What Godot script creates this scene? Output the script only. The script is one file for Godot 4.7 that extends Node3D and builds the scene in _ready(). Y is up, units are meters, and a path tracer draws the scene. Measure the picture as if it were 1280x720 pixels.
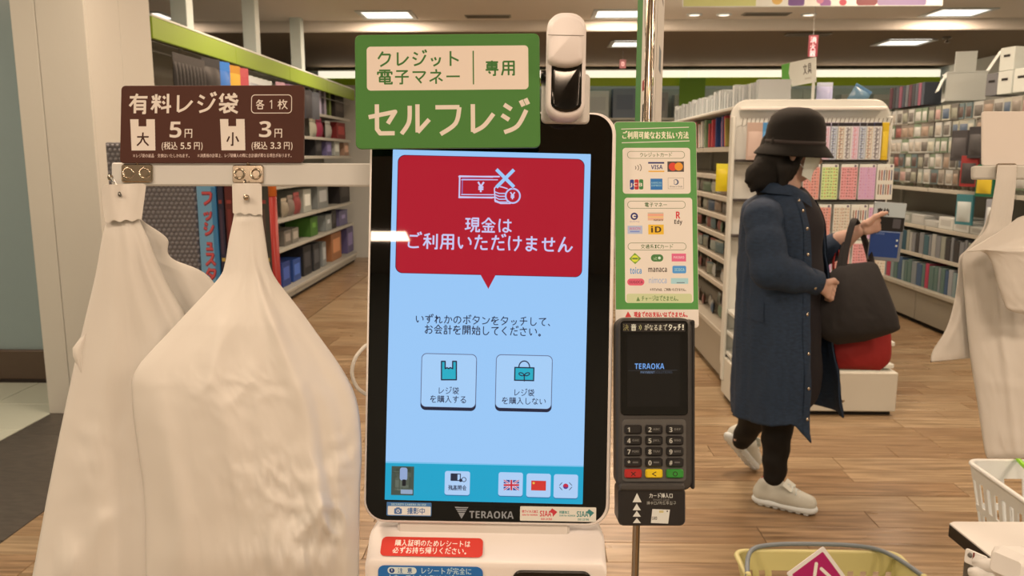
extends Node3D
# A variety store seen past a self-checkout machine. Metres, y up; the aisles run along -z.
# Positions read from the photograph: a pixel gives a direction, the floor, a wall or a plane at a known distance gives the depth.

const F := 1000.0                       # focal length in pixels of the 1280 x 720 frame
const EYE := Vector3(0, 1.5, 0)
const CEIL := 2.99
const CEIL_FAR := 2.87
const LAMP := Color(1.0, 0.865, 0.735)  # warm white of the ceiling panels

var cam_basis := Basis.from_euler(Vector3(deg_to_rad(-9.4), deg_to_rad(1.43), 0))
var M := {}
var rng := RandomNumberGenerator.new()
var names := {}

func _ready():
	rng.seed = 4711
	# camera
	var cam := Camera3D.new()
	cam.name = "camera"
	cam.transform = Transform3D(cam_basis, EYE)
	cam.fov = rad_to_deg(2.0 * atan(360.0 / F))
	cam.near = 0.05
	cam.far = 60.0
	# a small phone lens focused on the machine: what lies far behind is slightly soft
	var lens := CameraAttributesPhysical.new()
	lens.frustum_focal_length = 12.0 * F / 360.0
	lens.frustum_near = 0.05
	lens.frustum_far = 60.0
	lens.frustum_focus_distance = 0.87
	lens.exposure_aperture = 18.0
	cam.attributes = lens
	add_child(cam)
	cam.current = true
	# environment: a closed room, so the sky outside is plain and dim
	var we := WorldEnvironment.new()
	we.name = "environment"
	var env := Environment.new()
	env.background_mode = Environment.BG_COLOR
	env.background_color = Color(0.05, 0.05, 0.05)
	env.tonemap_mode = Environment.TONE_MAPPER_LINEAR
	env.tonemap_exposure = 1.0
	env.sdfgi_enabled = true
	env.ssao_enabled = true
	env.ssil_enabled = true
	we.environment = env
	add_child(we)
	# ceiling panels: x, z of each lit square; those above and behind the camera light the counter and show in its glass
	var spots := [[-1.56, -8.9], [0.93, -8.9], [4.47, -8.9], [4.55, -10.3], [1.25, -10.35], [-4.2, -8.9], [2.75, -7.4], [2.75, -5.2],
		[-1.56, -6.4], [0.93, -6.4], [-1.56, -3.8], [0.93, -3.8], [3.5, -3.8], [-4.2, -3.8], [-1.4, -1.2], [2.4, -1.2],
		[-1.8, 0.9], [0.2, 0.9], [2.2, 0.9], [-1.2, 2.6], [1.6, 2.6], [-1.1, 5.9], [2.4, 5.9]]
	for s in spots:
		ceiling_panel(Vector3(s[0], CEIL_FAR if s[1] < -9.6 else CEIL, s[1]), 1.0)
	build_setting()
	build_left_aisle()
	build_back_wall()
	build_gondola()
	build_right_wall()
	build_kiosk()
	build_bag_rack()
	build_right_counter()
	build_person()

# ---------------------------------------------------------------- photograph to place
func ray(px: float, py: float) -> Vector3:
	return cam_basis * Vector3((px - 640.0) / F, (360.0 - py) / F, -1.0)
func wz(px: float, py: float, z: float) -> Vector3:       # on the upright plane z
	var d := ray(px, py)
	return EYE + d * ((z - EYE.z) / d.z)
func wx(px: float, py: float, x: float) -> Vector3:       # on the upright plane x
	var d := ray(px, py)
	return EYE + d * ((x - EYE.x) / d.x)
func wy(px: float, py: float, y := 0.0) -> Vector3:       # on the level plane y
	var d := ray(px, py)
	return EYE + d * ((y - EYE.y) / d.y)

# ---------------------------------------------------------------- naming
func numbered(called: String) -> String:
	var n: int = names.get(called, 0)
	names[called] = n + 1
	return called if n == 0 else "%s_%03d" % [called, n]
func tag(o: Node, label: String, category := "", group := "", kind := ""):
	o.set_meta("label", label)
	if category: o.set_meta("category", category)
	if group: o.set_meta("group", group)
	if kind: o.set_meta("kind", kind)
	return o
func thing(called: String, label: String, category: String, at := Vector3.ZERO, turn := 0.0, group := "") -> Node3D:
	var o := Node3D.new()
	o.name = numbered(called)
	add_child(o)
	o.position = at
	o.rotation.y = turn
	tag(o, label, category, group)
	return o
func obj(called: String, st: SurfaceTool, m: Material, parent: Node = null) -> MeshInstance3D:
	st.generate_normals()
	return inst(called, st.commit(), m, parent)
func inst(called: String, me: Mesh, m: Material, parent: Node = null) -> MeshInstance3D:
	var o := MeshInstance3D.new()
	o.name = numbered(called) if parent == null else called
	o.mesh = me
	o.material_override = m
	(self if parent == null else parent).add_child(o, true)
	return o
func struct(called: String, st: SurfaceTool, m: Material, label: String, parent: Node = null) -> MeshInstance3D:
	var o := obj(called, st, m, parent)
	o.set_meta("kind", "structure")
	o.set_meta("label", label)
	return o
func copy(o: Node3D, at: Vector3, turn := 0.0, label := "") -> Node3D:
	var c: Node3D = o.duplicate()
	var base: String = str(o.name).rstrip("0123456789").rstrip("_")
	c.name = numbered(base)
	add_child(c)
	c.position = at
	c.rotation.y = turn
	if label: c.set_meta("label", label)
	return c

# ---------------------------------------------------------------- materials
func mat(key: String, c: Color, rough := 0.6, metal := 0.0, spec := 0.5) -> StandardMaterial3D:
	if M.has(key): return M[key]
	var m := StandardMaterial3D.new()
	m.resource_name = key
	m.albedo_color = c
	m.roughness = rough
	m.metallic = metal
	m.metallic_specular = spec
	M[key] = m
	return m
func hue(r: int, g: int, b: int) -> Color:                # own colour of a thing photographed as r, g, b under the warm lamps
	var c := Color8(r, g, b).srgb_to_linear()
	var w := Color8(236, 206, 178).srgb_to_linear()
	return Color(minf(0.9, c.r / w.r * 0.82), minf(0.9, c.g / w.g * 0.82), minf(0.9, c.b / w.b * 0.82)).linear_to_srgb()
func hm(r: int, g: int, b: int, rough := 0.6, spec := 0.5) -> StandardMaterial3D:
	return mat("hue_%d_%d_%d_%d" % [r, g, b, int(rough * 100)], hue(r, g, b), rough, 0.0, spec)
func tex_mat(key: String, img: Image, rough := 0.5, spec := 0.5) -> StandardMaterial3D:
	var m := mat(key, Color.WHITE, rough, 0.0, spec)
	m.albedo_texture = ImageTexture.create_from_image(img)
	return m

# ---------------------------------------------------------------- shapes
func new_st(flat := true) -> SurfaceTool:
	var st := SurfaceTool.new()
	st.begin(Mesh.PRIMITIVE_TRIANGLES)
	st.set_smooth_group(-1 if flat else 0)
	return st
func tri(st: SurfaceTool, a: Vector3, b: Vector3, c: Vector3):
	st.add_vertex(a); st.add_vertex(b); st.add_vertex(c)
func quad(st: SurfaceTool, a: Vector3, b: Vector3, c: Vector3, d: Vector3):   # clockwise seen from the front
	tri(st, a, b, c); tri(st, a, c, d)
func box(st: SurfaceTool, c: Vector3, s: Vector3, xf := Transform3D()):
	var h := s / 2.0
	var p := []
	for i in 8:
		p.append(xf * (c + Vector3(h.x if i & 1 else -h.x, h.y if i & 2 else -h.y, h.z if i & 4 else -h.z)))
	quad(st, p[4], p[6], p[7], p[5]); quad(st, p[1], p[3], p[2], p[0])
	quad(st, p[0], p[2], p[6], p[4]); quad(st, p[5], p[7], p[3], p[1])
	quad(st, p[2], p[3], p[7], p[6]); quad(st, p[4], p[5], p[1], p[0])
func box2(st: SurfaceTool, a: Vector3, b: Vector3, xf := Transform3D()):
	box(st, (a + b) / 2.0, (b - a).abs(), xf)
func cbox(st: SurfaceTool, c: Vector3, s: Vector3, r := 0.004, xf := Transform3D()):   # box with chamfered upright and level edges
	r = minf(r, minf(s.x, minf(s.y, s.z)) * 0.45)
	var h := s / 2.0
	var pts := rrect(s.x, s.y, r * 1.5, 2)
	var ins := rrect(s.x - 2 * r, s.y - 2 * r, r * 0.5, 2)
	rings(st, [[ins, -h.z], [pts, -h.z + r], [pts, h.z - r], [ins, h.z]], Transform3D(Basis(), c), xf)
func rings(st: SurfaceTool, list: Array, local: Transform3D, xf := Transform3D(), capped := true):   # polygons of one vertex count stacked along z
	var t := xf * local
	for k in list.size() - 1:
		var a: PackedVector2Array = list[k][0]
		var b: PackedVector2Array = list[k + 1][0]
		var n := a.size()
		for i in n:
			var j := (i + 1) % n
			quad(st, t * Vector3(a[i].x, a[i].y, list[k][1]), t * Vector3(b[i].x, b[i].y, list[k + 1][1]), t * Vector3(b[j].x, b[j].y, list[k + 1][1]), t * Vector3(a[j].x, a[j].y, list[k][1]))
	if capped:
		face(st, list[0][0], list[0][1], t, true)
		face(st, list[-1][0], list[-1][1], t, false)
func face(st: SurfaceTool, poly: PackedVector2Array, z: float, t: Transform3D, back := false):
	var idx := Geometry2D.triangulate_polygon(poly)
	for i in range(0, idx.size(), 3):
		var a := t * Vector3(poly[idx[i]].x, poly[idx[i]].y, z)
		var b := t * Vector3(poly[idx[i + 1]].x, poly[idx[i + 1]].y, z)
		var c := t * Vector3(poly[idx[i + 2]].x, poly[idx[i + 2]].y, z)
		var ccw := (poly[idx[i + 1]] - poly[idx[i]]).cross(poly[idx[i + 2]] - poly[idx[i]]) > 0
		if ccw == back: tri(st, a, b, c)
		else: tri(st, a, c, b)
func rrect(w: float, h: float, r: float, n := 4) -> PackedVector2Array:       # rounded rectangle about the origin, counter-clockwise
	var out := PackedVector2Array()
	r = minf(r, minf(w, h) / 2.0)
	for q in 4:
		var c := Vector2((w / 2 - r) * (1 if q == 0 or q == 3 else -1), (h / 2 - r) * (1 if q < 2 else -1))
		for i in n + 1:
			var a := PI / 2 * (q + float(i) / n)
			out.append(c + Vector2(cos(a), sin(a)) * r)
	return out
func inset(p: PackedVector2Array, d: float) -> PackedVector2Array:
	var out := PackedVector2Array()
	var n := p.size()
	for i in n:
		var e1 := (p[i] - p[(i + n - 1) % n]).normalized()
		var e2 := (p[(i + 1) % n] - p[i]).normalized()
		var nn := (Vector2(-e1.y, e1.x) + Vector2(-e2.y, e2.x)).normalized()
		out.append(p[i] + nn * d / maxf(0.4, nn.dot(Vector2(-e1.y, e1.x))))
	return out
func prism(st: SurfaceTool, p: PackedVector2Array, z0: float, z1: float, bevel := 0.0, xf := Transform3D()):
	if bevel > 0:
		var q := inset(p, bevel)
		rings(st, [[q, z0], [p, z0 + bevel], [p, z1 - bevel], [q, z1]], Transform3D(), xf)
	else:
		rings(st, [[p, z0], [p, z1]], Transform3D(), xf)
func printed(p: PackedVector2Array, z: float, t := Transform3D()) -> SurfaceTool:       # a flat face with texture coordinates over its own rectangle
	var st := new_st()
	var lo := p[0]
	var hi := p[0]
	for q in p:
		lo = lo.min(q); hi = hi.max(q)
	var idx := Geometry2D.triangulate_polygon(p)
	for i in range(0, idx.size(), 3):
		var k := [idx[i], idx[i + 1], idx[i + 2]]
		if (p[k[1]] - p[k[0]]).cross(p[k[2]] - p[k[0]]) > 0: k = [k[0], k[2], k[1]]
		for j in k:
			st.set_uv(Vector2((p[j].x - lo.x) / (hi.x - lo.x), (hi.y - p[j].y) / (hi.y - lo.y)))
			st.add_vertex(t * Vector3(p[j].x, p[j].y, z))
	return st
func tube(st: SurfaceTool, pts: Array, r, sides := 8, caps := true, flat := 1.0):
	var ringp := []
	var up := Vector3.UP
	for i in pts.size():
		var d: Vector3 = (pts[mini(i + 1, pts.size() - 1)] - pts[maxi(i - 1, 0)]).normalized()
		if i == 0: up = Vector3.UP if absf(d.y) < 0.9 else Vector3.RIGHT
		var s := d.cross(up).normalized()
		up = s.cross(d).normalized()
		var rr: float = r[i] if r is Array else r
		var ring := []
		for k in sides:
			var a := TAU * k / sides
			ring.append(pts[i] + s * cos(a) * rr + up * sin(a) * rr * flat)
		ringp.append(ring)
	for i in ringp.size() - 1:
		for k in sides:
			var j := (k + 1) % sides
			quad(st, ringp[i][k], ringp[i][j], ringp[i + 1][j], ringp[i + 1][k])
	if caps:
		for k in range(1, sides - 1):
			tri(st, ringp[0][0], ringp[0][k + 1], ringp[0][k])
			tri(st, ringp[-1][0], ringp[-1][k], ringp[-1][k + 1])
func lathe(st: SurfaceTool, prof: Array, seg := 20, xf := Transform3D(), sx := 1.0, sz := 1.0):      # profile of (radius, height), bottom to top
	for i in prof.size() - 1:
		for k in seg:
			var a := TAU * k / seg
			var b := TAU * (k + 1) / seg
			var p: Vector2 = prof[i]
			var q: Vector2 = prof[i + 1]
			var v := [xf * Vector3(cos(a) * p.x * sx, p.y, sin(a) * p.x * sz), xf * Vector3(cos(a) * q.x * sx, q.y, sin(a) * q.x * sz), xf * Vector3(cos(b) * q.x * sx, q.y, sin(b) * q.x * sz), xf * Vector3(cos(b) * p.x * sx, p.y, sin(b) * p.x * sz)]
			if p.x > 1e-6: tri(st, v[0], v[2], v[3])
			if q.x > 1e-6: tri(st, v[0], v[1], v[2])
func smooth_line(pts: Array, n := 6) -> Array:            # Catmull-Rom through points (Vector2 or Vector3)
	var out := []
	for i in pts.size() - 1:
		var p0 = pts[maxi(i - 1, 0)]
		var p1 = pts[i]
		var p2 = pts[i + 1]
		var p3 = pts[mini(i + 2, pts.size() - 1)]
		for k in n:
			out.append(p1.cubic_interpolate(p2, p0, p3, float(k) / n))
	out.append(pts[-1])
	return out
func sheet(st: SurfaceTool, nu: int, nv: int, f: Callable, closed_u := false, uv := false):
	var g := []
	for j in nv + 1:
		var row := []
		for i in nu + 1:
			row.append(f.call(float(i) / nu, float(j) / nv))
		g.append(row)
	for j in nv:
		for i in nu:
			for c in [[0, 0], [1, 0], [1, 1], [0, 0], [1, 1], [0, 1]]:
				if uv: st.set_uv(Vector2(float(i + c[0]) / nu, float(j + c[1]) / nv))
				st.add_vertex(g[j + c[1]][i + c[0]])
func curve_at(pts: Array, t: float):                      # value of a smooth line at 0..1
	var x := clampf(t, 0, 1) * (pts.size() - 1)
	var i := mini(int(x), pts.size() - 2)
	var k := x - i
	var p0 = pts[maxi(i - 1, 0)]
	var p3 = pts[mini(i + 2, pts.size() - 1)]
	if pts[i] is float: return cubic_interpolate(pts[i], pts[i + 1], p0, p3, k)
	return pts[i].cubic_interpolate(pts[i + 1], p0, p3, k)

# ---------------------------------------------------------------- rounded bodies: tapered capsules joined smoothly, meshed as surface nets
func body_mesh(st: SurfaceTool, bones: Array, cell: float, k: float, warp = null):
	# a bone is [a, b, radius a, radius b] and may add a squeeze: [unit axis, factor] (2 makes it half as thick along the axis)
	var lo := Vector3.INF
	var hi := -Vector3.INF
	for b in bones:
		var r := Vector3.ONE * (maxf(b[2], b[3]) + cell * 2.0 + k * 0.3)
		lo = lo.min((b[0] - r).min(b[1] - r)); hi = hi.max((b[0] + r).max(b[1] + r))
	var n := Vector3i(((hi - lo) / cell).ceil()) + Vector3i(2, 2, 2)
	var field := PackedFloat32Array()
	field.resize(n.x * n.y * n.z)
	field.fill(1.0)
	for b in bones:
		var a: Vector3 = b[0]
		var ab: Vector3 = b[1] - a
		var ra: float = b[2]
		var rb: float = b[3]
		var len2 := maxf(ab.length_squared(), 1e-9)
		var sq: bool = b.size() > 4
		var ax: Vector3 = b[4][0] if sq else Vector3.ZERO
		var fac: float = b[4][1] - 1.0 if sq else 0.0
		var r := Vector3.ONE * (maxf(ra, rb) + cell * 2.0 + k)
		var i0 := Vector3i(((a - r).min(b[1] - r) - lo) / cell).max(Vector3i.ZERO)
		var i1 := (Vector3i(((a + r).max(b[1] + r) - lo) / cell) + Vector3i.ONE).min(n - Vector3i.ONE)
		for z in range(i0.z, i1.z + 1):
			for y in range(i0.y, i1.y + 1):
				var at := (z * n.y + y) * n.x
				for x in range(i0.x, i1.x + 1):
					var p := lo + Vector3(x, y, z) * cell - a
					var t := clampf(p.dot(ab) / len2, 0.0, 1.0)
					var q := p - ab * t
					if sq: q += ax * (q.dot(ax) * fac)
					var d := q.length() - (ra + (rb - ra) * t)
					var o := field[at + x]
					if o >= 0.99: field[at + x] = d
					else:
						var h := maxf(k - absf(o - d), 0.0) / k
						field[at + x] = minf(o, d) - h * h * k * 0.25
	var ids := {}
	var verts := PackedVector3Array()
	var step := [1, n.x, n.x * n.y]
	for z in n.z - 1:
		for y in n.y - 1:
			var at0 := (z * n.y + y) * n.x
			for x in n.x - 1:
				var at := at0 + x
				var v := [field[at], field[at + 1], field[at + n.x], field[at + n.x + 1], field[at + step[2]], field[at + step[2] + 1], field[at + step[2] + n.x], field[at + step[2] + n.x + 1]]
				var neg := 0
				for q in 8:
					if v[q] < 0: neg += 1
				if neg == 0 or neg == 8: continue
				var s := Vector3.ZERO
				var c := 0
				for e in [[0, 1], [2, 3], [4, 5], [6, 7], [0, 2], [1, 3], [4, 6], [5, 7], [0, 4], [1, 5], [2, 6], [3, 7]]:
					var f0: float = v[e[0]]
					var f1: float = v[e[1]]
					if (f0 < 0) != (f1 < 0):
						var t := f0 / (f0 - f1)
						var c0 := Vector3(e[0] & 1, (e[0] >> 1) & 1, e[0] >> 2)
						var c1 := Vector3(e[1] & 1, (e[1] >> 1) & 1, e[1] >> 2)
						s += c0.lerp(c1, t)
						c += 1
				ids[at] = verts.size()
				var w := lo + (Vector3(x, y, z) + s / c) * cell
				verts.append(warp.call(w) if warp != null else w)
	for at in ids:
		for axis in 3:
			var f0 := field[at]
			var f1 := field[at + step[axis]]
			if (f0 < 0) == (f1 < 0): continue
			var u: int = step[(axis + 1) % 3]
			var w: int = step[(axis + 2) % 3]
			if not (ids.has(at - u) and ids.has(at - w) and ids.has(at - u - w)): continue
			var a: Vector3 = verts[ids[at]]
			var b: Vector3 = verts[ids[at - u]]
			var c: Vector3 = verts[ids[at - u - w]]
			var d: Vector3 = verts[ids[at - w]]
			if f0 < 0: quad(st, a, d, c, b)
			else: quad(st, a, b, c, d)

# ---------------------------------------------------------------- lettering: pen strokes of each character on a square of 10 by 10, x to the right, y down; ~ marks a curved stroke
const WATER := "1,0.8 2.4,1.9;0.5,3.6 1.9,4.6;0.7,9.3 2.6,6;"
const HAND := "0.4,2.8 3.7,2.8;2.1,0.3 2.1,9.4 0.9,9.2;0.4,6.3 3.8,5.2;"
const ROOF := "5,0.3 3,2.8 0.6,4.3;5,0.3 7,2.8 9.4,4.3;"
const SPEECH := "1.5,0.8 4,0.8;0.5,2.4 4.8,2.4;1.2,4 4.2,4;1.2,5.5 4.2,5.5;1.2,7 4.2,7 4.2,9.4 1.2,9.4 1.2,7;"
const WALK := "1,0.8 2.3,2;0.4,4 2.2,4 2.2,7.6 0.6,9.3;2.2,7.6 4,9.2 9.7,9.2;"
const VOICED := ";7.4,0 8.3,1.7;8.9,-0.5 9.8,1.2"
const GLYPHS := {
	"ク": "4,0.5 1,5;3.3,2.3 8.5,2.3;~8.5,2.3 7,6.5 2.3,9.6", "レ": "2.5,1 2.5,9;~2.5,9 6,7.3 9.2,3.8", "シ": "2,1.2 4.4,2.6;1.2,4.2 3.6,5.6;~2,9.2 6.3,7.4 9.2,2.8",
	"ツ": "1.2,2.6 2.3,5.2;4.2,1.8 5.2,4.4;~9,2 7.5,6.6 3,9.4", "ト": "3.5,0.5 3.5,9.7;3.5,4 8.5,6.5", "マ": "1,2 9,2;~9,2 7.5,4.5 5,6.8;3,4.8 6.5,9.2",
	"ネ": "5,0.2 5.3,1.9;1.5,2.5 8,2.5;8,2.5 5.5,5.5 1,8;5,5.5 5,9.8;6.5,6 9,7.8", "ー": "0.8,5 9.2,5", "セ": "0.6,4.5 9.2,3 6.8,6.4;3.3,0.8 3.3,8 4.3,9.2 9,9.2",
	"ル": "~3.3,1.3 3,6 0.6,9.4;5.8,0.9 5.8,9;5.8,9 9.6,5.3", "フ": "1,1.8 8.8,1.8;~8.8,1.8 7.5,6.5 2.6,9.6", "ホ": "1,3 9,3;5,0.5 5,9.2 3.6,9;3,5 1.2,8;7,5 8.8,8",
	"タ": "4,0.5 1,5;3.3,2 8.5,2;~8.5,2 7,6.3 2,9.7;3,4.8 6.8,7", "ン": "1.3,2 4.5,3.8;~1.3,9.1 6.5,7.5 9.4,2.8", "チ": "7.8,0.7 2,2.2;0.8,4.8 9.2,4.8;~5,2 5,6.5 2.3,9.7",
	"カ": "1,3 8.8,3 8.2,9 6.3,9;~4.7,0.5 4.4,5.5 1,9.5", "ヤ": "1,4 8.8,2.5 6.5,5.5;3.3,1 5,9.5", "ユ": "1.8,2.5 7,2.5 6.3,8.2;0.8,8.2 9.2,8.2", "コ": "1.5,1.8 8.2,1.8 8.2,9;1.3,8.5 8.2,8.5",
	"ス": "1.5,1.5 7.8,1.5;~7.8,1.5 5.5,5.5 1,9.2;5.5,5.8 9,9.2", "イ": "~8,0.8 5.5,4 1,6;5.3,4 5.3,9.8", "ウ": "5,0.2 5,2.2;1.5,4.8 1.5,2.3 8.6,2.3;~8.6,2.3 7.8,6 4,9.6",
	"は": "~1.8,0.8 1.3,5 1.8,9.5;3.8,3 9.3,3;~7,0.8 7,8 5.5,9.2 3.9,8 5.5,6.8 9.3,8.8", "こ": "2.3,2 7.6,2;~2,5.8 2,8.3 4.5,9 8.3,8.7", "い": "~1.5,2 1.6,6 3,8.7 4,7;~7.5,2.3 9,4.5 9,6.5",
	"た": "1,2.8 5.8,2.5;~3.8,0.5 3,4 1.3,9.3;5.3,4.8 9,4.6;~5,7 5.6,9 9.2,9", "け": "~1.8,0.8 1.3,5 1.8,9.5;3.8,3.3 9.5,3.3;~7.3,0.6 7.3,6 5,9.7",
	"ま": "1.5,2.5 8.5,2.5;1.8,5 8.3,5;~5,0.5 5,8 3.2,9.3 1.8,8 3.5,7 8.5,9", "せ": "0.8,4 9.3,3.5;7.2,1 7.1,6 6,6.2;~3,1.3 3,7.5 4.5,9 8.5,9", "ん": "~4.8,0.6 1,9.3 3.8,5.6 5.3,6 5.6,8.8 7.3,9 9.5,6.3",
	"す": "0.8,2.5 9.2,2.5;~5.6,0.5 5.6,5 4.2,6.3 3,5 4.2,3.8 5.6,5 5.3,7.8 3.3,9.7", "れ": "2.7,0.7 2.7,9.6;~1,3.2 4,2.8 1,7.8;~2.7,5.5 5.8,2.8 6.8,4 6.5,8 7.5,9 9.6,7.5",
	"か": "~1,3.3 5.5,3 6.3,4.5 5.5,8.8 4,8.8;~3.7,0.8 3.2,5 1.2,9.2;~7.8,2.8 9,4.5 9.5,6.2", "の": "~5.2,1.8 4.5,6 2.8,8.3 1.2,6.5 2,3.5 5,1.8 8,2.8 9,5.5 7.8,8 5.8,9.2",
	"を": "1.3,2 8,2;~4.3,0.5 1,6 4,4.3 5.2,5.3 5.2,7.3;~9,3.8 4.5,6 3.5,8.3 5,9.5 8.5,9.3", "し": "~2.8,0.8 2.8,7.5 4.5,9.3 7,8.8 9,6.3", "て": "1,2 9,1.5;~9,1.5 5.5,4 4.8,7 6,8.8 8,9.2",
	"お": "0.8,2.8 5.8,2.8;~3.2,0.6 3.2,8.8 1.2,7.8 3,5.8 7,5 8.7,7 7.3,9 5.5,9.3;7,1.5 9.3,3.3", "く": "7,0.7 2.5,5 7.3,9.5", "さ": "1,3.3 9,2.5;~4.5,0.7 6,3.8 7.5,6.2;~2.3,6 2.5,8.5 5,9.3 7.5,9.1",
	"る": "2,1.5 7.5,1.3 1.5,7;~1.5,7 5,4.8 8.5,6.3 7.5,9 4.5,9.3 3.5,8.2 5,7.3 6.3,8.8", "な": "1,2.5 5.5,2.5;~3.8,0.7 1.2,6.5;7,1.8 9.3,3.5;~6.5,3.5 6.5,8 5,9.2 3.6,8.2 5,7 9,9",
	"め": "~2.2,1.5 3,5 4.5,8;~6.3,0.8 5,6 2.5,9 1.2,7 3,3.8 6,2.6 8.8,4.5 8.3,8 5.8,9.5", "に": "~1.8,0.8 1.3,5 1.8,9.5;4.5,2.5 9,2.5;~4.3,6.2 4.5,8.6 9.3,8.6", "つ": "~0.8,3.2 6,2 9,4 8.3,7 4,9",
	"ら": "3.5,0.6 6.3,2;~2.3,2.8 2,7 6,4.8 8.3,6.5 7,9 3.5,9.6", "り": "~2.5,1 2.3,5 3,6;~7.3,0.7 7.5,5 6.5,8 4,9.8", "ち": "1,2.5 8.5,2.2;~4.2,0.6 2.3,6 5.5,4.8 8.3,6 7.8,8.3 3.3,9.6",
	"き": "1.3,2.6 8.2,2;1,5 8.7,4.4;~4.3,0.6 5.8,3.8 7.5,6.5;~2.2,6.5 2.5,8.6 5,9.4 7.6,9.2", "ね": "2.7,0.7 2.7,9.6;~1,3.2 4,2.8 1,7.8;~2.7,5.5 6,2.8 8.5,4 8.5,7.5 7,9.2 5.8,8.2 7,7 9.5,9",
	"あ": "1,2.5 8.3,2.2;~4,0.6 3.8,5 4.6,8.8;~6.8,3.8 5.3,7.5 2.5,9 1.2,7.3 3,5.2 6.5,4.8 9,6.5 8.3,8.5 6,9.6", "、": "1,7.5 2.8,9.5", "。": "~1,8.5 2,7.5 3,8.5 2,9.5 1,8.5", "・": "4.6,5 5.4,5", "※": "2,2 8,8;8,2 2,8;4.8,1 5.2,1;4.8,9 5.2,9;1,5 1.4,5;8.6,5 9,5",
	"有": "0.8,2 9.2,2;4.3,0.3 3.3,3 0.8,6.3;3.3,9.8 3.3,4 8,4 8,9.6 6.8,9.6;3.3,5.9 8,5.9;3.3,7.7 8,7.7", "料": "0.5,4.3 5,4.3;2.7,0.5 2.7,9.8;1,1.3 1.7,3.3;4.5,1.3 3.8,3.3;2.5,4.8 0.5,8;3,4.8 4.8,7;6,1.5 7,2.7;5.7,4 6.8,5.2;5,7.4 9.8,6.4;8.3,0.3 8.3,9.8",
	"袋": "2.8,0.3 1,3;2,2 2,4.5;3.5,2.3 9.3,1.6;5,0.3 6,3 9,4.4 9.4,3.2;7.3,0.3 8.5,1.1;0.7,5.5 9.3,5.5;5,4.6 5,5.5 3.5,7 0.8,8.3;3.3,7 3.3,9.3 6,8.6;5,5.8 6.3,8 9.5,9.6;8,6.5 6.5,7.6",
	"各": "4,0.3 1,4;3.5,1.5 7.5,1.5 4.5,4.5 0.8,6;3.3,2.5 6,4.5 9.3,5.8;2.7,6.3 7.5,6.3 7.5,9.3 2.7,9.3 2.7,6.3", "枚": "0.5,2.8 4.5,2.8;2.5,0.3 2.5,9.8;2.5,3.5 0.6,7;2.7,4 4.3,5.8;6,0.3 4.8,3.7;5.3,2.3 9.6,2.3;8.5,2.5 7,6.5 4.3,9.6;5.7,3.5 7,6.8 9.7,9.5",
	"円": "1.3,9.8 1.3,1.2 8.7,1.2 8.7,9.6 7.6,9.6;5,1.2 5,5.2;1.3,5.2 8.7,5.2", "大": "0.7,3.5 9.3,3.5;5,0.4 4.8,4 3.5,7 0.8,9.6;5.1,4 6.5,7 9.3,9.6", "小": "5,0.4 5,9.4 3.6,9.4;2.5,3.3 0.8,7;7.4,3.3 9.3,7",
	"税": "4.2,0.6 0.8,1.6;0.4,3.5 4.6,3.5;2.5,1.3 2.5,9.8;2.4,4 0.5,7.3;2.6,4.5 4.3,6.3;5.8,0.4 6.5,1.8;9,0.4 8.2,1.8;5.5,2.5 9,2.5 9,5.2 5.5,5.2 5.5,2.5;6.5,5.3 6.2,7.5 4.7,9.6;7.8,5.3 7.8,9 9.7,9 9.7,7.5",
	"込": WALK + "4.7,1 6,1 5.8,4 3.6,7.3;6,1.8 7,5 9.5,7.3", "電": "1.5,0.7 8.5,0.7;0.7,3.5 0.7,2 9.3,2 9.3,3.5;5,0.7 5,4.2;2.3,2.9 4,2.9;2.3,4 4,4;6,2.9 7.8,2.9;6,4 7.8,4;1.8,5 8.2,5 8.2,8 1.8,8 1.8,5;1.8,6.5 8.2,6.5;5,5 5,9.4 9.4,9.4 9.4,8.2",
	"子": "1.5,1.2 8.3,1.2 5.2,3.6 5.2,9.4 3.5,9.4;0.7,5 9.3,5", "専": "1,1.3 9,1.3;5,0.3 5,5.7;2,2.5 8,2.5 8,5 2,5 2,2.5;2,3.7 8,3.7;0.8,6.2 9.2,6.2;7,5.5 7,9.5 5.5,9.5;2.8,7.2 4,8.5", "用": "1.8,1 1.8,6 0.8,9.7;1.8,1 8.7,1 8.7,9.4 7.5,9.4;1.8,3.7 8.7,3.7;1.8,6.3 8.7,6.3;5.2,1 5.2,9.7",
	"現": "0.6,1.2 4,1.2;0.8,4.3 3.8,4.3;2.3,1.2 2.3,7.6;0.4,8 4.2,7;5,0.8 9,0.8 9,5.8 5,5.8 5,0.8;5,2.4 9,2.4;5,4.1 9,4.1;6,6 5.6,8 4.2,9.7;7.7,6 7.7,9.3 9.7,9.3 9.7,7.8", "金": ROOF + "3,4.2 7,4.2;1.3,6 8.7,6;5,4.2 5,9.3;2.6,7 3.3,8.5;7.5,7 6.7,8.5;0.7,9.4 9.3,9.4",
	"利": "4.5,0.6 1,1.6;0.5,3.6 5.5,3.6;3,1.3 3,9.8;2.9,4 0.5,7.8;3.2,4.7 5.3,7;6.8,1.5 6.8,7;9,0.5 9,9.4 7.6,9.4", "会": ROOF + "3,4 7,4;1,5.9 9,5.9;4.3,6 2.6,8.9 8,8.6;6.7,7.2 8.8,9.7", "計": SPEECH + "5.3,4 9.8,4;7.5,0.5 7.5,9.8",
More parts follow.
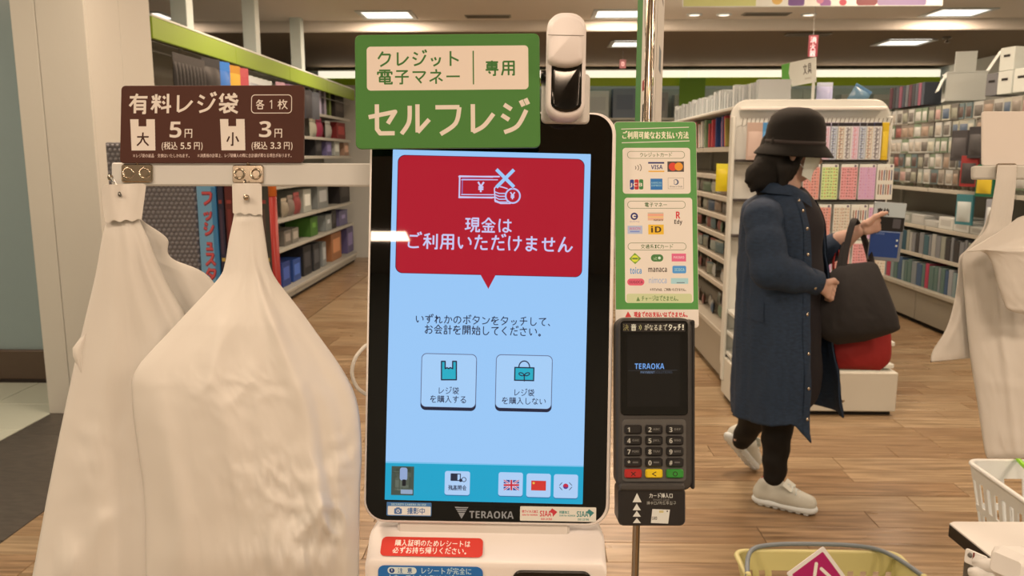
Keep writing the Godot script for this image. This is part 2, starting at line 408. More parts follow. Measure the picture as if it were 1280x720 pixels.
	"開": "1,9.8 1,0.8 4.2,0.8 4.2,3.8 1,3.8;1,2.3 4.2,2.3;9,9.6 9,0.8 5.8,0.8 5.8,3.8 9,3.8;5.8,2.3 9,2.3;2.7,5.2 7.3,5.2;2.3,7 7.7,7;4,5.2 3.8,7.5 2.5,9.5;6.2,5.2 6.2,9.5", "始": "2,0.5 1.2,5.5 4,9.2;0.4,3 4.5,3;4,3 3.3,6.5 0.7,9.5;7,0.5 5.5,4 9.2,3.6;8,1.8 9.6,4.5;5.6,5.7 9.2,5.7 9.2,9.4 5.6,9.4 5.6,5.7",
	"購": "1,1 3.5,1 3.5,6.8 1,6.8 1,1;1,2.9 3.5,2.9;1,4.8 3.5,4.8;1.4,7.2 0.4,9.4;3,7.2 4,9;4.6,1.5 9.7,1.5;4.8,3 9.5,3;6,0.4 6,4.4;8.2,0.4 8.2,4.4;4.4,4.4 9.8,4.4;5.1,9.8 5.1,5.4 9.1,5.4 9.1,9.7;7.1,4.4 7.1,8;5.1,6.7 9.1,6.7;4.4,8.1 9.8,8.1",
	"入": "3,1 5,1 5,3 3.5,7 0.8,9.6;5,3 6.5,6.8 9.4,9.6", "残": "0.5,1 4.8,1;2.2,1 1.6,4 0.5,6;1.8,3.4 4.3,3.4 3.5,7 0.8,9.6;1.5,5 2.8,6.5;5.3,2.5 9.3,1.9;5.3,4.2 9.3,3.6;5,6.2 9.5,5.3;6.5,0.4 7,5 8.5,8.8 9.7,9.3 9.7,7.5;9,6.5 5,9.3",
	"高": "5,0.2 5,1.4;0.7,1.6 9.3,1.6;3,2.8 7,2.8 7,4.5 3,4.5 3,2.8;1,9.8 1,5.7 9,5.7 9,9.7;3.2,7 6.8,7 6.8,9 3.2,9 3.2,7", "照": "0.9,0.8 3.9,0.8 3.9,6.3 0.9,6.3 0.9,0.8;0.9,3.4 3.9,3.4;5,0.9 9.2,0.9 8.8,3 7.5,3;7,1 5,3.3;5.2,4 9,4 9,6.5 5.2,6.5 5.2,4;1.5,7.8 0.7,9.5;3.7,7.8 4.1,9.3;6,7.8 6.5,9.3;8.4,7.8 9.3,9.4",
	"撮": HAND + "4.7,0.6 8.8,0.6 8.8,3.2 4.7,3.2 4.7,0.6;4.7,1.9 8.8,1.9;3.9,4.3 9.7,4.3;4.7,4.3 4.7,9;6.4,4.3 6.4,9.8;4.7,6 6.4,6;3.9,9 6.8,8.2;7,5.3 9.2,5.3 7,9.6;7.2,6 9.7,9.6", "影": "1,0.6 5,0.6 5,3.2 1,3.2 1,0.6;1,1.9 5,1.9;0.4,4.2 5.8,4.2;1.2,5.2 4.8,5.2 4.8,7 1.2,7 1.2,5.2;3,7 3,9.7;1.6,7.8 0.6,9.2;4.4,7.8 5.4,9.2;9,0.5 6.5,2.8;9.3,3.4 6.5,5.9;9.7,6.3 6.2,9.7",
	"中": "1,2.3 9,2.3 9,6.6 1,6.6 1,2.3;5,0.3 5,9.8", "証": SPEECH + "5.5,1.2 9.7,1.2;7.8,1.2 7.8,9.2;7.8,4.8 9.5,4.8;6.2,4 6.2,9.2;5,9.3 9.9,9.3", "明": "0.9,1.3 4,1.3 4,7.5 0.9,7.5 0.9,1.3;0.9,4.3 4,4.3;5.5,1 5.5,6.5 4.5,9.7;5.5,1 9.2,1 9.2,9.5 8,9.5;5.5,3.6 9.2,3.6;5.5,6.1 9.2,6.1",
	"必": "3,2.8 3,8 4,9 8,9 8,7.3;1.3,4.5 0.5,7.5;4.5,1 6,2.8;8,1.3 5.5,6 1,9.5;8.2,4 9.5,6.5", "持": HAND + "4.6,1.8 9.3,1.8;7,0.3 7,4;4,4 9.8,4;4.3,6 9.7,6;8.2,4.7 8.2,9.5 6.8,9.5;5.2,7 6.2,8.4", "帰": "1,1 1,6;3,0.3 3,6 0.8,9.7;4.5,0.8 9,0.8 9,4 4.5,4;4.8,2.4 9,2.4;4.2,6.5 4.2,5.3 9.6,5.3 9.6,6.5;5,9 5,6.8 8.8,6.8 8.8,9 8,9;6.9,5.3 6.9,9.9",
	"注": WATER + "5.8,0.4 7,1.6;3.6,2.6 9.6,2.6;4,5.8 9.2,5.8;3.3,9.3 9.8,9.3;6.6,2.6 6.6,9.3", "意": "5,0.2 5,1.2;1.3,1.3 8.7,1.3;3.2,1.8 3.7,2.8;6.8,1.8 6.2,2.8;0.6,3.1 9.4,3.1;2.2,4 7.8,4 7.8,6.7 2.2,6.7 2.2,4;2.2,5.3 7.8,5.3;1.3,7.6 0.6,9.2;3,7.5 3,9.4 7,9.4 7,8.5;4.8,7.1 5.5,8.2;8,7.5 9.3,9.2",
	"完": "5,0.2 5,1.5;0.9,3.4 0.9,1.6 9.1,1.6 9.1,3.4;2.6,3.9 7.4,3.9;0.7,5.9 9.3,5.9;3.8,6 3.3,8 0.8,9.7;6,6 6,9.2 9.4,9.2 9.4,7.8", "全": ROOF + "2.5,4.3 7.5,4.3;2,6.7 8,6.7;0.8,9.3 9.2,9.3;5,4.3 5,9.3", "止": "5,0.4 5,9;5,4 9,4;2,3.3 2,9;0.6,9.2 9.4,9.2",
	"取": "0.5,1 5.4,1;1.4,1 1.4,8;4.4,1 4.4,9.8;1.4,3.2 4.4,3.2;1.4,5.4 4.4,5.4;0.4,8.3 5.2,7.3;5.6,1.8 9.2,1.8 8,6 5.2,9.6;6,3 7.3,6.5 9.7,9.5", "可": "0.6,1.4 9.4,1.4;7.8,1.4 7.8,9.4 6,9.4;2,3.6 5.5,3.6 5.5,7 2,7 2,3.6",
	"能": "2.6,0.5 1,3.3 4.6,3;3.7,1.6 5,3.8;1.2,9.8 1.2,4.7 4.6,4.7 4.6,9.6;1.2,6.3 4.6,6.3;1.2,7.9 4.6,7.9;6.3,0.5 6.3,4.2 9.3,4.2 9.3,3.2;9,1.2 6.3,2.5;6.3,5.2 6.3,9.2 9.3,9.2 9.3,8.2;9,6 6.3,7.4", "支": "0.8,2 9.2,2;5,0.3 5,4.2;1.5,4.2 7.8,4.2 5.5,7.3 0.8,9.6;2.8,4.8 5.5,7.8 9.3,9.6",
	"払": HAND + "6.8,0.6 4.8,8.8 8.9,8.3;7.8,5.5 9.6,9.6", "方": "5,0.2 5,2;0.7,2.2 9.3,2.2;4,2.2 3.6,6 1,9.7;3.8,4.7 8,4.7 7.6,9.3 5.8,9.3", "法": WATER + "4,2.4 9.3,2.4;6.6,0.4 6.6,4.8;3.3,4.8 9.8,4.8;6,4.9 4.2,8.9 8.8,8.5;7.8,6.8 9.5,9.6",
	"交": "5,0.2 5,1.6;0.7,1.9 9.3,1.9;3.3,2.8 1.3,5;6.7,2.8 8.8,5;7,4.5 5,7.5 1,9.7;3,4.6 5.3,7.6 9.2,9.7", "通": WALK + "4,0.8 8.7,0.8 6.5,2.2;4,8 4,2.8 9,2.8 9,7.8 8,7.8;4,4.4 9,4.4;4,6 9,6;6.5,2.8 6.5,8", "系": "8,0.5 2,1.2;4.6,1.3 2,3.3 5,4;7.5,2 2.3,6.2 8.5,5.8;7,4.6 9,6.8;5.2,6 5.2,9.8;2.8,7.3 1,9.4;7.2,7.3 9,9.4",
	"決": WATER + "4,2.6 8.6,2.6 8.6,5.2;3.3,5.3 9.8,5.3;6.4,0.4 6.4,5 3.3,9.6;6.6,5.5 9.7,9.6", "音": "5,0.2 5,1.4;1.2,1.5 8.8,1.5;3.2,2.2 3.8,3.6;6.8,2.2 6.2,3.6;0.6,4.1 9.4,4.1;2.2,5.3 7.8,5.3 7.8,9.6 2.2,9.6 2.2,5.3;2.2,7.4 7.8,7.4",
	"挿": HAND + "9,0.7 4.6,1.3;4.2,2.9 9.8,2.9;4.9,4.3 9.2,4.3 9.2,7.4 4.9,7.4 4.9,4.3;4.9,5.8 9.2,5.8;7,1 7,9.8", "口": "1.5,1.8 8.5,1.8 8.5,9 1.5,9 1.5,1.8", "文": "5,0.2 5,2;0.7,2.4 9.3,2.4;7.6,2.5 5.5,7 0.9,9.7;2.4,2.5 4.8,7 9.2,9.7",
	"具": "2.3,0.7 7.7,0.7 7.7,6.2 2.3,6.2 2.3,0.7;2.3,2.5 7.7,2.5;2.3,4.3 7.7,4.3;0.6,7.4 9.4,7.4;3.3,7.9 1,9.7;6.7,7.9 9,9.7", "消": WATER + "6.7,0.4 6.7,3.4;4.3,1 5.2,2.8;9.2,1 8.2,2.8;4.3,9.8 4.3,3.6 9.2,3.6 9.2,9.6 8.2,9.6;4.3,5.5 9.2,5.5;4.3,7.4 9.2,7.4",
	"火": "5,0.4 4.8,4.5 3.3,7.5 0.8,9.7;5.1,4.5 6.8,7.5 9.3,9.7;2,3 1.2,5.5;8.3,2.6 6.8,4.8", "器": "1.2,0.7 4,0.7 4,3 1.2,3 1.2,0.7;6,0.7 8.8,0.7 8.8,3 6,3 6,0.7;0.6,4.8 9.4,4.8;5,3.3 4.4,5 0.8,6.8;5.5,5 9.3,6.8;1.2,7 4,7 4,9.5 1.2,9.5 1.2,7;6,7 8.8,7 8.8,9.5 6,9.5 6,7",
	"爽": "0.7,2 9.3,2;5,0.3 4.8,5 0.8,9.7;5.2,5 9.2,9.7;1.3,3 3.7,5;3.7,3 1.3,5;6.3,3 8.7,5;8.7,3 6.3,5;1.3,5.5 3.3,7.5;3.3,5.5 1.3,7.5;6.7,7.5 8.7,5.5;6.7,5.5 8.7,7.5", "快": "2,0.3 2,9.8;0.9,2.5 0.4,5;2.7,2.3 3.4,4;4.3,2.6 8.8,2.6 8.8,5.2;3.8,5.3 9.8,5.3;6.6,0.4 6.6,5 3.8,9.6;6.8,5.5 9.7,9.6",
	"抗": HAND + "7,0.4 7,1.8;4.3,2.2 9.8,2.2;5.6,3.8 5.5,7 4.3,9.7;5.6,3.8 8.4,3.8 8.4,9.3 9.8,9.3 9.8,8", "菌": "0.6,1.4 9.4,1.4;3.2,0.4 3.2,2.4;6.8,0.4 6.8,2.4;1.3,3.2 8.7,3.2 8.7,9.7 1.3,9.7 1.3,3.2;2.5,5.2 7.5,5.2;5,4.2 5,9;4.8,5.5 2.6,8;5.2,5.5 7.4,8", "加": "0.6,2.6 5,2.6 4.6,9 3.3,9;2.7,0.4 2.5,5 0.6,9.6;6.2,2 9.2,2 9.2,9 6.2,9 6.2,2", "工": "1.2,1.5 8.8,1.5;5,1.5 5,9;0.6,9 9.4,9",
	"返": WALK + "4,1.3 9.3,1.3;4.5,1.3 4.4,5 3.3,7.8;4.5,3.4 8.4,3.4 6.5,6.5 4.2,8;5.3,4.2 9.3,8", "品": "3,0.7 7,0.7 7,4 3,4 3,0.7;1,5.7 4.2,5.7 4.2,9.4 1,9.4 1,5.7;5.8,5.7 9,5.7 9,9.4 5.8,9.4 5.8,5.7", "換": HAND + "6,0.4 4.5,2.4;5.5,1.2 8,1.2 7,2.6;4.7,6 4.7,2.8 9.3,2.8 9.3,6;4,6.3 9.9,6.3;7,2.8 6.6,6.5 4,9.7;7.2,6.5 9.8,9.7",
	"費": "2,0.8 7.8,0.8 7.8,2.2 2,2.2 2,3.6 8.5,3.6;4,0.3 3.8,3 2,4.6;6,0.3 6,4.4;2.3,5 7.7,5 7.7,8.2 2.3,8.2 2.3,5;2.3,6.6 7.7,6.6;3.4,8.4 1,9.8;6.6,8.4 9,9.8", "算": "2.2,0.3 0.8,2;2,1 4.6,1;6.3,0.3 5,2;6,1 9.3,1;2.3,2.5 7.7,2.5 7.7,6.3 2.3,6.3 2.3,2.5;2.3,4.4 7.7,4.4;0.6,7.5 9.4,7.5;3.4,6.3 3,9.6;6.7,6.3 6.7,9.8", "上": "4.6,0.6 4.6,9;4.6,4 8.6,4;0.7,9 9.3,9",
	"際": "1,0.8 1,9.8;1,0.8 3.4,0.8 2.2,3.6 3.4,6 2,6.8;5.5,0.4 4,3.5;5,1.2 6.8,1.2 4.2,5;7.3,1 9.2,1 7.8,3.4 9.7,5;5.3,5 8.7,5;4.2,6.5 9.7,6.5;7,6.5 7,9.8;5.5,7.5 4.4,9;8.4,7.5 9.6,9", "合": ROOF + "3,4.2 7,4.2;2.3,6 7.7,6 7.7,9.5 2.3,9.5 2.3,6", "額": "0.6,1.3 5,1.3;2.8,0.3 2.8,1.3;2.2,3 4.2,3 0.6,6.5;2,4 5,6.3;1.5,6.8 4.2,6.8 4.2,9.4 1.5,9.4 1.5,6.8;5.3,0.8 9.8,0.8;6,2.2 9.2,2.2 9.2,7.5 6,7.5 6,2.2;6,4 9.2,4;6,5.7 9.2,5.7;6.8,7.8 5.4,9.7;8.4,7.8 9.8,9.7",
	"異": "2,0.6 8,0.6 8,4 2,4 2,0.6;2,2.3 8,2.3;5,0.6 5,4;1.3,5.6 8.7,5.6;3.4,4.4 3.4,7.6;6.6,4.4 6.6,7.6;0.6,7.6 9.4,7.6;3.3,8 1,9.8;6.7,8 9,9.8", "場": "0.4,3.4 3.8,3.4;2.1,0.6 2.1,7.8;0.4,8.3 3.9,7.2;5,0.7 9,0.7 9,3.9 5,3.9 5,0.7;5,2.3 9,2.3;4.2,5.2 9.8,5.2;5.3,6.6 9.4,6.6 8.8,9.5 7.8,9.5;7,6.7 4.8,9.4",
	"卡": "5,0.5 5,4.8;5,2.4 8.5,2.4;0.7,4.8 9.3,4.8;5,4.8 5,9.8;5.5,6 8,7.5", "카": "1,1.5 5,1.5 3.5,6 0.8,8;1,4.5 4.5,4.5;7,0.5 7,9.8;7,5 9.5,5", "드": "2,1 8,1;2,1 2,5.5 8.3,5.5;0.7,8.5 9.3,8.5", "투": "2,0.8 8,0.8;2,0.8 2,4.8 8,4.8;2,2.8 8,2.8;0.7,6.8 9.3,6.8;5,6.8 5,9.8", "입": "~2,2.5 3.5,0.8 5,2.5 3.5,4.2 2,2.5;8,0.5 8,5;2.5,5.5 2.5,9.5 8,9.5 8,5.5;2.5,7.5 8,7.5", "구": "2,1 8,1 7.5,5;0.7,6.3 9.3,6.3;5,6.3 5,9.8",
	"と": "3,1 4,4.5;~8,2.5 3,6 3,8.5 8.5,8.8", "¥": "1.5,0.8 5,4.8 8.5,0.8;5,4.8 5,9.5;2,5.2 8,5.2;2,7 8,7", "…": "1.5,7 2,7;4.8,7 5.2,7;8,7 8.5,7",
}
const VOICED_OF := {"ジ": "シ", "ボ": "ホ", "ド": "ト", "ご": "こ", "だ": "た", "ず": "す", "が": "か", "で": "て"}
const SMALL_OF := {"ッ": "ツ", "ャ": "ヤ", "ュ": "ユ", "っ": "つ"}
var glyph_cache := {}
var fonts := {}

func glyph(ch: String) -> Array:                          # strokes as lists of Vector2 on the 10 by 10 square; empty when the character is not drawn by hand
	if glyph_cache.has(ch): return glyph_cache[ch]
	var text: String = GLYPHS.get(ch, "")
	if VOICED_OF.has(ch): text = GLYPHS[VOICED_OF[ch]] + VOICED
	if SMALL_OF.has(ch): text = GLYPHS[SMALL_OF[ch]]
	var out := []
	for s in text.split(";", false):
		var pts := []
		for p in s.trim_prefix("~").split(" ", false):
			var c = p.split(",")
			var v := Vector2(float(c[0]), float(c[1]))
			if SMALL_OF.has(ch): v = Vector2(1.4, 3.0) + v * 0.7
			pts.append(v)
		out.append(smooth_line(pts, 5) if s.begins_with("~") else pts)
	glyph_cache[ch] = out
	return out

class Canvas:                                             # a print drawn in photograph pixels: centre, turn, size and pixels per photograph pixel
	var img: Image
	var c: Vector2
	var turn: float
	var s: float
	var half: Vector2
	var host
	func _init(h, centre: Vector2, size: Vector2, scale: float, turned: float, ground: Color):
		host = h; c = centre; s = scale; turn = turned; half = size / 2.0
		img = Image.create(int(size.x * s), int(size.y * s), false, Image.FORMAT_RGB8)
		img.fill(ground)
	func at(p: Vector2) -> Vector2:
		return ((p - c).rotated(-turn) + half) * s
	func put(x: int, y: int, col: Color, a: float):
		if a <= 0.0 or x < 0 or y < 0 or x >= img.get_width() or y >= img.get_height(): return
		img.set_pixel(x, y, img.get_pixel(x, y).lerp(col, minf(a * col.a, 1.0)))
	func plate(x0: float, y0: float, x1: float, y1: float, r: float, col: Color, line := 0.0):       # a rounded rectangle, filled or as an outline
		var m := at(Vector2((x0 + x1) / 2, (y0 + y1) / 2))
		var h := Vector2(x1 - x0, y1 - y0) / 2 * s
		var rr := r * s
		var lw := line * s
		for y in range(int(m.y - h.y) - 1, int(m.y + h.y) + 2):
			for x in range(int(m.x - h.x) - 1, int(m.x + h.x) + 2):
				var q := (Vector2(x + 0.5, y + 0.5) - m).abs() - h + Vector2(rr, rr)
				var d := q.max(Vector2.ZERO).length() + minf(maxf(q.x, q.y), 0.0) - rr
				if line > 0: d = absf(d + lw / 2) - lw / 2
				put(x, y, col, clampf(0.5 - d, 0, 1))
	func disc(x: float, y: float, r: float, col: Color, line := 0.0):
		plate(x - r, y - r, x + r, y + r, r, col, line)
	func poly(pts: Array, col: Color):
		var p := PackedVector2Array()
		var lo := Vector2.INF
		var hi := -Vector2.INF
		for v in pts:
			p.append(at(v)); lo = lo.min(p[-1]); hi = hi.max(p[-1])
		for y in range(int(lo.y), int(hi.y) + 1):
			for x in range(int(lo.x), int(hi.x) + 1):
				if Geometry2D.is_point_in_polygon(Vector2(x + 0.5, y + 0.5), p): put(x, y, col, 1.0)
	func pen(pts: Array, w: float, col: Color, square := false):            # a line through photograph pixels
		var q := []
		for v in pts: q.append(at(v))
		stroke(q, w * s, col, square)
	func stroke(q: Array, w: float, col: Color, square := false):
		var r := w / 2.0
		var lo := Vector2.INF
		var hi := -Vector2.INF
		for v in q:
			lo = lo.min(v); hi = hi.max(v)
		for y in range(int(lo.y - r) - 1, int(hi.y + r) + 2):
			for x in range(int(lo.x - r) - 1, int(hi.x + r) + 2):
				var p := Vector2(x + 0.5, y + 0.5)
				var best := 1e9
				for i in q.size() - 1:
					var ab: Vector2 = q[i + 1] - q[i]
					var l := maxf(ab.length(), 1e-4)
					var t: float = (p - q[i]).dot(ab) / l
					var d: float
					if square and ((i == 0 and t < 0) or (i == q.size() - 2 and t > l)):
						d = maxf((p - q[i] - ab * (t / l)).length() - r, maxf(-t, t - l))
					else:
						d = (p - q[i] - ab * (clampf(t, 0, l) / l)).length() - r
					best = minf(best, d)
				put(x, y, col, clampf(0.5 - best, 0, 1))
	func text(str_: String, x0: float, y0: float, x1: float, y1: float, col: Color, weight := 0.1, bold := true):     # fitted to a box; the weight is the pen's width in ems
		var widths := []
		var total := 0.0
		for ch in str_:
			var w := 1.0 if host.glyph(ch).size() else (0.3 if ch in " .,()" else 0.62)
			widths.append(w); total += w
		var m := at(Vector2((x0 + x1) / 2, (y0 + y1) / 2))
		var em := Vector2((x1 - x0) / total, y1 - y0) * s
		var x := m.x - (x1 - x0) * s / 2
		var y := m.y - em.y / 2
		var i := 0
		for ch in str_:
			var strokes: Array = host.glyph(ch)
			for st in strokes:
				var q := []
				for v in st: q.append(Vector2(x, y) + v * em * Vector2(0.094, 0.1))
				stroke(q, weight * em.y, col, true)
			if strokes.is_empty() and ch != " ": latin(ch, Rect2(x, y + em.y * 0.08, em.x * widths[i], em.y * 0.84), col, bold)
			x += em.x * widths[i]
			i += 1
	func word(str_: String, x0: float, y0: float, x1: float, y1: float, col: Color, bold := true):    # Latin word, capitals fill the box
		var mm := at(Vector2((x0 + x1) / 2, (y0 + y1) / 2))
		var hh := (y1 - y0) * s
		var f = host.font(bold)
		var full: float = f.get_string_size(str_, 0, -1, 64).x
		var x := mm.x - (x1 - x0) * s / 2
		for ch in str_:
			var w: float = f.get_string_size(ch, 0, -1, 64).x / full * (x1 - x0) * s
			if ch != " ": latin(ch, Rect2(x, mm.y - hh / 2, w, hh), col, bold)
			x += w
	func latin(ch: String, box: Rect2, col: Color, bold: bool):     # one character of the font: capital height fills the box
		var f: Font = host.font(bold)
		var ts := TextServerManager.get_primary_interface()
		var rid: RID = f.get_rids()[0]
		var g := ts.font_get_glyph_index(rid, 64, ch.unicode_at(0), 0)
		ts.font_render_glyph(rid, Vector2i(64, 0), g)
		var uv := ts.font_get_glyph_uv_rect(rid, Vector2i(64, 0), g)
		var off := ts.font_get_glyph_offset(rid, Vector2i(64, 0), g)
		var adv := ts.font_get_glyph_advance(rid, 64, g).x
		var im := ts.font_get_texture_image(rid, Vector2i(64, 0), ts.font_get_glyph_texture_idx(rid, Vector2i(64, 0), g))
		if im == null or uv.size.x < 1: return
		var kx := box.size.x / adv
		var ky := box.size.y / 47.0
		var x0 := box.position.x + off.x * kx
		var y0 := box.position.y + (47.0 + off.y) * ky
		for y in range(int(y0), int(y0 + uv.size.y * ky) + 1):
			for x in range(int(x0), int(x0 + uv.size.x * kx) + 1):
				var a := 0.0
				for sy in 2:
					for sx in 2:
						var u := (x + 0.25 + sx * 0.5 - x0) / kx
						var v := (y + 0.25 + sy * 0.5 - y0) / ky
						if u >= 0 and v >= 0 and u < uv.size.x and v < uv.size.y:
							a += im.get_pixel(int(uv.position.x + u), int(uv.position.y + v)).a * 0.25
				put(x, y, col, a)
func font(bold: bool) -> SystemFont:
	if not fonts.has(bold):
		var f := SystemFont.new()
		f.font_names = PackedStringArray(["Droid Sans"])
		f.font_weight = 700 if bold else 400
		fonts[bold] = f
	return fonts[bold]
func photo(r: int, g: int, b: int) -> Color:              # print colour read under the warm lamps
	return hue(r, g, b)

# ---------------------------------------------------------------- the room
func noise_tex(seed_: int, freq: float, lo: Color, hi: Color, size := 256, stretch := Vector2.ONE, octaves := 4) -> ImageTexture:
	var n := FastNoiseLite.new()
	n.seed = seed_
	n.frequency = freq
	n.fractal_octaves = octaves
	var im := Image.create(size, size, false, Image.FORMAT_RGB8)
	for y in size:
		for x in size:
			var u := float(x) / size
			var v := float(y) / size
			# blended with shifted copies so that it repeats without a seam
			var a := n.get_noise_2d(x * stretch.x, y * stretch.y)
			var b := n.get_noise_2d((x - size) * stretch.x, y * stretch.y)
			var c := n.get_noise_2d(x * stretch.x, (y - size) * stretch.y)
			var d := n.get_noise_2d((x - size) * stretch.x, (y - size) * stretch.y)
			var k := lerpf(lerpf(a, b, u), lerpf(c, d, u), v)
			im.set_pixel(x, y, lo.lerp(hi, clampf(k * 1.3 + 0.5, 0, 1)))
	return ImageTexture.create_from_image(im)
func ceiling_panel(at: Vector3, power: float):
	var t := thing("ceiling_light", "square recessed ceiling panel light with white trim, glowing white", "light", at, 0.0, "square ceiling panel lights")
	var f := new_st()
	for s in [[0, 0.235, 0.6, 0.05], [0, -0.235, 0.6, 0.05], [0.275, 0, 0.05, 0.42], [-0.275, 0, 0.05, 0.42]]:
		cbox(f, Vector3(s[0], -0.006, s[1]), Vector3(s[2], 0.012, s[3]), 0.003)
	obj("trim_frame", f, hm(200, 185, 165, 0.5), t)
	var p := new_st()
	box(p, Vector3(0, 0.004, 0), Vector3(0.498, 0.012, 0.418))
	var m := mat("lamp_panel", Color(0.9, 0.9, 0.88), 0.4)
	m.emission_enabled = true
	m.emission = Color(1.0, 0.97, 0.92)
	m.emission_energy_multiplier = 1.6
	obj("light_diffuser", p, m, t)
	var l := AreaLight3D.new()
	l.name = "panel_light"
	l.area_size = Vector2(0.48, 0.4)
	l.light_color = LAMP
	l.light_energy = 3.3 * power
	l.area_range = 25.0
	l.shadow_enabled = true
	l.position = Vector3(0, -0.012, 0)
	l.rotation.x = -PI / 2
	t.add_child(l)
func build_setting():
	var white := mat("ceiling_paint", Color(0.86, 0.85, 0.83), 0.9)
	white.heightmap_enabled = true
	white.heightmap_texture = noise_tex(5, 0.08, Color.BLACK, Color.WHITE, 128)
	white.heightmap_scale = 0.05
	white.uv1_triplanar = true
	white.uv1_world_triplanar = true
	white.uv1_scale = Vector3.ONE * 3
	var st := new_st()
	box2(st, Vector3(-6.6, CEIL, -9.3), Vector3(6.6, CEIL + 0.1, 8.1))
	cbox(st, Vector3(0, (CEIL_FAR + CEIL) / 2 + 0.02, -9.31), Vector3(13.2, CEIL - CEIL_FAR + 0.04, 0.06), 0.012)
	var ceiling := struct("ceiling", st, white, "white ceiling over the checkouts ending in a bright step")
	st = new_st(); box2(st, Vector3(-6.6, CEIL_FAR + 0.01, -13.7), Vector3(6.6, CEIL + 0.1, -9.33))
	struct("ceiling", st, hm(118, 92, 66, 0.85), "lower brown ceiling towards the back of the store")
	# walls with thickness
	var wall := hm(214, 196, 170, 0.8)
	st = new_st(); box2(st, Vector3(-6.6, 0, -13.7), Vector3(6.6, CEIL, -13.55))
	struct("wall_back", st, wall, "pale back wall of the store behind the shelves")
	st = new_st(); box2(st, Vector3(6.45, 0, -13.7), Vector3(6.6, CEIL, 8.1))
	struct("wall_right", st, wall, "pale wall on the far right side of the store")
	st = new_st(); box2(st, Vector3(-6.6, 0, -13.7), Vector3(-6.45, CEIL, 8.1))
	struct("wall_left", st, wall, "pale wall on the far left side of the store")
	st = new_st(); box2(st, Vector3(-6.6, 0, 7.95), Vector3(6.6, CEIL, 8.1))
	struct("wall_front", st, wall, "pale wall behind the checkout machines")
	# frosted glass partition left of the column, on a brown base
	var glass := mat("frosted_glass", hue(142, 142, 128), 0.22)
	st = new_st(); cbox(st, Vector3(-4.62, 1.6, -5.17), Vector3(3.6, 2.78, 0.03), 0.004)
	struct("window_1", st, glass, "frosted grey green glass partition beside the beige column")
	st = new_st(); cbox(st, Vector3(-4.62, 0.115, -5.15), Vector3(3.6, 0.2, 0.06), 0.006)
	struct("baseboard_left", st, hm(86, 62, 44, 0.45), "dark brown baseboard under the frosted glass partition")
	# the beige column, clad in four panels with open joints
	var col := mat("column_paint", hue(206, 182, 154), 0.62)
	col.heightmap_enabled = true
	col.heightmap_texture = noise_tex(9, 0.03, Color.BLACK, Color.WHITE, 128)
	col.heightmap_scale = 0.06
	col.uv1_triplanar = true
	col.uv1_scale = Vector3.ONE * 2
	var c := Node3D.new()
	c.name = numbered("column")
	add_child(c)
	c.position = Vector3(-2.64, 0, -4.85)
	tag(c, "tall beige square column clad in smooth panels with thin joints", "", "", "structure")
	st = new_st(); box2(st, Vector3(-0.17, 0, -0.36), Vector3(0.17, CEIL, 0.36)); obj("core", st, hm(120, 100, 82), c)
	for q in [[-0.2, -0.066, 0.365, 0.385], [-0.062, 0.205, 0.365, 0.385]]:
		st = new_st(); cbox(st, Vector3((q[0] + q[1]) / 2, CEIL / 2, 0.375), Vector3(q[1] - q[0], CEIL, 0.02), 0.002); obj("cladding_panel", st, col, c)
	for q in [[-0.39, 0.0], [0.004, 0.362]]:
		st = new_st(); cbox(st, Vector3(0.195, CEIL / 2, (q[0] + q[1]) / 2), Vector3(0.02, CEIL, q[1] - q[0]), 0.002); obj("cladding_panel", st, col, c)
	st = new_st(); cbox(st, Vector3(-0.19, CEIL / 2, -0.01), Vector3(0.02, CEIL, 0.74), 0.002); obj("cladding_panel", st, col, c)
	build_floor()
	# downlights and small fittings in the ceiling
	for q in [[868, 18], [905, 18], [1011, 18]]:
		var p := wy(q[0], q[1], CEIL)
		var d := thing("downlight", "small round recessed downlight glowing in the ceiling", "light", p, 0.0, "small round downlights")
		st = new_st(false); lathe(st, [Vector2(0.0, -0.002), Vector2(0.055, -0.002), Vector2(0.075, -0.014), Vector2(0.085, -0.004), Vector2(0.085, 0.002)], 16); obj("ring", st, hm(215, 200, 180), d)
		var em := mat("downlight_lamp", Color(0.9, 0.88, 0.85), 0.4)
		em.emission_enabled = true
		em.emission = Color(1, 0.95, 0.87)
		em.emission_energy_multiplier = 1.5
		st = new_st(); lathe(st, [Vector2(0.0, -0.012), Vector2(0.056, -0.01), Vector2(0.058, -0.004)], 16); obj("light_lens", st, em, d)
		var l := SpotLight3D.new()
		l.name = "down_light"; l.light_color = LAMP; l.light_energy = 1.2; l.spot_angle = 40; l.spot_range = 12.0; l.light_size = 0.05; l.shadow_enabled = true
		l.position = Vector3(0, -0.02, 0); l.rotation.x = -PI / 2
		d.add_child(l)
	for q in [[427, 33, "sprinkler"], [738, 33, "sprinkler"], [1013, 32, "sprinkler"], [1184, 51, "sprinkler"]]:
		var h: float = CEIL if q[1] < 40 else CEIL_FAR
		var p := wy(q[0], q[1] - 4, h)
		st = new_st(false); lathe(st, [Vector2(0, -0.06), Vector2(0.03, -0.058), Vector2(0.03, -0.052), Vector2(0.012, -0.05), Vector2(0.012, -0.02), Vector2(0.05, -0.012), Vector2(0.05, 0)], 12)
		var o := obj("sprinkler", st, hm(110, 92, 74, 0.4)); o.position = p
		tag(o, "small dark sprinkler head on the ceiling", "sprinkler", "ceiling sprinklers")
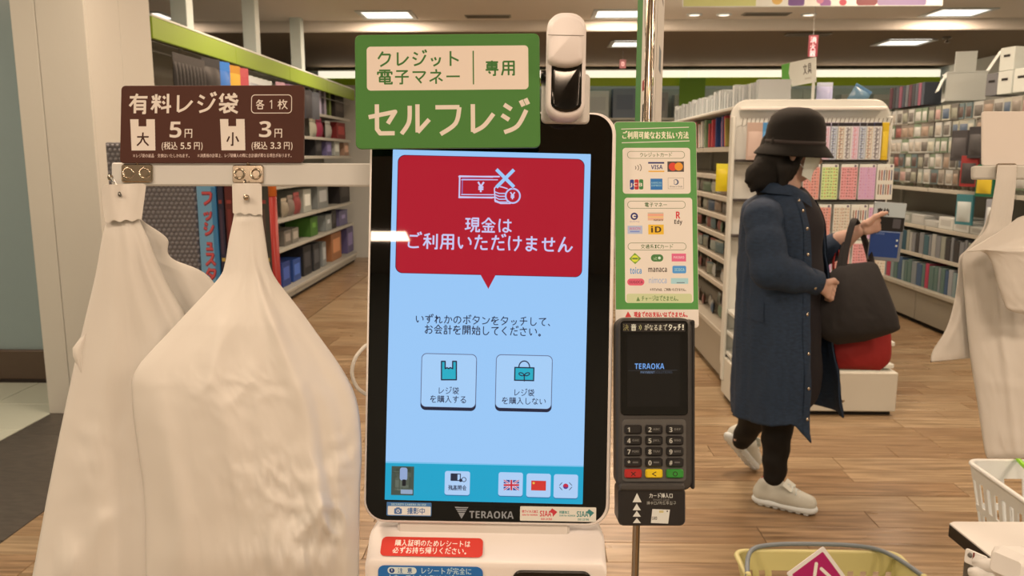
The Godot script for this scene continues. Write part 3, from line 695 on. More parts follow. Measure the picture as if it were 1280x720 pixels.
	for q in [[958, 17, CEIL], [1010, 43, CEIL_FAR], [610, 20, CEIL]]:
		var p := wy(q[0], q[1], q[2])
		var v := thing("ceiling_vent", "flat slotted air vent set in the ceiling", "vent", p, 0.0, "ceiling air vents")
		st = new_st(); cbox(st, Vector3(0, -0.004, 0), Vector3(0.5, 0.008, 0.16), 0.003); obj("frame", st, hm(150, 132, 110), v)
		for k in 3:
			st = new_st(); cbox(st, Vector3(0, -0.012, -0.05 + 0.05 * k), Vector3(0.46, 0.008, 0.02), 0.002); obj("slat", st, hm(110, 94, 76), v)
	# hanging poster by the ceiling
	var a := wz(853, 9, -6.0)
	var b := wz(1178, 8, -6.0)
	var hp := thing("hanging_poster", "long hanging poster with white, yellow and pink print near the ceiling", "poster", Vector3((a.x + b.x) / 2, a.y, -6.0))
	var cv := Canvas.new(self, Vector2(160, 40), Vector2(320, 80), 2.0, 0.0, photo(236, 214, 188))
	cv.plate(0, 0, 90, 80, 0, photo(214, 198, 120))
	for k in 40:
		cv.disc(rng.randf_range(110, 220), rng.randf_range(0, 78), rng.randf_range(2, 9), [photo(206, 120, 130), photo(150, 90, 130), photo(226, 170, 90), photo(240, 220, 200), photo(190, 60, 70)][k % 5])
	cv.plate(130, 60, 150, 80, 3, photo(120, 80, 120)); cv.plate(214, 50, 240, 80, 5, photo(120, 40, 44)); cv.disc(266, 60, 24, photo(216, 170, 150)); cv.plate(240, 70, 300, 80, 3, photo(140, 110, 130))
	st = new_st(); cbox(st, Vector3(0, 0.2, 0), Vector3(b.x - a.x, 0.4, 0.012), 0.002); obj("board", st, hm(220, 200, 175), hp)
	obj("print", printed(rrect(b.x - a.x - 0.01, 0.39, 0.002, 1), 0.0065, Transform3D(Basis(), Vector3(0, 0.2, 0))), tex_mat("poster_print", cv.img, 0.4), hp)
	for s in [-0.8, 0.8]:
		st = new_st(); tube(st, [Vector3(s, 0.4, 0), Vector3(s, CEIL - a.y, 0)], 0.003, 6); obj("wire", st, mat("steel", Color(0.7, 0.7, 0.7), 0.3, 1.0), hp)

func build_floor():
	var fl := Node3D.new()
	fl.name = numbered("floor")
	add_child(fl)
	tag(fl, "floor of warm brown wood planks with a dark strip and cream tiles beside the column", "", "", "structure")
	var st := new_st(); box2(st, Vector3(-6.6, -0.12, -13.7), Vector3(6.6, -0.006, 8.1)); obj("subfloor", st, hm(70, 52, 38, 0.8), fl)
	# planks run along x, rows 0.155 m deep; the grain follows the plank
	var tones := [hue(172, 127, 82), hue(162, 116, 73), hue(182, 138, 92), hue(154, 108, 66), hue(168, 122, 77), hue(176, 131, 86)]
	var mats := []
	for i in tones.size():
		var m := mat("wood_%d" % i, Color.WHITE, 0.33)
		var t: Color = tones[i]
		m.albedo_texture = noise_tex(20 + i, 0.02, t.darkened(0.26), t.lightened(0.12), 512, Vector2(0.35, 6.0), 5)
		m.uv1_triplanar = true
		m.uv1_world_triplanar = true
		m.uv1_triplanar_sharpness = 8.0
		m.uv1_scale = Vector3(0.55, 0.55, 0.55)
		m.uv1_offset = Vector3(0.37 * i, 0, 0.61 * i)
		m.roughness_texture = noise_tex(40, 0.03, Color(0.8, 0.8, 0.8), Color(1.25, 1.25, 1.25).clamp(), 128, Vector2(0.4, 2.0))
		mats.append(m)
	var w := 0.155
	var far := []
	for i in 6: far.append(new_st())
	var boards := {}
	var count := 0
	for row in 140:
		var z1 := 7.9 - row * w
		var z0 := z1 - w + 0.0025
		var x := -2.08
		var first := true
		while x < 6.45:
			var l := rng.randf_range(0.75, 1.15)
			if first: l = rng.randf_range(0.2, 1.0)
			first = false
			var x1 := minf(x + l, 6.45)
			var k := rng.randi() % 6
			var near := z1 < -2.3 and z0 > -5.4 and x1 > -2.3 and x < 3.3
			if near and count < 290:
				st = new_st()
				cbox(st, Vector3.ZERO, Vector3(x1 - x - 0.002, 0.008, z1 - z0), 0.0015)
				var o := obj("plank", st, mats[k], fl)
				o.position = Vector3((x + x1) / 2, -0.004, (z0 + z1) / 2)
				count += 1
			else:
				box2(far[k], Vector3(x + 0.001, -0.008, z0), Vector3(x1 - 0.001, 0.0, z1))
			x = x1
	for i in 6:
		var o := obj("plank_field", far[i], mats[i], fl)
		o.set_meta("kind", "stuff")
	# dark strip beside the wood, then cream tiles
	var dark := mat("dark_strip", Color.WHITE, 0.45)
	dark.albedo_texture = noise_tex(61, 0.05, hue(64, 52, 41), hue(82, 67, 53), 256, Vector2(1, 4))
	dark.uv1_triplanar = true; dark.uv1_world_triplanar = true; dark.uv1_scale = Vector3.ONE * 0.7
	var z := 7.9
	while z > -5.4:
		st = new_st(); cbox(st, Vector3(-2.456, -0.004, z - 0.6), Vector3(0.745, 0.008, 1.196), 0.0015)
		obj("dark_board", st, dark, fl)
		z -= 1.2
	st = new_st(); box2(st, Vector3(-6.4, -0.008, -13.5), Vector3(-2.09, 0.0, -5.36)); obj("vinyl_field", st, mats[1], fl)
	var tile := mat("cream_tile", hue(196, 180, 148), 0.25)
	for i in 7:
		for j in 4:
			st = new_st(); cbox(st, Vector3(-3.065 - j * 0.46, -0.004, -4.87 + i * 0.46), Vector3(0.455, 0.008, 0.455), 0.002)
			obj("tile", st, tile, fl)
	st = new_st(); box2(st, Vector3(-6.4, -0.008, -1.5), Vector3(-2.84, 0.0, 7.9)); obj("tile_field", st, tile, fl)
	st = new_st(); box2(st, Vector3(-6.4, -0.008, -5.3), Vector3(-4.68, 0.0, -1.5)); obj("tile_field", st, tile, fl)

# ---------------------------------------------------------------- the self-checkout machine
const KD := 0.85                                          # distance of the screen's face along the line of sight
const ROLL := deg_to_rad(1.0)
var K: Transform3D
func kp(px: float, py: float, z := 0.0) -> Vector3:       # a photograph pixel on the plane z of the machine's own axes
	var v := Vector3((px - 640.0) / F, (360.0 - py) / F, -1.0) * (KD - z)
	return K.affine_inverse() * (EYE + cam_basis * v)
func k_on(px: float, py: float, o: Vector3, n: Vector3) -> Vector3:   # on a plane of the machine
	var e := K.affine_inverse() * EYE
	var d := kp(px, py, 0.0) - e
	return e + d * ((o - e).dot(n) / d.dot(n))
func frame4(tl: Vector3, tr: Vector3, br: Vector3, bl: Vector3) -> Array:     # axes, width and height of a flat board given by its corners
	var x := ((tr - tl) + (br - bl)).normalized()
	var y := ((tl - bl) + (tr - br))
	y = (y - x * y.dot(x)).normalized()
	return [Transform3D(Basis(x, y, x.cross(y)), (tl + tr + br + bl) / 4), ((tr - tl).length() + (br - bl).length()) / 2, ((tl - bl).length() + (tr - br).length()) / 2]
func pxd(px: float, py: float, depth: float) -> Vector3:
	return EYE + ray(px, py) * depth
func moved(poly: PackedVector2Array, by: Vector2) -> PackedVector2Array:
	var out := PackedVector2Array()
	for p in poly: out.append(p + by)
	return out

func build_kiosk():
	K = Transform3D(cam_basis * Basis(Vector3(0, 0, 1), -ROLL), pxd(612.5, 397, KD))
	var u := KD / F
	var k := thing("self_checkout_machine", "white self checkout machine with tall black framed touch screen showing a red cash notice", "checkout machine")
	k.transform = K
	var shell := mat("white_shell", hue(238, 208, 182), 0.38)
	var st := new_st(false)
	var outer := rrect(308 * u, 518 * u, 27 * u, 8)
	rings(st, [[inset(outer, 0.018), -0.05], [inset(outer, 0.004), -0.032], [outer, -0.024], [outer, -0.003], [inset(outer, 0.0012), -0.0006], [inset(outer, 0.0026), 0.0]], Transform3D())
	st.set_smooth_group(-1)
	obj("display_housing", st, shell, k)
	var bez := mat("bezel_glass", Color(0.012, 0.012, 0.013), 0.02)
	st = new_st(); prism(st, moved(rrect(300 * u, 511 * u, 25 * u, 8), Vector2(-1.0 * u, 0.5 * u)), -0.001, 0.0012, 0.0005)
	var bz := obj("bezel", st, bez, k)
	# the picture on the screen
	var sc := Canvas.new(self, Vector2(609.8, 408.5), Vector2(247, 437), 3.0, ROLL + 0.006, Color8(158, 206, 255))
	paint_screen(sc)
	var sm := mat("screen_picture", Color(0.02, 0.02, 0.02), 0.02)
	sm.emission_enabled = true
	sm.emission = Color.BLACK
	sm.emission_texture = ImageTexture.create_from_image(sc.img)
	sm.emission_energy_multiplier = 0.92
	var c := kp(609.8, 408.5)
	var turn := Transform3D(Basis(Vector3(0, 0, 1), -0.006), Vector3(c.x, c.y, 0))
	var so := obj("screen", printed(rrect(247 * u, 437 * u, 0.0005, 1), 0.0016, turn), sm, k)
	so.set_meta("label", "lit touch screen with red cash notice and two bag buttons")
	# prints on the bezel
	badge(k, "camera_sticker", 511.5, 636, 56, 17, paint_camera)
	badge(k, "maker_logo", 605, 642, 76, 18, paint_maker)
	badge(k, "coating_sticker", 697.5, 642, 95, 18.5, paint_siaa)
	# hinge and lower body
	st = new_st(); cbox(st, kp(605, 660, -0.02), Vector3(217 * u, 0.05, 0.03), 0.003); obj("hinge", st, hm(214, 186, 160, 0.4), k)
	var a := kp(605, 667, -0.004)
	var b := kp(605, 700, 0.02)
	var down := K.basis.inverse() * Vector3.DOWN
	var fr := [Vector2(a.y - 0.006, -0.14), Vector2(a.y + 0.002, -0.13), Vector2(a.y + 0.003, a.z - 0.01), Vector2(a.y, a.z)]
	fr.append_array([Vector2(b.y + 0.003, b.z - 0.008), Vector2(b.y, b.z - 0.001), Vector2(b.y - 0.004, b.z + 0.001)])
	var low := Vector2(b.y - 0.006, b.z) + Vector2(down.y, down.z) * 0.004
	fr.append(low)
	fr.append(low + Vector2(down.y, down.z) * 0.34)
	fr.append(Vector2(low.x, -0.14) + Vector2(down.y, down.z) * 0.34)
	var x0 := kp(452, 690, 0.04).x
	var x1 := kp(762, 690, 0.04).x
	st = new_st(false)
	var cut := 0.006
	for e in [[x0, cut, x0 + cut, 0.0], [x0 + cut, 0.0, x1 - cut, 0.0], [x1 - cut, 0.0, x1, cut]]:
		for i in fr.size():
			var j := (i + 1) % fr.size()
			st.set_smooth_group(1 if i < 8 else i + 10)
			quad(st, pr(fr, i, e[0], e[1]), pr(fr, j, e[0], e[1]), pr(fr, j, e[2], e[3]), pr(fr, i, e[2], e[3]))
	st.set_smooth_group(40)
	for s in [[x0, true], [x1, false]]:
		var poly := PackedVector2Array()
		for i in fr.size():
			var q := pr(fr, i, s[0], cut)
			poly.append(Vector2(q.z, q.y))
		var idx := Geometry2D.triangulate_polygon(poly)
		for i in range(0, idx.size(), 3):
			var t := [Vector3(s[0], poly[idx[i]].y, poly[idx[i]].x), Vector3(s[0], poly[idx[i + 1]].y, poly[idx[i + 1]].x), Vector3(s[0], poly[idx[i + 2]].y, poly[idx[i + 2]].x)]
			tri(st, t[0], t[1], t[2])
	obj("body", st, shell, k)
	# stickers on the lip and on the front
	var ln := (Vector3(0, b.z - a.z, a.y - b.y)).normalized()
	var lip_up := Vector3(1, 0, 0).cross(-ln).normalized()
	if lip_up.y < 0: lip_up = -lip_up
	var sp := k_on(540, 684, a, ln)
	var lp := Transform3D(Basis(Vector3.RIGHT, lip_up, Vector3.RIGHT.cross(lip_up)), sp + ln * 0.0006)
	var top_e := k_on(540, 672, a, ln)
	var bot_e := k_on(540, 696, a, ln)
	var cv := Canvas.new(self, Vector2(540, 684), Vector2(131, 25), 5.0, 0.02, photo(214, 58, 44))
	cv.text("購入証明のためレシートは", 492, 675, 590, 683.5, photo(250, 222, 198), 0.12)
	cv.text("必ずお持ち帰りください。", 490, 684.5, 590, 693, photo(250, 222, 198), 0.12)
	st = printed(rrect(131 * u * 0.96, (top_e - bot_e).length(), 0.005, 4), 0.0, lp)
	obj("red_sticker", st, tex_mat("red_sticker_print", cv.img, 0.35), k)
	var fo := Vector3(0, low.x, low.y)
	var fnn := Vector3(0, -down.z, down.y).normalized()
	if fnn.z < 0: fnn = -fnn
	var bs := k_on(538.5, 725, fo, fnn)
	var bt := Transform3D(Basis(Vector3.RIGHT, -down.normalized(), Vector3.RIGHT.cross(-down.normalized())), bs + fnn * 0.0016)
	cv = Canvas.new(self, Vector2(538.5, 725), Vector2(134, 41), 5.0, 0.02, photo(30, 98, 150))
	cv.plate(484, 706, 521, 715.5, 4.5, photo(214, 206, 200)); cv.disc(489.5, 710.7, 3.4, photo(30, 60, 110)); cv.pen([Vector2(489.5, 708.6), Vector2(489.5, 711.3)], 1.1, photo(220, 210, 200))
	cv.text("注", 497, 707, 504, 714.5, photo(30, 80, 130), 0.1); cv.text("意", 509, 707, 516, 714.5, photo(30, 80, 130), 0.1)
	cv.text("レシートが完全に", 526, 707, 592, 716, photo(190, 196, 200), 0.11)
	cv.text("止まってからお取りください。", 483, 717, 592, 726, photo(190, 196, 200), 0.11)
	st = printed(rrect(134 * u * 0.955, 41 * u * 0.95, 0.007, 5), 0.0, bt)
	obj("blue_sticker", st, tex_mat("blue_sticker_print", cv.img, 0.35), k)
	var sl := k_on(690, 735, fo, fnn)
	st = new_st(); prism(st, rrect(96 * u, 46 * u, 0.009, 5), -0.004, 0.003, 0.001, Transform3D(bt.basis, sl)); obj("receipt_slot", st, mat("slot_black", Color(0.02, 0.018, 0.017), 0.35), k)
	# stand down to the floor
	var base := K * Vector3(0, low.x, low.y - 0.07) + Vector3.DOWN * 0.33
	var pts := [base, Vector3(base.x, 0.03, base.z)]
	for i in 2: pts[i] = K.affine_inverse() * pts[i]
	st = new_st(false); tube(st, [pts[0], pts[0].lerp(pts[1], 0.5), pts[1]], 0.05, 20); obj("stand_post", st, shell, k)
	st = new_st(); cbox(st, Vector3(base.x, 0.015, base.z), Vector3(0.2, 0.03, 0.26), 0.005, K.affine_inverse()); obj("stand_foot", st, hm(120, 110, 100), k)
	build_scanner_head()
	# cable looping out at the side
	st = new_st(false)
	var loop := []
	for q in [[462, 430, -0.03], [455, 434, -0.028], [444, 448, -0.026], [440, 466, -0.026], [445, 482, -0.028], [453, 490, -0.032], [463, 496, -0.04]]: loop.append(kp(q[0], q[1], q[2]))
	tube(st, smooth_line(loop, 5), 0.0021, 8); var cb := obj("cable", st, hm(206, 180, 152, 0.5), k)
	cb.set_meta("label", "thin white cable looping out of the side")
	build_front_signs()
	build_terminal()
func pr(fr: Array, i: int, x: float, cut: float) -> Vector3:      # a point of the body's side profile, pulled in by cut towards the middle
	var c := Vector2(-0.42, -0.05)
	var p: Vector2 = fr[i]
	var q := p + (c - p).normalized() * cut
	return Vector3(x, q.x, q.y)
func badge(k: Node3D, called: String, px: float, py: float, w: float, h: float, painter: Callable):
	var u := KD / F
	var cv := Canvas.new(self, Vector2(px, py), Vector2(w, h), 5.0, ROLL, Color(0.012, 0.012, 0.013))
	painter.call(cv)
	var c := kp(px, py)
	obj(called, printed(rrect(w * u, h * u, 0.001, 2), 0.0014, Transform3D(Basis(), Vector3(c.x, c.y, 0))), tex_mat(called + "_print", cv.img, 0.05 if called == "maker_logo" else 0.3), k)
func paint_camera(cv: Canvas):
	cv.plate(483, 627, 540, 645, 1.5, photo(70, 110, 150)); cv.plate(485, 632.5, 538.5, 643.5, 1, photo(224, 204, 184))
	cv.word("SECURITY CAMERA IN USE", 489, 629, 533, 631.5, photo(190, 200, 205))
	cv.plate(493, 635, 502.5, 642, 1.4, photo(80, 104, 140)); cv.plate(495.5, 633.8, 500, 636, 0.6, photo(80, 104, 140)); cv.disc(497.8, 638.4, 2.2, photo(224, 204, 184)); cv.disc(497.8, 638.4, 1.2, photo(80, 104, 140))
	cv.text("撮影中", 509, 634.3, 532, 642.3, photo(80, 104, 140), 0.11)
func paint_maker(cv: Canvas):
	var g := photo(142, 134, 126)
	cv.poly([Vector2(568.5, 633), Vector2(585.5, 633.5), Vector2(577, 648)], g)
	for i in 3: cv.pen([Vector2(568, 635 + i * 2.4), Vector2(587, 635.4 + i * 2.4)], 0.7, Color(0.012, 0.012, 0.013))
	cv.word("TERAOKA", 586.5, 638.5, 642, 647.5, g)
func paint_siaa(cv: Canvas):
	cv.plate(650, 633, 745, 652, 1.2, photo(222, 200, 172))
	var r := photo(196, 50, 56)
	var t := photo(60, 116, 104)
	cv.word("SIAA", 674.5, 638, 689, 645, r); cv.word("SIAA", 720.5, 638.6, 735, 645.6, t)
	cv.poly([Vector2(690, 635), Vector2(696.5, 639.5), Vector2(691, 645.5), Vector2(690.5, 641.5), Vector2(687, 639)], r)
	cv.poly([Vector2(736, 636), Vector2(742.5, 640.5), Vector2(737, 646), Vector2(736.5, 642.5), Vector2(733, 640)], t)
	cv.text("抗ウイルス加工", 652.5, 637, 673, 640.5, r, 0.13); cv.word("SIAA for KOHKIN", 652.5, 642, 672, 644, r); cv.word("ISO 21702", 676, 647, 690, 649.5, r)
	cv.text("抗菌加工", 699, 638, 712, 641.5, t, 0.13); cv.word("SIAA for KOHKIN", 699, 643, 719, 645, t); cv.word("ISO 22196", 722, 647.5, 736, 650, t)
func paint_screen(cv: Canvas):
	var ink := Color8(30, 36, 62)
	var white := Color8(206, 208, 250)
	var red := Color8(182, 30, 50)
	var sky := Color8(164, 208, 255)
	# red notice
	cv.plate(496, 196.5, 729, 344, 9, Color8(60, 10, 40), 1.2)
	cv.plate(496.6, 197, 728.6, 343.6, 9, red)
	cv.poly([Vector2(600, 342), Vector2(620.5, 342), Vector2(610.5, 361)], red)
	for i in 2:
		var w := 0.0 + 5 * i
		cv.plate(573.5 + w * 0.75, 220 + w * 0.75, 625, 248 - w * 0.75, 0.3, white if i == 0 else Color8(150, 120, 190), 2.0 if i == 0 else 1.3)
	cv.plate(616, 208, 660, 262, 4, red)
	cv.pen([Vector2(574, 221), Vector2(624, 221)], 2.0, white); cv.pen([Vector2(577, 225), Vector2(622, 225)], 1.2, white); cv.pen([Vector2(574, 247), Vector2(620, 247)], 2.0, white); cv.pen([Vector2(577, 243.5), Vector2(618, 243.5)], 1.2, white)
	cv.text("¥", 596, 226.5, 607, 241, white, 0.16)
	for i in 4: cv.pen([Vector2(618.5, 240 + i * 3.4), Vector2(624, 242 + i * 3.6), Vector2(634, 242 + i * 3.6)], 1.6, Color8(190, 200, 250))
	cv.pen(smooth_line([Vector2(618, 237), Vector2(619, 234.5), Vector2(625, 233.5), Vector2(634, 236)], 4), 1.6, white)
	cv.pen([Vector2(618, 237), Vector2(619, 252), Vector2(626, 254.5), Vector2(638, 254.5)], 1.6, white)
	cv.disc(641, 245, 10, Color8(190, 200, 250)); cv.disc(641, 245, 7.8, red); cv.text("¥", 636.8, 239.6, 645, 250, white, 0.17)
	cv.pen([Vector2(620.5, 213), Vector2(642.5, 234.5)], 4.6, red, true); cv.pen([Vector2(642.5, 213), Vector2(620.5, 234.5)], 4.6, red, true)
	cv.pen([Vector2(620.5, 212), Vector2(642.5, 234)], 4.4, sky, true); cv.pen([Vector2(642.5, 212.4), Vector2(620.5, 234.4)], 4.4, sky, true)
	cv.text("現金は", 580.5, 272, 642, 291, white, 0.115)
	cv.text("ご利用いただけません", 507.5, 293, 717.5, 313.5, white, 0.115)
	# the line of text
	cv.text("いずれかのボタンをタッチして、", 519, 394.5, 696, 406, ink, 0.085)
	cv.text("お会計を開始してください。", 530.5, 407, 684, 419, ink, 0.085)
	# two buttons
	for q in [[526.5, 442, 595.5], [619.5, 443.5, 690]]:
		cv.plate(q[0], q[1] + 3, q[2], q[1] + 70.8, 6.5, ink)
		cv.plate(q[0], q[1], q[2], q[1] + 67, 6.5, Color8(90, 96, 130))
		cv.plate(q[0] + 0.7, q[1] + 0.8, q[2] - 0.7, q[1] + 66.6, 6, Color8(170, 212, 255))
	var teal := Color8(36, 178, 204)
	var bag := [Vector2(552, 451.5), Vector2(556.6, 451.5), Vector2(556.6, 460.6), Vector2(559, 459.4), Vector2(561, 460.6), Vector2(563, 459.4), Vector2(566, 460.6), Vector2(566, 451.5), Vector2(570.6, 451.5), Vector2(570.6, 474.5), Vector2(552, 474.5)]
	cv.poly(bag, teal); cv.pen(bag + [bag[0]], 1.5, ink)
	cv.plate(642.8, 458.7, 667.8, 476, 0.4, teal); cv.plate(642.8, 458.7, 667.8, 476, 0.4, ink, 1.4)
	var arch := []
	for i in 13: arch.append(Vector2(655.3, 458.7) + Vector2(cos(PI + PI * i / 12) * 6.7, sin(PI + PI * i / 12) * 7.6))
	cv.pen(arch, 1.3, ink); cv.pen([Vector2(655.3, 468), Vector2(655.3, 476)], 1.2, ink)
	for s in [-1, 1]:
		var leaf := []
		for i in 15: leaf.append(Vector2(655.3 + s * 3.6, 467.6) + Vector2(cos(TAU * i / 14) * 3.2, sin(TAU * i / 14) * 1.7).rotated(-s * 0.35))
		cv.pen(leaf, 1.1, ink)
	cv.text("レジ袋", 547, 483.6, 574.5, 492.5, ink, 0.075); cv.text("を購入する", 537.5, 494, 584, 503.4, ink, 0.075)
	cv.text("レジ袋", 641.5, 486, 668.5, 495, ink, 0.075); cv.text("を購入しない", 627, 496.4, 683, 505.4, ink, 0.075)
	# bottom bar
	cv.plate(470, 579.5, 745, 640, 0, Color8(24, 168, 208)); cv.pen([Vector2(480, 577.5), Vector2(735, 582.6)], 1.6, Color8(120, 196, 240))
	cv.plate(489.5, 582.5, 517.5, 618.5, 0, Color8(70, 82, 74))
	for i in 60:
		var g := rng.randi_range(50, 130)
		cv.plate(490 + rng.randf() * 22, 583 + rng.randf() * 30, 494 + rng.randf() * 22, 586 + rng.randf() * 31, 0.5, Color8(g, g + 8, g - 4, 150))
	cv.plate(500, 584, 509.5, 600, 3, Color8(150, 172, 214)); cv.plate(503, 599, 507.5, 607, 1, Color8(26, 28, 34)); cv.plate(501, 611.5, 516, 617, 1, Color8(150, 170, 200))
	for q in [[556, 588.5, 587.5, 619.3], [623, 590, 653.5, 620.5], [658, 591.5, 688.3, 622], [692, 592.5, 722.3, 623.2]]:
		cv.plate(q[0], q[1] + 0.6, q[2], q[3], 3, Color8(40, 110, 160)); cv.plate(q[0], q[1], q[2], q[3] - 1, 3, Color8(178, 212, 252))
	cv.plate(563.5, 591.5, 575, 600, 0.4, Color8(40, 46, 66)); cv.plate(572, 592, 575.2, 600, 0, Color8(178, 212, 252)); cv.plate(563.5, 591.5, 576, 600.6, 0.4, ink, 0.9); cv.disc(580, 599, 3, ink, 0.7); cv.disc(576, 600, 2, ink)
	cv.text("残高照会", 560.5, 606, 583.5, 612.6, ink, 0.09)
	# flags
	var navy := Color8(50, 60, 140)
	cv.plate(629.7, 599.6, 648.7, 612.2, 0, navy)
	for a in [[Vector2(629.7, 599.6), Vector2(648.7, 612.2)], [Vector2(648.7, 599.6), Vector2(629.7, 612.2)]]:
		cv.pen(a, 2.6, Color8(220, 220, 246)); cv.pen(a, 0.9, Color8(200, 40, 60))
	cv.pen([Vector2(639.2, 599.6), Vector2(639.2, 612.2)], 4, Color8(220, 220, 246)); cv.pen([Vector2(629.7, 605.9), Vector2(648.7, 605.9)], 4, Color8(220, 220, 246))
	cv.pen([Vector2(639.2, 599.6), Vector2(639.2, 612.2)], 2.2, Color8(206, 36, 54)); cv.pen([Vector2(629.7, 605.9), Vector2(648.7, 605.9)], 2.2, Color8(206, 36, 54))
	cv.plate(626, 596, 629.6, 615, 0, Color8(178, 212, 252)); cv.plate(648.8, 596, 652, 615, 0, Color8(178, 212, 252)); cv.plate(629, 596, 650, 599.5, 0, Color8(178, 212, 252)); cv.plate(629, 612.3, 650, 615, 0, Color8(178, 212, 252))
	cv.plate(664, 600.5, 682.3, 612.6, 0, Color8(216, 56, 50)); cv.disc(667, 603.4, 1.5, Color8(240, 190, 80))
	cv.disc(707, 607.4, 3.3, Color8(200, 40, 70)); cv.poly([Vector2(703.8, 607), Vector2(707, 609), Vector2(710.2, 607.8), Vector2(708.6, 610.4), Vector2(705.2, 610.2)], Color8(50, 60, 150))
	for q in [[-1, -1], [1, -1], [-1, 1], [1, 1]]:
		for i in 3: cv.pen([Vector2(707 + q[0] * (4.4 + i * 0.8), 607.4 + q[1] * 4.6 - i * 0.9 * q[1]), Vector2(707 + q[0] * (6.2 + i * 0.8), 607.4 + q[1] * 2.8 - i * 0.9 * q[1])], 0.5, ink)

func build_scanner_head():
	var u := KD / F
	var t := thing("camera_unit", "white rounded camera unit with tall black window on top of the checkout machine", "camera")
	t.transform = K
	var shell := mat("camera_shell", hue(236, 206, 182), 0.42)
	var st := new_st()
	var c := kp(706.5, 125, 0.0)
	st = new_st(); prism(st, moved(rrect(60 * u, 62 * u, 6 * u, 4), Vector2(c.x, c.y)), 0.0015, 0.008, 0.0015); obj("mounting_plate", st, hm(206, 182, 158, 0.45), t)
	var o := PackedVector2Array()
	for q in rrect(49 * u * 0.97, 134 * u * 0.97, 20 * u, 8): o.append(q)
	var m := kp(707.5, 83.5, 0.025)
	o = moved(o, Vector2(m.x, m.y))
	st = new_st(false)
	rings(st, [[inset(o, 0.004), 0.006], [o, 0.012], [o, 0.026], [inset(o, 0.002), 0.031], [inset(o, 0.005), 0.033]], Transform3D())
	obj("body", st, shell, t)
	# hood: bulging upper half with a seam
	var hood := PackedVector2Array()
	for i in 13:
		var a := PI * i / 12
		hood.append(Vector2(cos(a) * 22.5, maxf(sin(a) * 20, 0.0) + 15))
	for i in 9:
		var a := PI + PI * i / 8
		hood.append(Vector2(cos(a) * 22.5, -20 + sin(a) * 10))
	var hc := kp(707.5, 52, 0.045)
	var hp := PackedVector2Array()
	for q in hood: hp.append(q * u * 0.945 + Vector2(hc.x, hc.y))
	st = new_st(false)
	rings(st, [[hp, 0.03], [hp, 0.041], [inset(hp, 0.0015), 0.045], [inset(hp, 0.005), 0.0475]], Transform3D())
	obj("hood", st, shell, t)
	st = new_st(); cbox(st, kp(707.5, 44, 0.0478), Vector3(45 * u * 0.94, 0.0006, 0.0006), 0.0001); obj("seam", st, hm(150, 128, 108), t)
	var wp := PackedVector2Array()
	for i in 9:
		var a := PI + PI * i / 8
		wp.append(Vector2(cos(a) * 19, -18 + sin(a) * 11))
	for i in 7:
		wp.append(Vector2(19 - 38.0 * i / 6, 33 - 4.5 * sin(PI * i / 6)))
	var wc := kp(708, 111, 0.034)
	var w2 := PackedVector2Array()
	for q in wp: w2.append(q * u * 0.96 + Vector2(wc.x, wc.y))
	st = new_st(false)
	rings(st, [[w2, 0.032], [w2, 0.0345], [inset(w2, 0.003), 0.0352]], Transform3D()); obj("window_glass", st, mat("camera_window", Color(0.01, 0.01, 0.011), 0.16), t)
	st = new_st(false); lathe(st, [Vector2(0.0, 0.0), Vector2(0.007, 0.0), Vector2(0.007, 0.012), Vector2(0.0, 0.012)], 14, Transform3D(Basis(Vector3(0, 0, 1), -PI / 2), kp(676, 96, 0.01))); obj("hinge_knob", st, mat("knob_black", Color(0.03, 0.03, 0.03), 0.3), t)

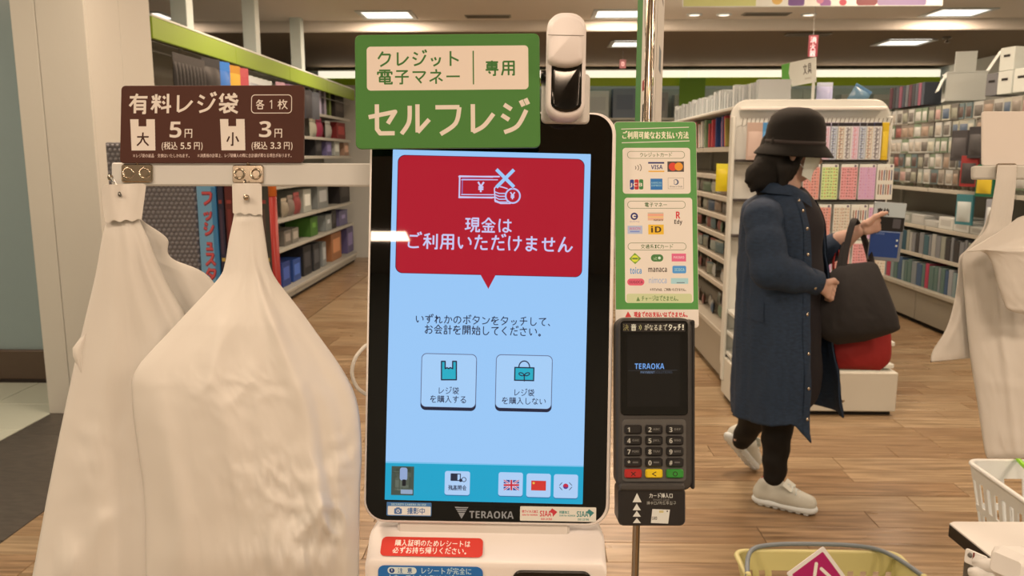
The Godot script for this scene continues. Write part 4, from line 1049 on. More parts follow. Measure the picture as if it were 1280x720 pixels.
func build_front_signs():
	# green acrylic sign above the screen
	var fr := frame4(pxd(444, 43, 0.825), pxd(675, 42, 0.825), pxd(675, 184, 0.825), pxd(444, 187, 0.825))
	var t := thing("green_sign", "green sign with cream panel and large white lettering above the touch screen", "sign")
	t.transform = fr[0]
	var st := new_st(); prism(st, rrect(fr[1], fr[2], 0.006, 5), -0.003, 0.0, 0.0006); obj("board", st, hm(74, 112, 50, 0.35), t)
	var cv := Canvas.new(self, Vector2(559.5, 114.5), Vector2(231, 144), 5.0, 0.0, photo(78, 118, 52))
	var cream := photo(232, 198, 168)
	var green := photo(66, 106, 48)
	cv.plate(458, 57, 661.5, 113, 5, cream)
	cv.text("クレジット", 470.5, 62.5, 578, 83, green, 0.115); cv.text("電子マネー", 470.5, 86, 578, 105.5, green, 0.11)
	cv.pen([Vector2(592.2, 64), Vector2(592.2, 105.5)], 1.6, green); cv.text("専用", 606, 75.5, 647, 95.5, green, 0.115)
	cv.text("セルフレジ", 457.5, 127, 664, 171, photo(228, 196, 166), 0.125)
	obj("print", printed(rrect(fr[1] - 0.0014, fr[2] - 0.0014, 0.005, 5), 0.0002), tex_mat("green_sign_print", cv.img, 0.55, 0.25), t)
	# sheet of accepted payments beside the screen
	fr = frame4(pxd(774, 152, 0.875), pxd(876, 152, 0.875), pxd(868, 410, 0.862), pxd(763, 410, 0.862))
	t = thing("payment_sheet", "green laminated sheet of accepted card and payment logos beside the screen", "sign")
	t.transform = fr[0]
	st = new_st(); prism(st, rrect(fr[1], fr[2], 0.004, 4), -0.002, 0.0, 0.0005); obj("board", st, hm(228, 200, 172, 0.3), t)
	cv = Canvas.new(self, Vector2(820.3, 281), Vector2(103, 258), 7.0, 0.028, photo(232, 204, 176))
	paint_payments(cv)
	obj("print", printed(rrect(fr[1] - 0.001, fr[2] - 0.001, 0.0035, 4), 0.0002), tex_mat("payment_print", cv.img, 0.35, 0.35), t)
	# chrome pole with two sheets above
	var base := pxd(803.5, 360, 0.93)
	t = thing("chrome_pole", "thin shiny chrome pole standing behind the payment sheet", "pole", Vector3(base.x, 0, base.z))
	var chrome := mat("chrome", Color(0.62, 0.58, 0.52), 0.15, 1.0)
	st = new_st(false); tube(st, [Vector3(0, 0.012, 0), Vector3(0, 1.2, 0), Vector3(0, 2.1, 0)], 0.0045, 14); obj("shaft", st, chrome, t)
	st = new_st(false); lathe(st, [Vector2(0.0, 0.0), Vector2(0.055, 0.0), Vector2(0.055, 0.008), Vector2(0.03, 0.016), Vector2(0.012, 0.03), Vector2(0.0, 0.03)], 24); obj("foot", st, chrome, t)
	for s in [0, 1]:
		var label: String = ["green edged white notice sheet hung on the left of the chrome pole", "white notice sheet hung on the right of the chrome pole"][s]
		var p := thing("notice_sheet", label, "notice")
		var near := pxd(812.5 if s == 0 else 820.5, 60, 0.94)
		var farp := pxd(796 if s == 0 else 829, 60, 1.16)
		farp.y = near.y
		var x := (farp - near)
		var w := x.length()
		x = x.normalized()
		if s == 0: x = -x
		p.transform = Transform3D(Basis(x, Vector3.UP, x.cross(Vector3.UP)), Vector3((near.x + farp.x) / 2, 1.73, (near.z + farp.z) / 2))
		st = new_st(); prism(st, rrect(w, 0.48, 0.006, 3), -0.0025, 0.0, 0.0006); obj("board", st, hm(222, 196, 168, 0.35), p)
		var c2 := Canvas.new(self, Vector2(50, 110), Vector2(100, 220), 3.0, 0.0, photo(224, 198, 170))
		if s == 0:
			c2.plate(0, 0, 46, 220, 0, photo(74, 122, 60)); c2.plate(0, 0, 100, 16, 0, photo(74, 122, 60)); c2.plate(0, 36, 100, 46, 0, photo(74, 122, 60)); c2.plate(48, 20, 96, 34, 4, photo(224, 198, 170))
			c2.pen(smooth_line([Vector2(60, 128), Vector2(70, 112), Vector2(82, 126), Vector2(70, 146), Vector2(62, 132)], 5), 4, photo(40, 34, 30))
			c2.plate(56, 172, 82, 178, 1, photo(160, 50, 48)); c2.plate(60, 186, 80, 206, 1, photo(50, 44, 40)); c2.plate(56, 84, 84, 94, 1, photo(170, 140, 120))
		else:
			c2.plate(0, 24, 100, 46, 0, photo(150, 166, 120)); c2.plate(30, 76, 84, 104, 1, photo(176, 76, 66)); c2.plate(24, 196, 70, 214, 1, photo(180, 52, 50)); c2.plate(20, 120, 80, 123, 1, photo(120, 104, 90)); c2.plate(34, 152, 64, 166, 2, photo(110, 112, 106))
		obj("print", printed(rrect(w - 0.002, 0.478, 0.005, 3), 0.0003), tex_mat("notice_print_%d" % s, c2.img, 0.6, 0.2), p)

func paint_payments(cv: Canvas):
	var green := photo(86, 138, 64)
	var cream := photo(232, 204, 176)
	var dk := photo(70, 96, 52)
	cv.plate(758, 140, 882, 387.5, 0, green)
	for y in [160, 177.4]: cv.pen([Vector2(781, y), Vector2(866, y)], 1.0, cream)
	cv.text("ご利用可能なお支払い方法", 781, 164, 866, 173.6, photo(236, 210, 170), 0.13)
	cv.plate(780.5, 185, 866, 243, 4, cream); cv.plate(779.5, 248, 865, 379.5, 4, cream)
	cv.plate(779.5, 368, 861.5, 379.5, 3, photo(206, 196, 140))
	for q in [[787, 189.2, 859.7, 198.6, "クレジットカード"], [785, 252, 858, 261.6, "電子マネー"], [783.5, 304.5, 857, 313.8, "交通系ICカード"]]:
		cv.plate(q[0], q[1], q[2], q[3], 4.6, dk, 0.5)
		var n: float = 20.5 if q[4].length() > 6 else 14.5
		var m: float = (q[0] + q[2]) / 2
		cv.text(q[4], m - n, q[1] + 2, m + n, q[3] - 2, dk, 0.1)
	# card marks
	for i in 3:
		var a := []
		for j in 7: a.append(Vector2(795 + i * 1.8, 209.5) + Vector2(cos(-0.8 + 1.6 * j / 6), sin(-0.8 + 1.6 * j / 6)) * (2.4 + i * 1.6))
		cv.pen(a, 0.9, photo(100, 88, 76))
	var blue := photo(40, 42, 92)
	cv.plate(813, 203, 833.3, 205, 0, blue); cv.plate(813, 214, 833, 215.6, 0, photo(226, 160, 50)); cv.word("VISA", 816.5, 206.8, 831, 212, blue)
	cv.plate(837.2, 203, 858, 216, 0, photo(76, 62, 54)); cv.disc(844, 209.5, 5.2, photo(214, 60, 40)); cv.disc(851.5, 209.5, 5.2, photo(230, 140, 40))
	for i in 3: cv.plate(789 + i * 5.8, 224.3, 794.2 + i * 5.8, 237, 1.6, [photo(40, 60, 120), photo(190, 44, 44), photo(60, 120, 60)][i])
	cv.word("JCB", 789.6, 228.6, 805, 233, cream)
	cv.plate(815, 224, 830, 238, 0, photo(40, 108, 160)); cv.word("AMERICAN", 815.8, 228, 829.2, 230.3, photo(150, 184, 200)); cv.word("EXPRESS", 816, 231.5, 829, 233.8, photo(150, 184, 200))
	cv.plate(837, 223.6, 857, 237.6, 0.6, photo(150, 136, 120), 0.4); cv.disc(847, 229, 3.6, photo(70, 80, 106)); cv.disc(846, 229, 2.8, cream); cv.pen([Vector2(845, 226.8), Vector2(845, 231.4)], 0.6, photo(70, 80, 106)); cv.word("Diners Club", 839, 233.6, 855, 235.6, photo(80, 76, 80), false)
	cv.disc(793, 270.6, 4.6, blue); cv.disc(793, 270.6, 2.6, cream); cv.pen([Vector2(793, 270.6), Vector2(797, 271)], 1.5, blue); cv.word("QUICPay", 787, 276.3, 799.5, 278, photo(150, 130, 150), false)
	cv.plate(810, 266.6, 829.8, 276.4, 0, photo(228, 168, 130)); for i in 3: cv.plate(810, 266.6 + i * 2.6, 829.8, 267.6 + i * 2.6, 0, [photo(180, 170, 150), photo(236, 140, 110), photo(236, 190, 110)][i])
	cv.word("nanaco", 817, 274.6, 829, 277.2, photo(90, 70, 60))
	cv.word("R", 844.6, 266, 850.8, 275, photo(206, 40, 44)); cv.word("Edy", 842.6, 276.4, 853, 281.6, photo(60, 50, 46))
	cv.plate(784, 282.4, 802.6, 292.6, 0, photo(176, 176, 200)); cv.word("WAON", 786, 284.2, 800.6, 287.6, photo(200, 120, 140)); cv.plate(787, 289, 799, 290.4, 0, photo(120, 130, 180))
	cv.plate(810, 281.8, 829.4, 294, 0, photo(232, 172, 44)); cv.word("iD", 812.5, 284, 827, 291.6, photo(70, 48, 30))
	cv.poly([Vector2(792, 316.4), Vector2(799.6, 323.6), Vector2(792, 330.4), Vector2(784.6, 323.6)], photo(120, 150, 50)); cv.disc(792, 323.5, 4.2, photo(214, 206, 60)); cv.plate(788.4, 322.4, 795.6, 324.6, 1, photo(110, 130, 60))
	cv.plate(812, 319, 827.4, 328, 4.5, photo(74, 116, 60)); cv.text("っと", 814.6, 321.6, 820, 326, photo(190, 200, 150), 0.12); cv.disc(822.6, 323.6, 1.8, photo(214, 220, 200))
	cv.plate(838, 318.8, 856, 328.6, 0, photo(222, 96, 120)); cv.word("PASMO", 840, 322, 854, 325, photo(240, 190, 190))
	cv.word("toica", 785, 334.6, 800, 342.4, photo(90, 140, 180)); cv.word("manaca", 807.6, 334, 832, 341, photo(86, 70, 60))
	cv.plate(838.4, 334, 855.6, 343.4, 2, photo(80, 140, 190)); cv.word("ICOCA", 841, 337, 853.5, 340.6, photo(170, 200, 216))
	cv.plate(781.2, 348.4, 802.6, 357, 4.3, photo(222, 90, 104)); cv.word("SUGOCA", 783.6, 351, 800.6, 354.4, photo(140, 50, 60)); cv.word("nimoca", 808, 347.6, 831, 355, photo(140, 160, 190), false)
	cv.plate(836, 349.4, 857.6, 356.4, 0, photo(170, 196, 200)); cv.plate(843, 354.6, 853, 355.6, 0, photo(100, 110, 116))
	cv.text("※PiTaPaは、ご利用いただけません。", 809, 361.4, 856, 365, photo(96, 80, 66), 0.12)
	cv.text("チャージはできません。", 798, 370.6, 847, 377, photo(110, 130, 70), 0.11); cv.poly([Vector2(794, 370.8), Vector2(796.4, 376.4), Vector2(791.6, 376.4)], photo(110, 130, 70))
	cv.poly([Vector2(780.8, 388.8), Vector2(784.8, 396), Vector2(776.8, 396)], photo(206, 60, 56)); cv.text("現金でのお支払いはできません。", 788, 390.6, 858, 397, photo(206, 60, 56), 0.15)

func build_terminal():
	var fr := frame4(pxd(772, 398, 0.838), pxd(868.5, 398, 0.838), pxd(866, 614, 0.838), pxd(769.5, 614, 0.838))
	var t := thing("card_terminal", "black card payment terminal with keypad mounted beside the touch screen", "card terminal")
	t.transform = fr[0]
	var w: float = fr[1]
	var h: float = fr[2]
	var u := 0.838 / F
	var inv: Transform3D = fr[0].affine_inverse()
	var at := func(px, py, z): return inv * pxd(px, py, 0.838 - z)
	var dark := mat("terminal_plastic", hue(62, 54, 47), 0.45)
	var black := mat("terminal_black", hue(34, 29, 26), 0.4)
	var st := new_st(false)
	var o := rrect(w, h, 0.011, 6)
	rings(st, [[inset(o, 0.006), -0.035], [o, -0.028], [o, -0.004], [inset(o, 0.0015), -0.001], [inset(o, 0.004), 0.0]], Transform3D()); obj("body", st, dark, t)
	# guard rim on the right and left
	for q in [[866.5, 506, 5, 212]]:
		st = new_st(); cbox(st, at.call(q[0], q[1], 0.0) + Vector3(0, 0, -0.012), Vector3(q[2] * u, q[3] * u, 0.024), 0.003); obj("side_guard", st, black, t)
	var c: Vector3 = at.call(817.5, 460, 0.0)
	st = new_st(); prism(st, moved(rrect(84 * u, 118 * u, 0.004, 4), Vector2(c.x, c.y)), -0.001, 0.0014, 0.0005); obj("screen_glass", st, mat("terminal_glass", Color(0.02, 0.017, 0.015), 0.07), t)
	var cv := Canvas.new(self, Vector2(816.5, 463), Vector2(66, 90), 6.0, 0.008, Color8(14, 11, 9))
	cv.word("TERAOKA", 793, 454, 830, 461, Color8(110, 160, 225)); cv.pen([Vector2(785, 462.8), Vector2(846, 462.8)], 0.5, Color8(60, 64, 70)); cv.word("PAYMENT", 800, 463.6, 818, 466.6, Color8(100, 120, 150)); cv.word("SOLUTIONS", 818, 463.6, 840, 466.6, Color8(70, 80, 96), false)
	var m := mat("terminal_picture", Color(0.02, 0.017, 0.015), 0.07)
	m.emission_enabled = true; m.emission = Color.BLACK; m.emission_texture = ImageTexture.create_from_image(cv.img); m.emission_energy_multiplier = 1.0
	c = at.call(816.5, 463, 0.0)
	obj("display", printed(rrect(66 * u, 90 * u, 0.0004, 1), 0.0017, Transform3D(Basis(), Vector3(c.x, c.y, 0))), m, t)
	# touch strip
	cv = Canvas.new(self, Vector2(817, 409), Vector2(78, 11), 6.0, 0.008, photo(36, 30, 27))
	var gold := photo(198, 186, 120)
	cv.text("決", 778.5, 404.6, 786, 413, photo(140, 124, 74), 0.1); cv.text("音", 788, 404.6, 796, 413, photo(224, 210, 180), 0.12)
	for i in 2:
		var a := []
		for j in 6: a.append(Vector2(797, 409) + Vector2(cos(-0.8 + 0.32 * j), sin(-0.8 + 0.32 * j)) * (2.2 + i * 2.0))
		cv.pen(a, 0.8, gold)
	cv.text("がなるまで", 805, 405.4, 834, 413, photo(206, 190, 160), 0.1); cv.text("タッチ!", 835, 405, 855, 413, photo(230, 214, 184), 0.13)
	c = at.call(817, 409, 0.0)
	obj("touch_label", printed(rrect(78 * u, 11 * u, 0.0004, 1), 0.0017, Transform3D(Basis(), Vector3(c.x, c.y, 0))), tex_mat("touch_label_print", cv.img, 0.3), t)
	# keypad
	c = at.call(817.5, 563, 0.0)
	st = new_st(); prism(st, moved(rrect(80 * u, 78 * u, 0.004, 3), Vector2(c.x, c.y)), -0.001, 0.001, 0.0004); obj("keypad_plate", st, hm(84, 74, 64, 0.5), t)
	var keys := ["1", "2", "3", "4", "5", "6", "7", "8", "9", "*", "0", "#", "X", "<", "O"]
	var small := [" ", "ABC", "DEF", "GHI", "JKL", "MNO", "PQRS", "TUV", "WXYZ", "", "", "", "", "", ""]
	var tints := [photo(176, 40, 34), photo(226, 178, 30), photo(52, 126, 44)]
	for i in 15:
		var px: float = [791.2, 817.3, 843.4][i % 3]
		var py: float = 536.5 + 13.8 * (i / 3)
		c = at.call(px, py, 0.002)
		var ground: Color = photo(34, 29, 26) if i < 12 else tints[i - 12]
		var key := new_st(); cbox(key, Vector3(c.x, c.y, 0.002), Vector3(21.5 * u, 10.8 * u, 0.005), 0.0013)
		var ko := obj("key", key, mat("key_%d" % (0 if i < 12 else i), ground, 0.3), t)
		cv = Canvas.new(self, Vector2(px, py), Vector2(17, 8), 7.0, 0.0, ground)
		var ink := photo(190, 174, 150) if i < 12 else photo(40, 28, 20)
		if i < 12:
			cv.word(keys[i], px - 7.6, py - 3, px - 3.2, py + 3, ink)
			if small[i].strip_edges(): cv.word(small[i], px - 1.6, py - 1.8, px + 7, py + 0.8, photo(120, 108, 94))
			elif i > 8: cv.plate(px - 1, py - 1.6, px + 6, py + 0.4, 0.6, photo(96, 86, 76))
		elif i == 12:
			cv.pen([Vector2(px - 2.4, py - 2.2), Vector2(px + 2.4, py + 2.2)], 1.0, ink); cv.pen([Vector2(px + 2.4, py - 2.2), Vector2(px - 2.4, py + 2.2)], 1.0, ink)
		elif i == 13: cv.pen([Vector2(px + 2, py - 2.4), Vector2(px - 2.4, py), Vector2(px + 2, py + 2.4)], 1.0, ink)
		else: cv.disc(px, py, 3, ink, 0.9)
		var mark := obj("key_mark", printed(rrect(17 * u, 8 * u, 0.0004, 1), 0.0047, Transform3D(Basis(), Vector3(c.x, c.y, 0))), tex_mat("key_mark_%d" % i, cv.img, 0.35), ko)
	# card slot foot
	st = new_st(); cbox(st, at.call(814.5, 608, 0.002) + Vector3(0, 0, 0.001), Vector3(82 * u, 9 * u, 0.006), 0.002); obj("slot_ridge", st, dark, t)
	c = at.call(814.5, 633, 0.0)
	st = new_st(); prism(st, moved(rrect(84 * u, 48 * u, 0.006, 5), Vector2(c.x, c.y)), -0.03, 0.0015, 0.0012); obj("card_slot_foot", st, black, t)
	cv = Canvas.new(self, Vector2(816, 633), Vector2(76, 42), 6.0, 0.008, photo(36, 30, 26))
	var white := photo(214, 196, 172)
	cv.poly([Vector2(796, 615.4), Vector2(801.6, 627), Vector2(790.4, 627)], white)
	for i in 3: cv.poly([Vector2(795.6, 628.6 + i * 9), Vector2(800.6, 637 + i * 9 - i), Vector2(790.4, 637 + i * 9 - i), ], white)
	cv.text("カード挿入口", 811, 616, 841, 622, white, 0.12); cv.word("Insert card", 816, 622.8, 836, 625.4, photo(150, 134, 116), false); cv.text("挿卡口/카드투입구", 808, 626, 845, 630.4, photo(160, 146, 126), 0.12)
	cv.poly([Vector2(815, 635.6), Vector2(837, 636.6), Vector2(834.6, 654), Vector2(813, 653)], white); cv.plate(823.4, 637.6, 829, 640.4, 0.8, photo(196, 170, 110)); cv.disc(833.6, 638.6, 0.9, photo(70, 60, 52))
	cv.word("CARD", 814.4, 645, 821, 649, photo(70, 60, 54))
	obj("slot_label", printed(rrect(76 * u, 42 * u, 0.0004, 1), 0.002, Transform3D(Basis(), Vector3(at.call(816, 633, 0.0).x, at.call(816, 633, 0.0).y, 0))), tex_mat("slot_label_print", cv.img, 0.35), t)
	# bracket to the pole
	st = new_st(); cbox(st, Vector3(-0.004, -0.02, -0.055), Vector3(0.05, 0.06, 0.05), 0.004); obj("bracket", st, black, t)

# ---------------------------------------------------------------- goods: one mesh per kind and size, shared by all of that kind
var stock := {}
func pouch_mesh(w: float, h: float, d: float) -> Mesh:
	var key := "pouch_%d_%d_%d" % [w * 1000, h * 1000, d * 1000]
	if not stock.has(key):
		var st := new_st(false)
		for s in [1, -1]:
			sheet(st, 6, 6, func(a: float, b: float):
				var bulge := pow(sin(PI * a), 0.6) * pow(sin(PI * b), 0.5)
				return Vector3((a - 0.5) * w * s, h * (1.0 - b), s * d / 2 * bulge + 0.001 * s))
		st.generate_normals(); stock[key] = st.commit()
	return stock[key]
func box_mesh(w: float, h: float, d: float, r := 0.004) -> Mesh:       # stands on its base, front towards +z
	var key := "box_%d_%d_%d" % [w * 1000, h * 1000, d * 1000]
	if not stock.has(key):
		var st := new_st(); cbox(st, Vector3(0, h / 2, 0), Vector3(w, h, d), r); st.generate_normals(); stock[key] = st.commit()
	return stock[key]
func bin_mesh(w: float, h: float, d: float) -> Mesh:
	var key := "bin_%d_%d_%d" % [w * 1000, h * 1000, d * 1000]
	if not stock.has(key):
		var st := new_st(); var t := 0.006
		cbox(st, Vector3(0, t / 2, 0), Vector3(w, t, d), 0.002)
		for s in [-1, 1]:
			cbox(st, Vector3(s * (w - t) / 2, h / 2, 0), Vector3(t, h, d), 0.002); cbox(st, Vector3(0, h / 2, s * (d - t) / 2), Vector3(w, h, t), 0.002)
			cbox(st, Vector3(0, h - 0.006, s * (d + t) / 2), Vector3(w + 2 * t, 0.012, t), 0.002)
		st.generate_normals(); stock[key] = st.commit()
	return stock[key]
func goods(kind: String, called: String, label: String, cat: String, size: Vector3, a: Material, b: Material, at: Vector3, turn := 0.0, group := "", lean := 0.0) -> Node3D:
	var t := thing(called, label, cat, at, turn, group)
	t.position.y += size.x / 2 * absf(sin(lean))
	if lean != 0.0: t.basis = Basis(Vector3.UP, turn) * Basis(Vector3(0, 0, 1), lean)
	match kind:
		"pouch":                                          # clear bag with a printed header, hung by its top
			inst("pouch", pouch_mesh(size.x, size.y * 0.84, size.z), a, t).position = Vector3(0, -size.y, 0)
			inst("header_card", box_mesh(size.x, size.y * 0.18, 0.004, 0.001), b, t).position = Vector3(0, -size.y * 0.18, 0)
		"pack":                                           # stands on a shelf
			inst("pouch", pouch_mesh(size.x, size.y * 0.85, size.z), a, t)
			inst("header_card", box_mesh(size.x, size.y * 0.17, 0.004, 0.001), b, t).position = Vector3(0, size.y * 0.83, 0)
		"box":
			inst("carton", box_mesh(size.x, size.y, size.z), a, t)
			inst("label_panel", box_mesh(size.x * 0.7, size.y * 0.5, 0.002, 0.0005), b, t).position = Vector3(0, size.y * 0.28, size.z / 2)
		"bin":
			inst("body", bin_mesh(size.x, size.y, size.z), a, t)
			inst("label_panel", box_mesh(size.x * 0.4, size.y * 0.25, 0.003, 0.0005), b, t).position = Vector3(0, size.y * 0.45, size.z / 2 + 0.001)
		"book":
			inst("pages", box_mesh(size.x - 0.004, size.y - 0.006, size.z - 0.008), hm(226, 204, 176), t).position = Vector3(0, 0.003, -0.003)
			for s in [-1, 1]: inst("cover", box_mesh(0.003, size.y, size.z, 0.0006), a, t).position = Vector3(s * size.x / 2, 0, 0)
			inst("spine", box_mesh(size.x, size.y, 0.003, 0.0006), b, t).position = Vector3(0, 0, size.z / 2)
		"card":
			inst("backing_card", box_mesh(size.x, size.y, size.z, 0.0008), a, t).position = Vector3(0, -size.y, 0)
			inst("blister", pouch_mesh(size.x * 0.84, size.y * 0.66, size.z * 1.6), b, t).position = Vector3(0, -size.y * 0.9, size.z / 2)
	return t
func clear_bag() -> StandardMaterial3D:
	return mat("clear_bag", hue(196, 178, 160), 0.18)
func shade(n: int) -> StandardMaterial3D:                 # assorted packaging colours of the store
	var l := [[196, 172, 144], [210, 190, 164], [150, 128, 106], [122, 106, 90], [176, 140, 110], [164, 150, 120], [140, 120, 112], [200, 150, 130], [120, 128, 118], [186, 176, 150], [110, 84, 70], [204, 184, 150], [168, 96, 80], [96, 104, 112], [214, 196, 172], [134, 140, 104]]
	var c = l[n % l.size()]
	return hm(int(c[0] * 0.86), int(c[1] * 0.86), int(c[2] * 0.86), 0.4)

func shelf_run(label: String, x_front: float, z0: float, z1: float, face_dir: int, heights: Array, depth: float, top: float, base_h: float, edge: Material, panel: Material, header := false) -> Node3D:
	# a shelf unit whose front stands on the plane x_front and looks along x by face_dir
	var t := thing("shelf_unit", label, "shelf unit", Vector3(x_front, 0, (z0 + z1) / 2))
	var l := absf(z1 - z0)
	var d := -face_dir
	var st := new_st(); cbox(st, Vector3(d * (depth + 0.02), top / 2, 0), Vector3(0.03, top, l - 0.006), 0.003); obj("back_panel", st, panel, t)
	st = new_st(); cbox(st, Vector3(d * (depth / 2 + 0.015), base_h / 2 + 0.02, 0), Vector3(depth, base_h - 0.04, l - 0.01), 0.004); obj("plinth", st, panel, t)
	st = new_st(); box2(st, Vector3(d * 0.05, 0, -l / 2 + 0.01), Vector3(d * depth, 0.022, l / 2 - 0.01)); obj("toe_kick", st, mat("toe_kick", Color(0.03, 0.026, 0.022), 0.7), t)
	for s in [-1, 1]:
		st = new_st(); cbox(st, Vector3(d * depth, top / 2, s * (l / 2 - 0.012)), Vector3(0.035, top, 0.022), 0.003); obj("upright", st, edge, t)
	var n := 0
	for h in heights:
		var dd: float = depth - (0.0 if n == 0 else 0.05)
		var sh := new_st(); cbox(sh, Vector3(d * (depth - dd / 2), h - 0.012, 0), Vector3(dd, 0.018, l - 0.012), 0.002)
		var so := obj("shelf_board", sh, panel, t)
		st = new_st(); cbox(st, Vector3(d * (depth - dd - 0.003), h - 0.0195, 0), Vector3(0.008, 0.033, l - 0.012), 0.002); obj("price_rail", st, edge, so)
		n += 1
	if header:
		var hc := hm(140, 152, 22, 0.45)
		st = new_st(); cbox(st, Vector3(d * -0.01, 2.325, 0), Vector3(0.03, 0.14, l - 0.002), 0.003); obj("green_header", st, hc, t)
		st = new_st(); cbox(st, Vector3(d * -0.01, 2.403, 0), Vector3(0.036, 0.016, l - 0.002), 0.003); obj("header_edge", st, hm(236, 226, 190), t)
		st = new_st(); cbox(st, Vector3(d * 0.2, 2.39, 0), Vector3(0.42, 0.02, l - 0.002), 0.003); obj("canopy_board", st, edge, t)
		st = new_st(); tube(st, [Vector3(d * 0.06, 2.2, -l / 2 + 0.02), Vector3(d * 0.06, 2.2, l / 2 - 0.02)], 0.007, 8); obj("hanging_bar", st, mat("steel", Color(0.7, 0.7, 0.7), 0.3, 1.0), t)
	return t

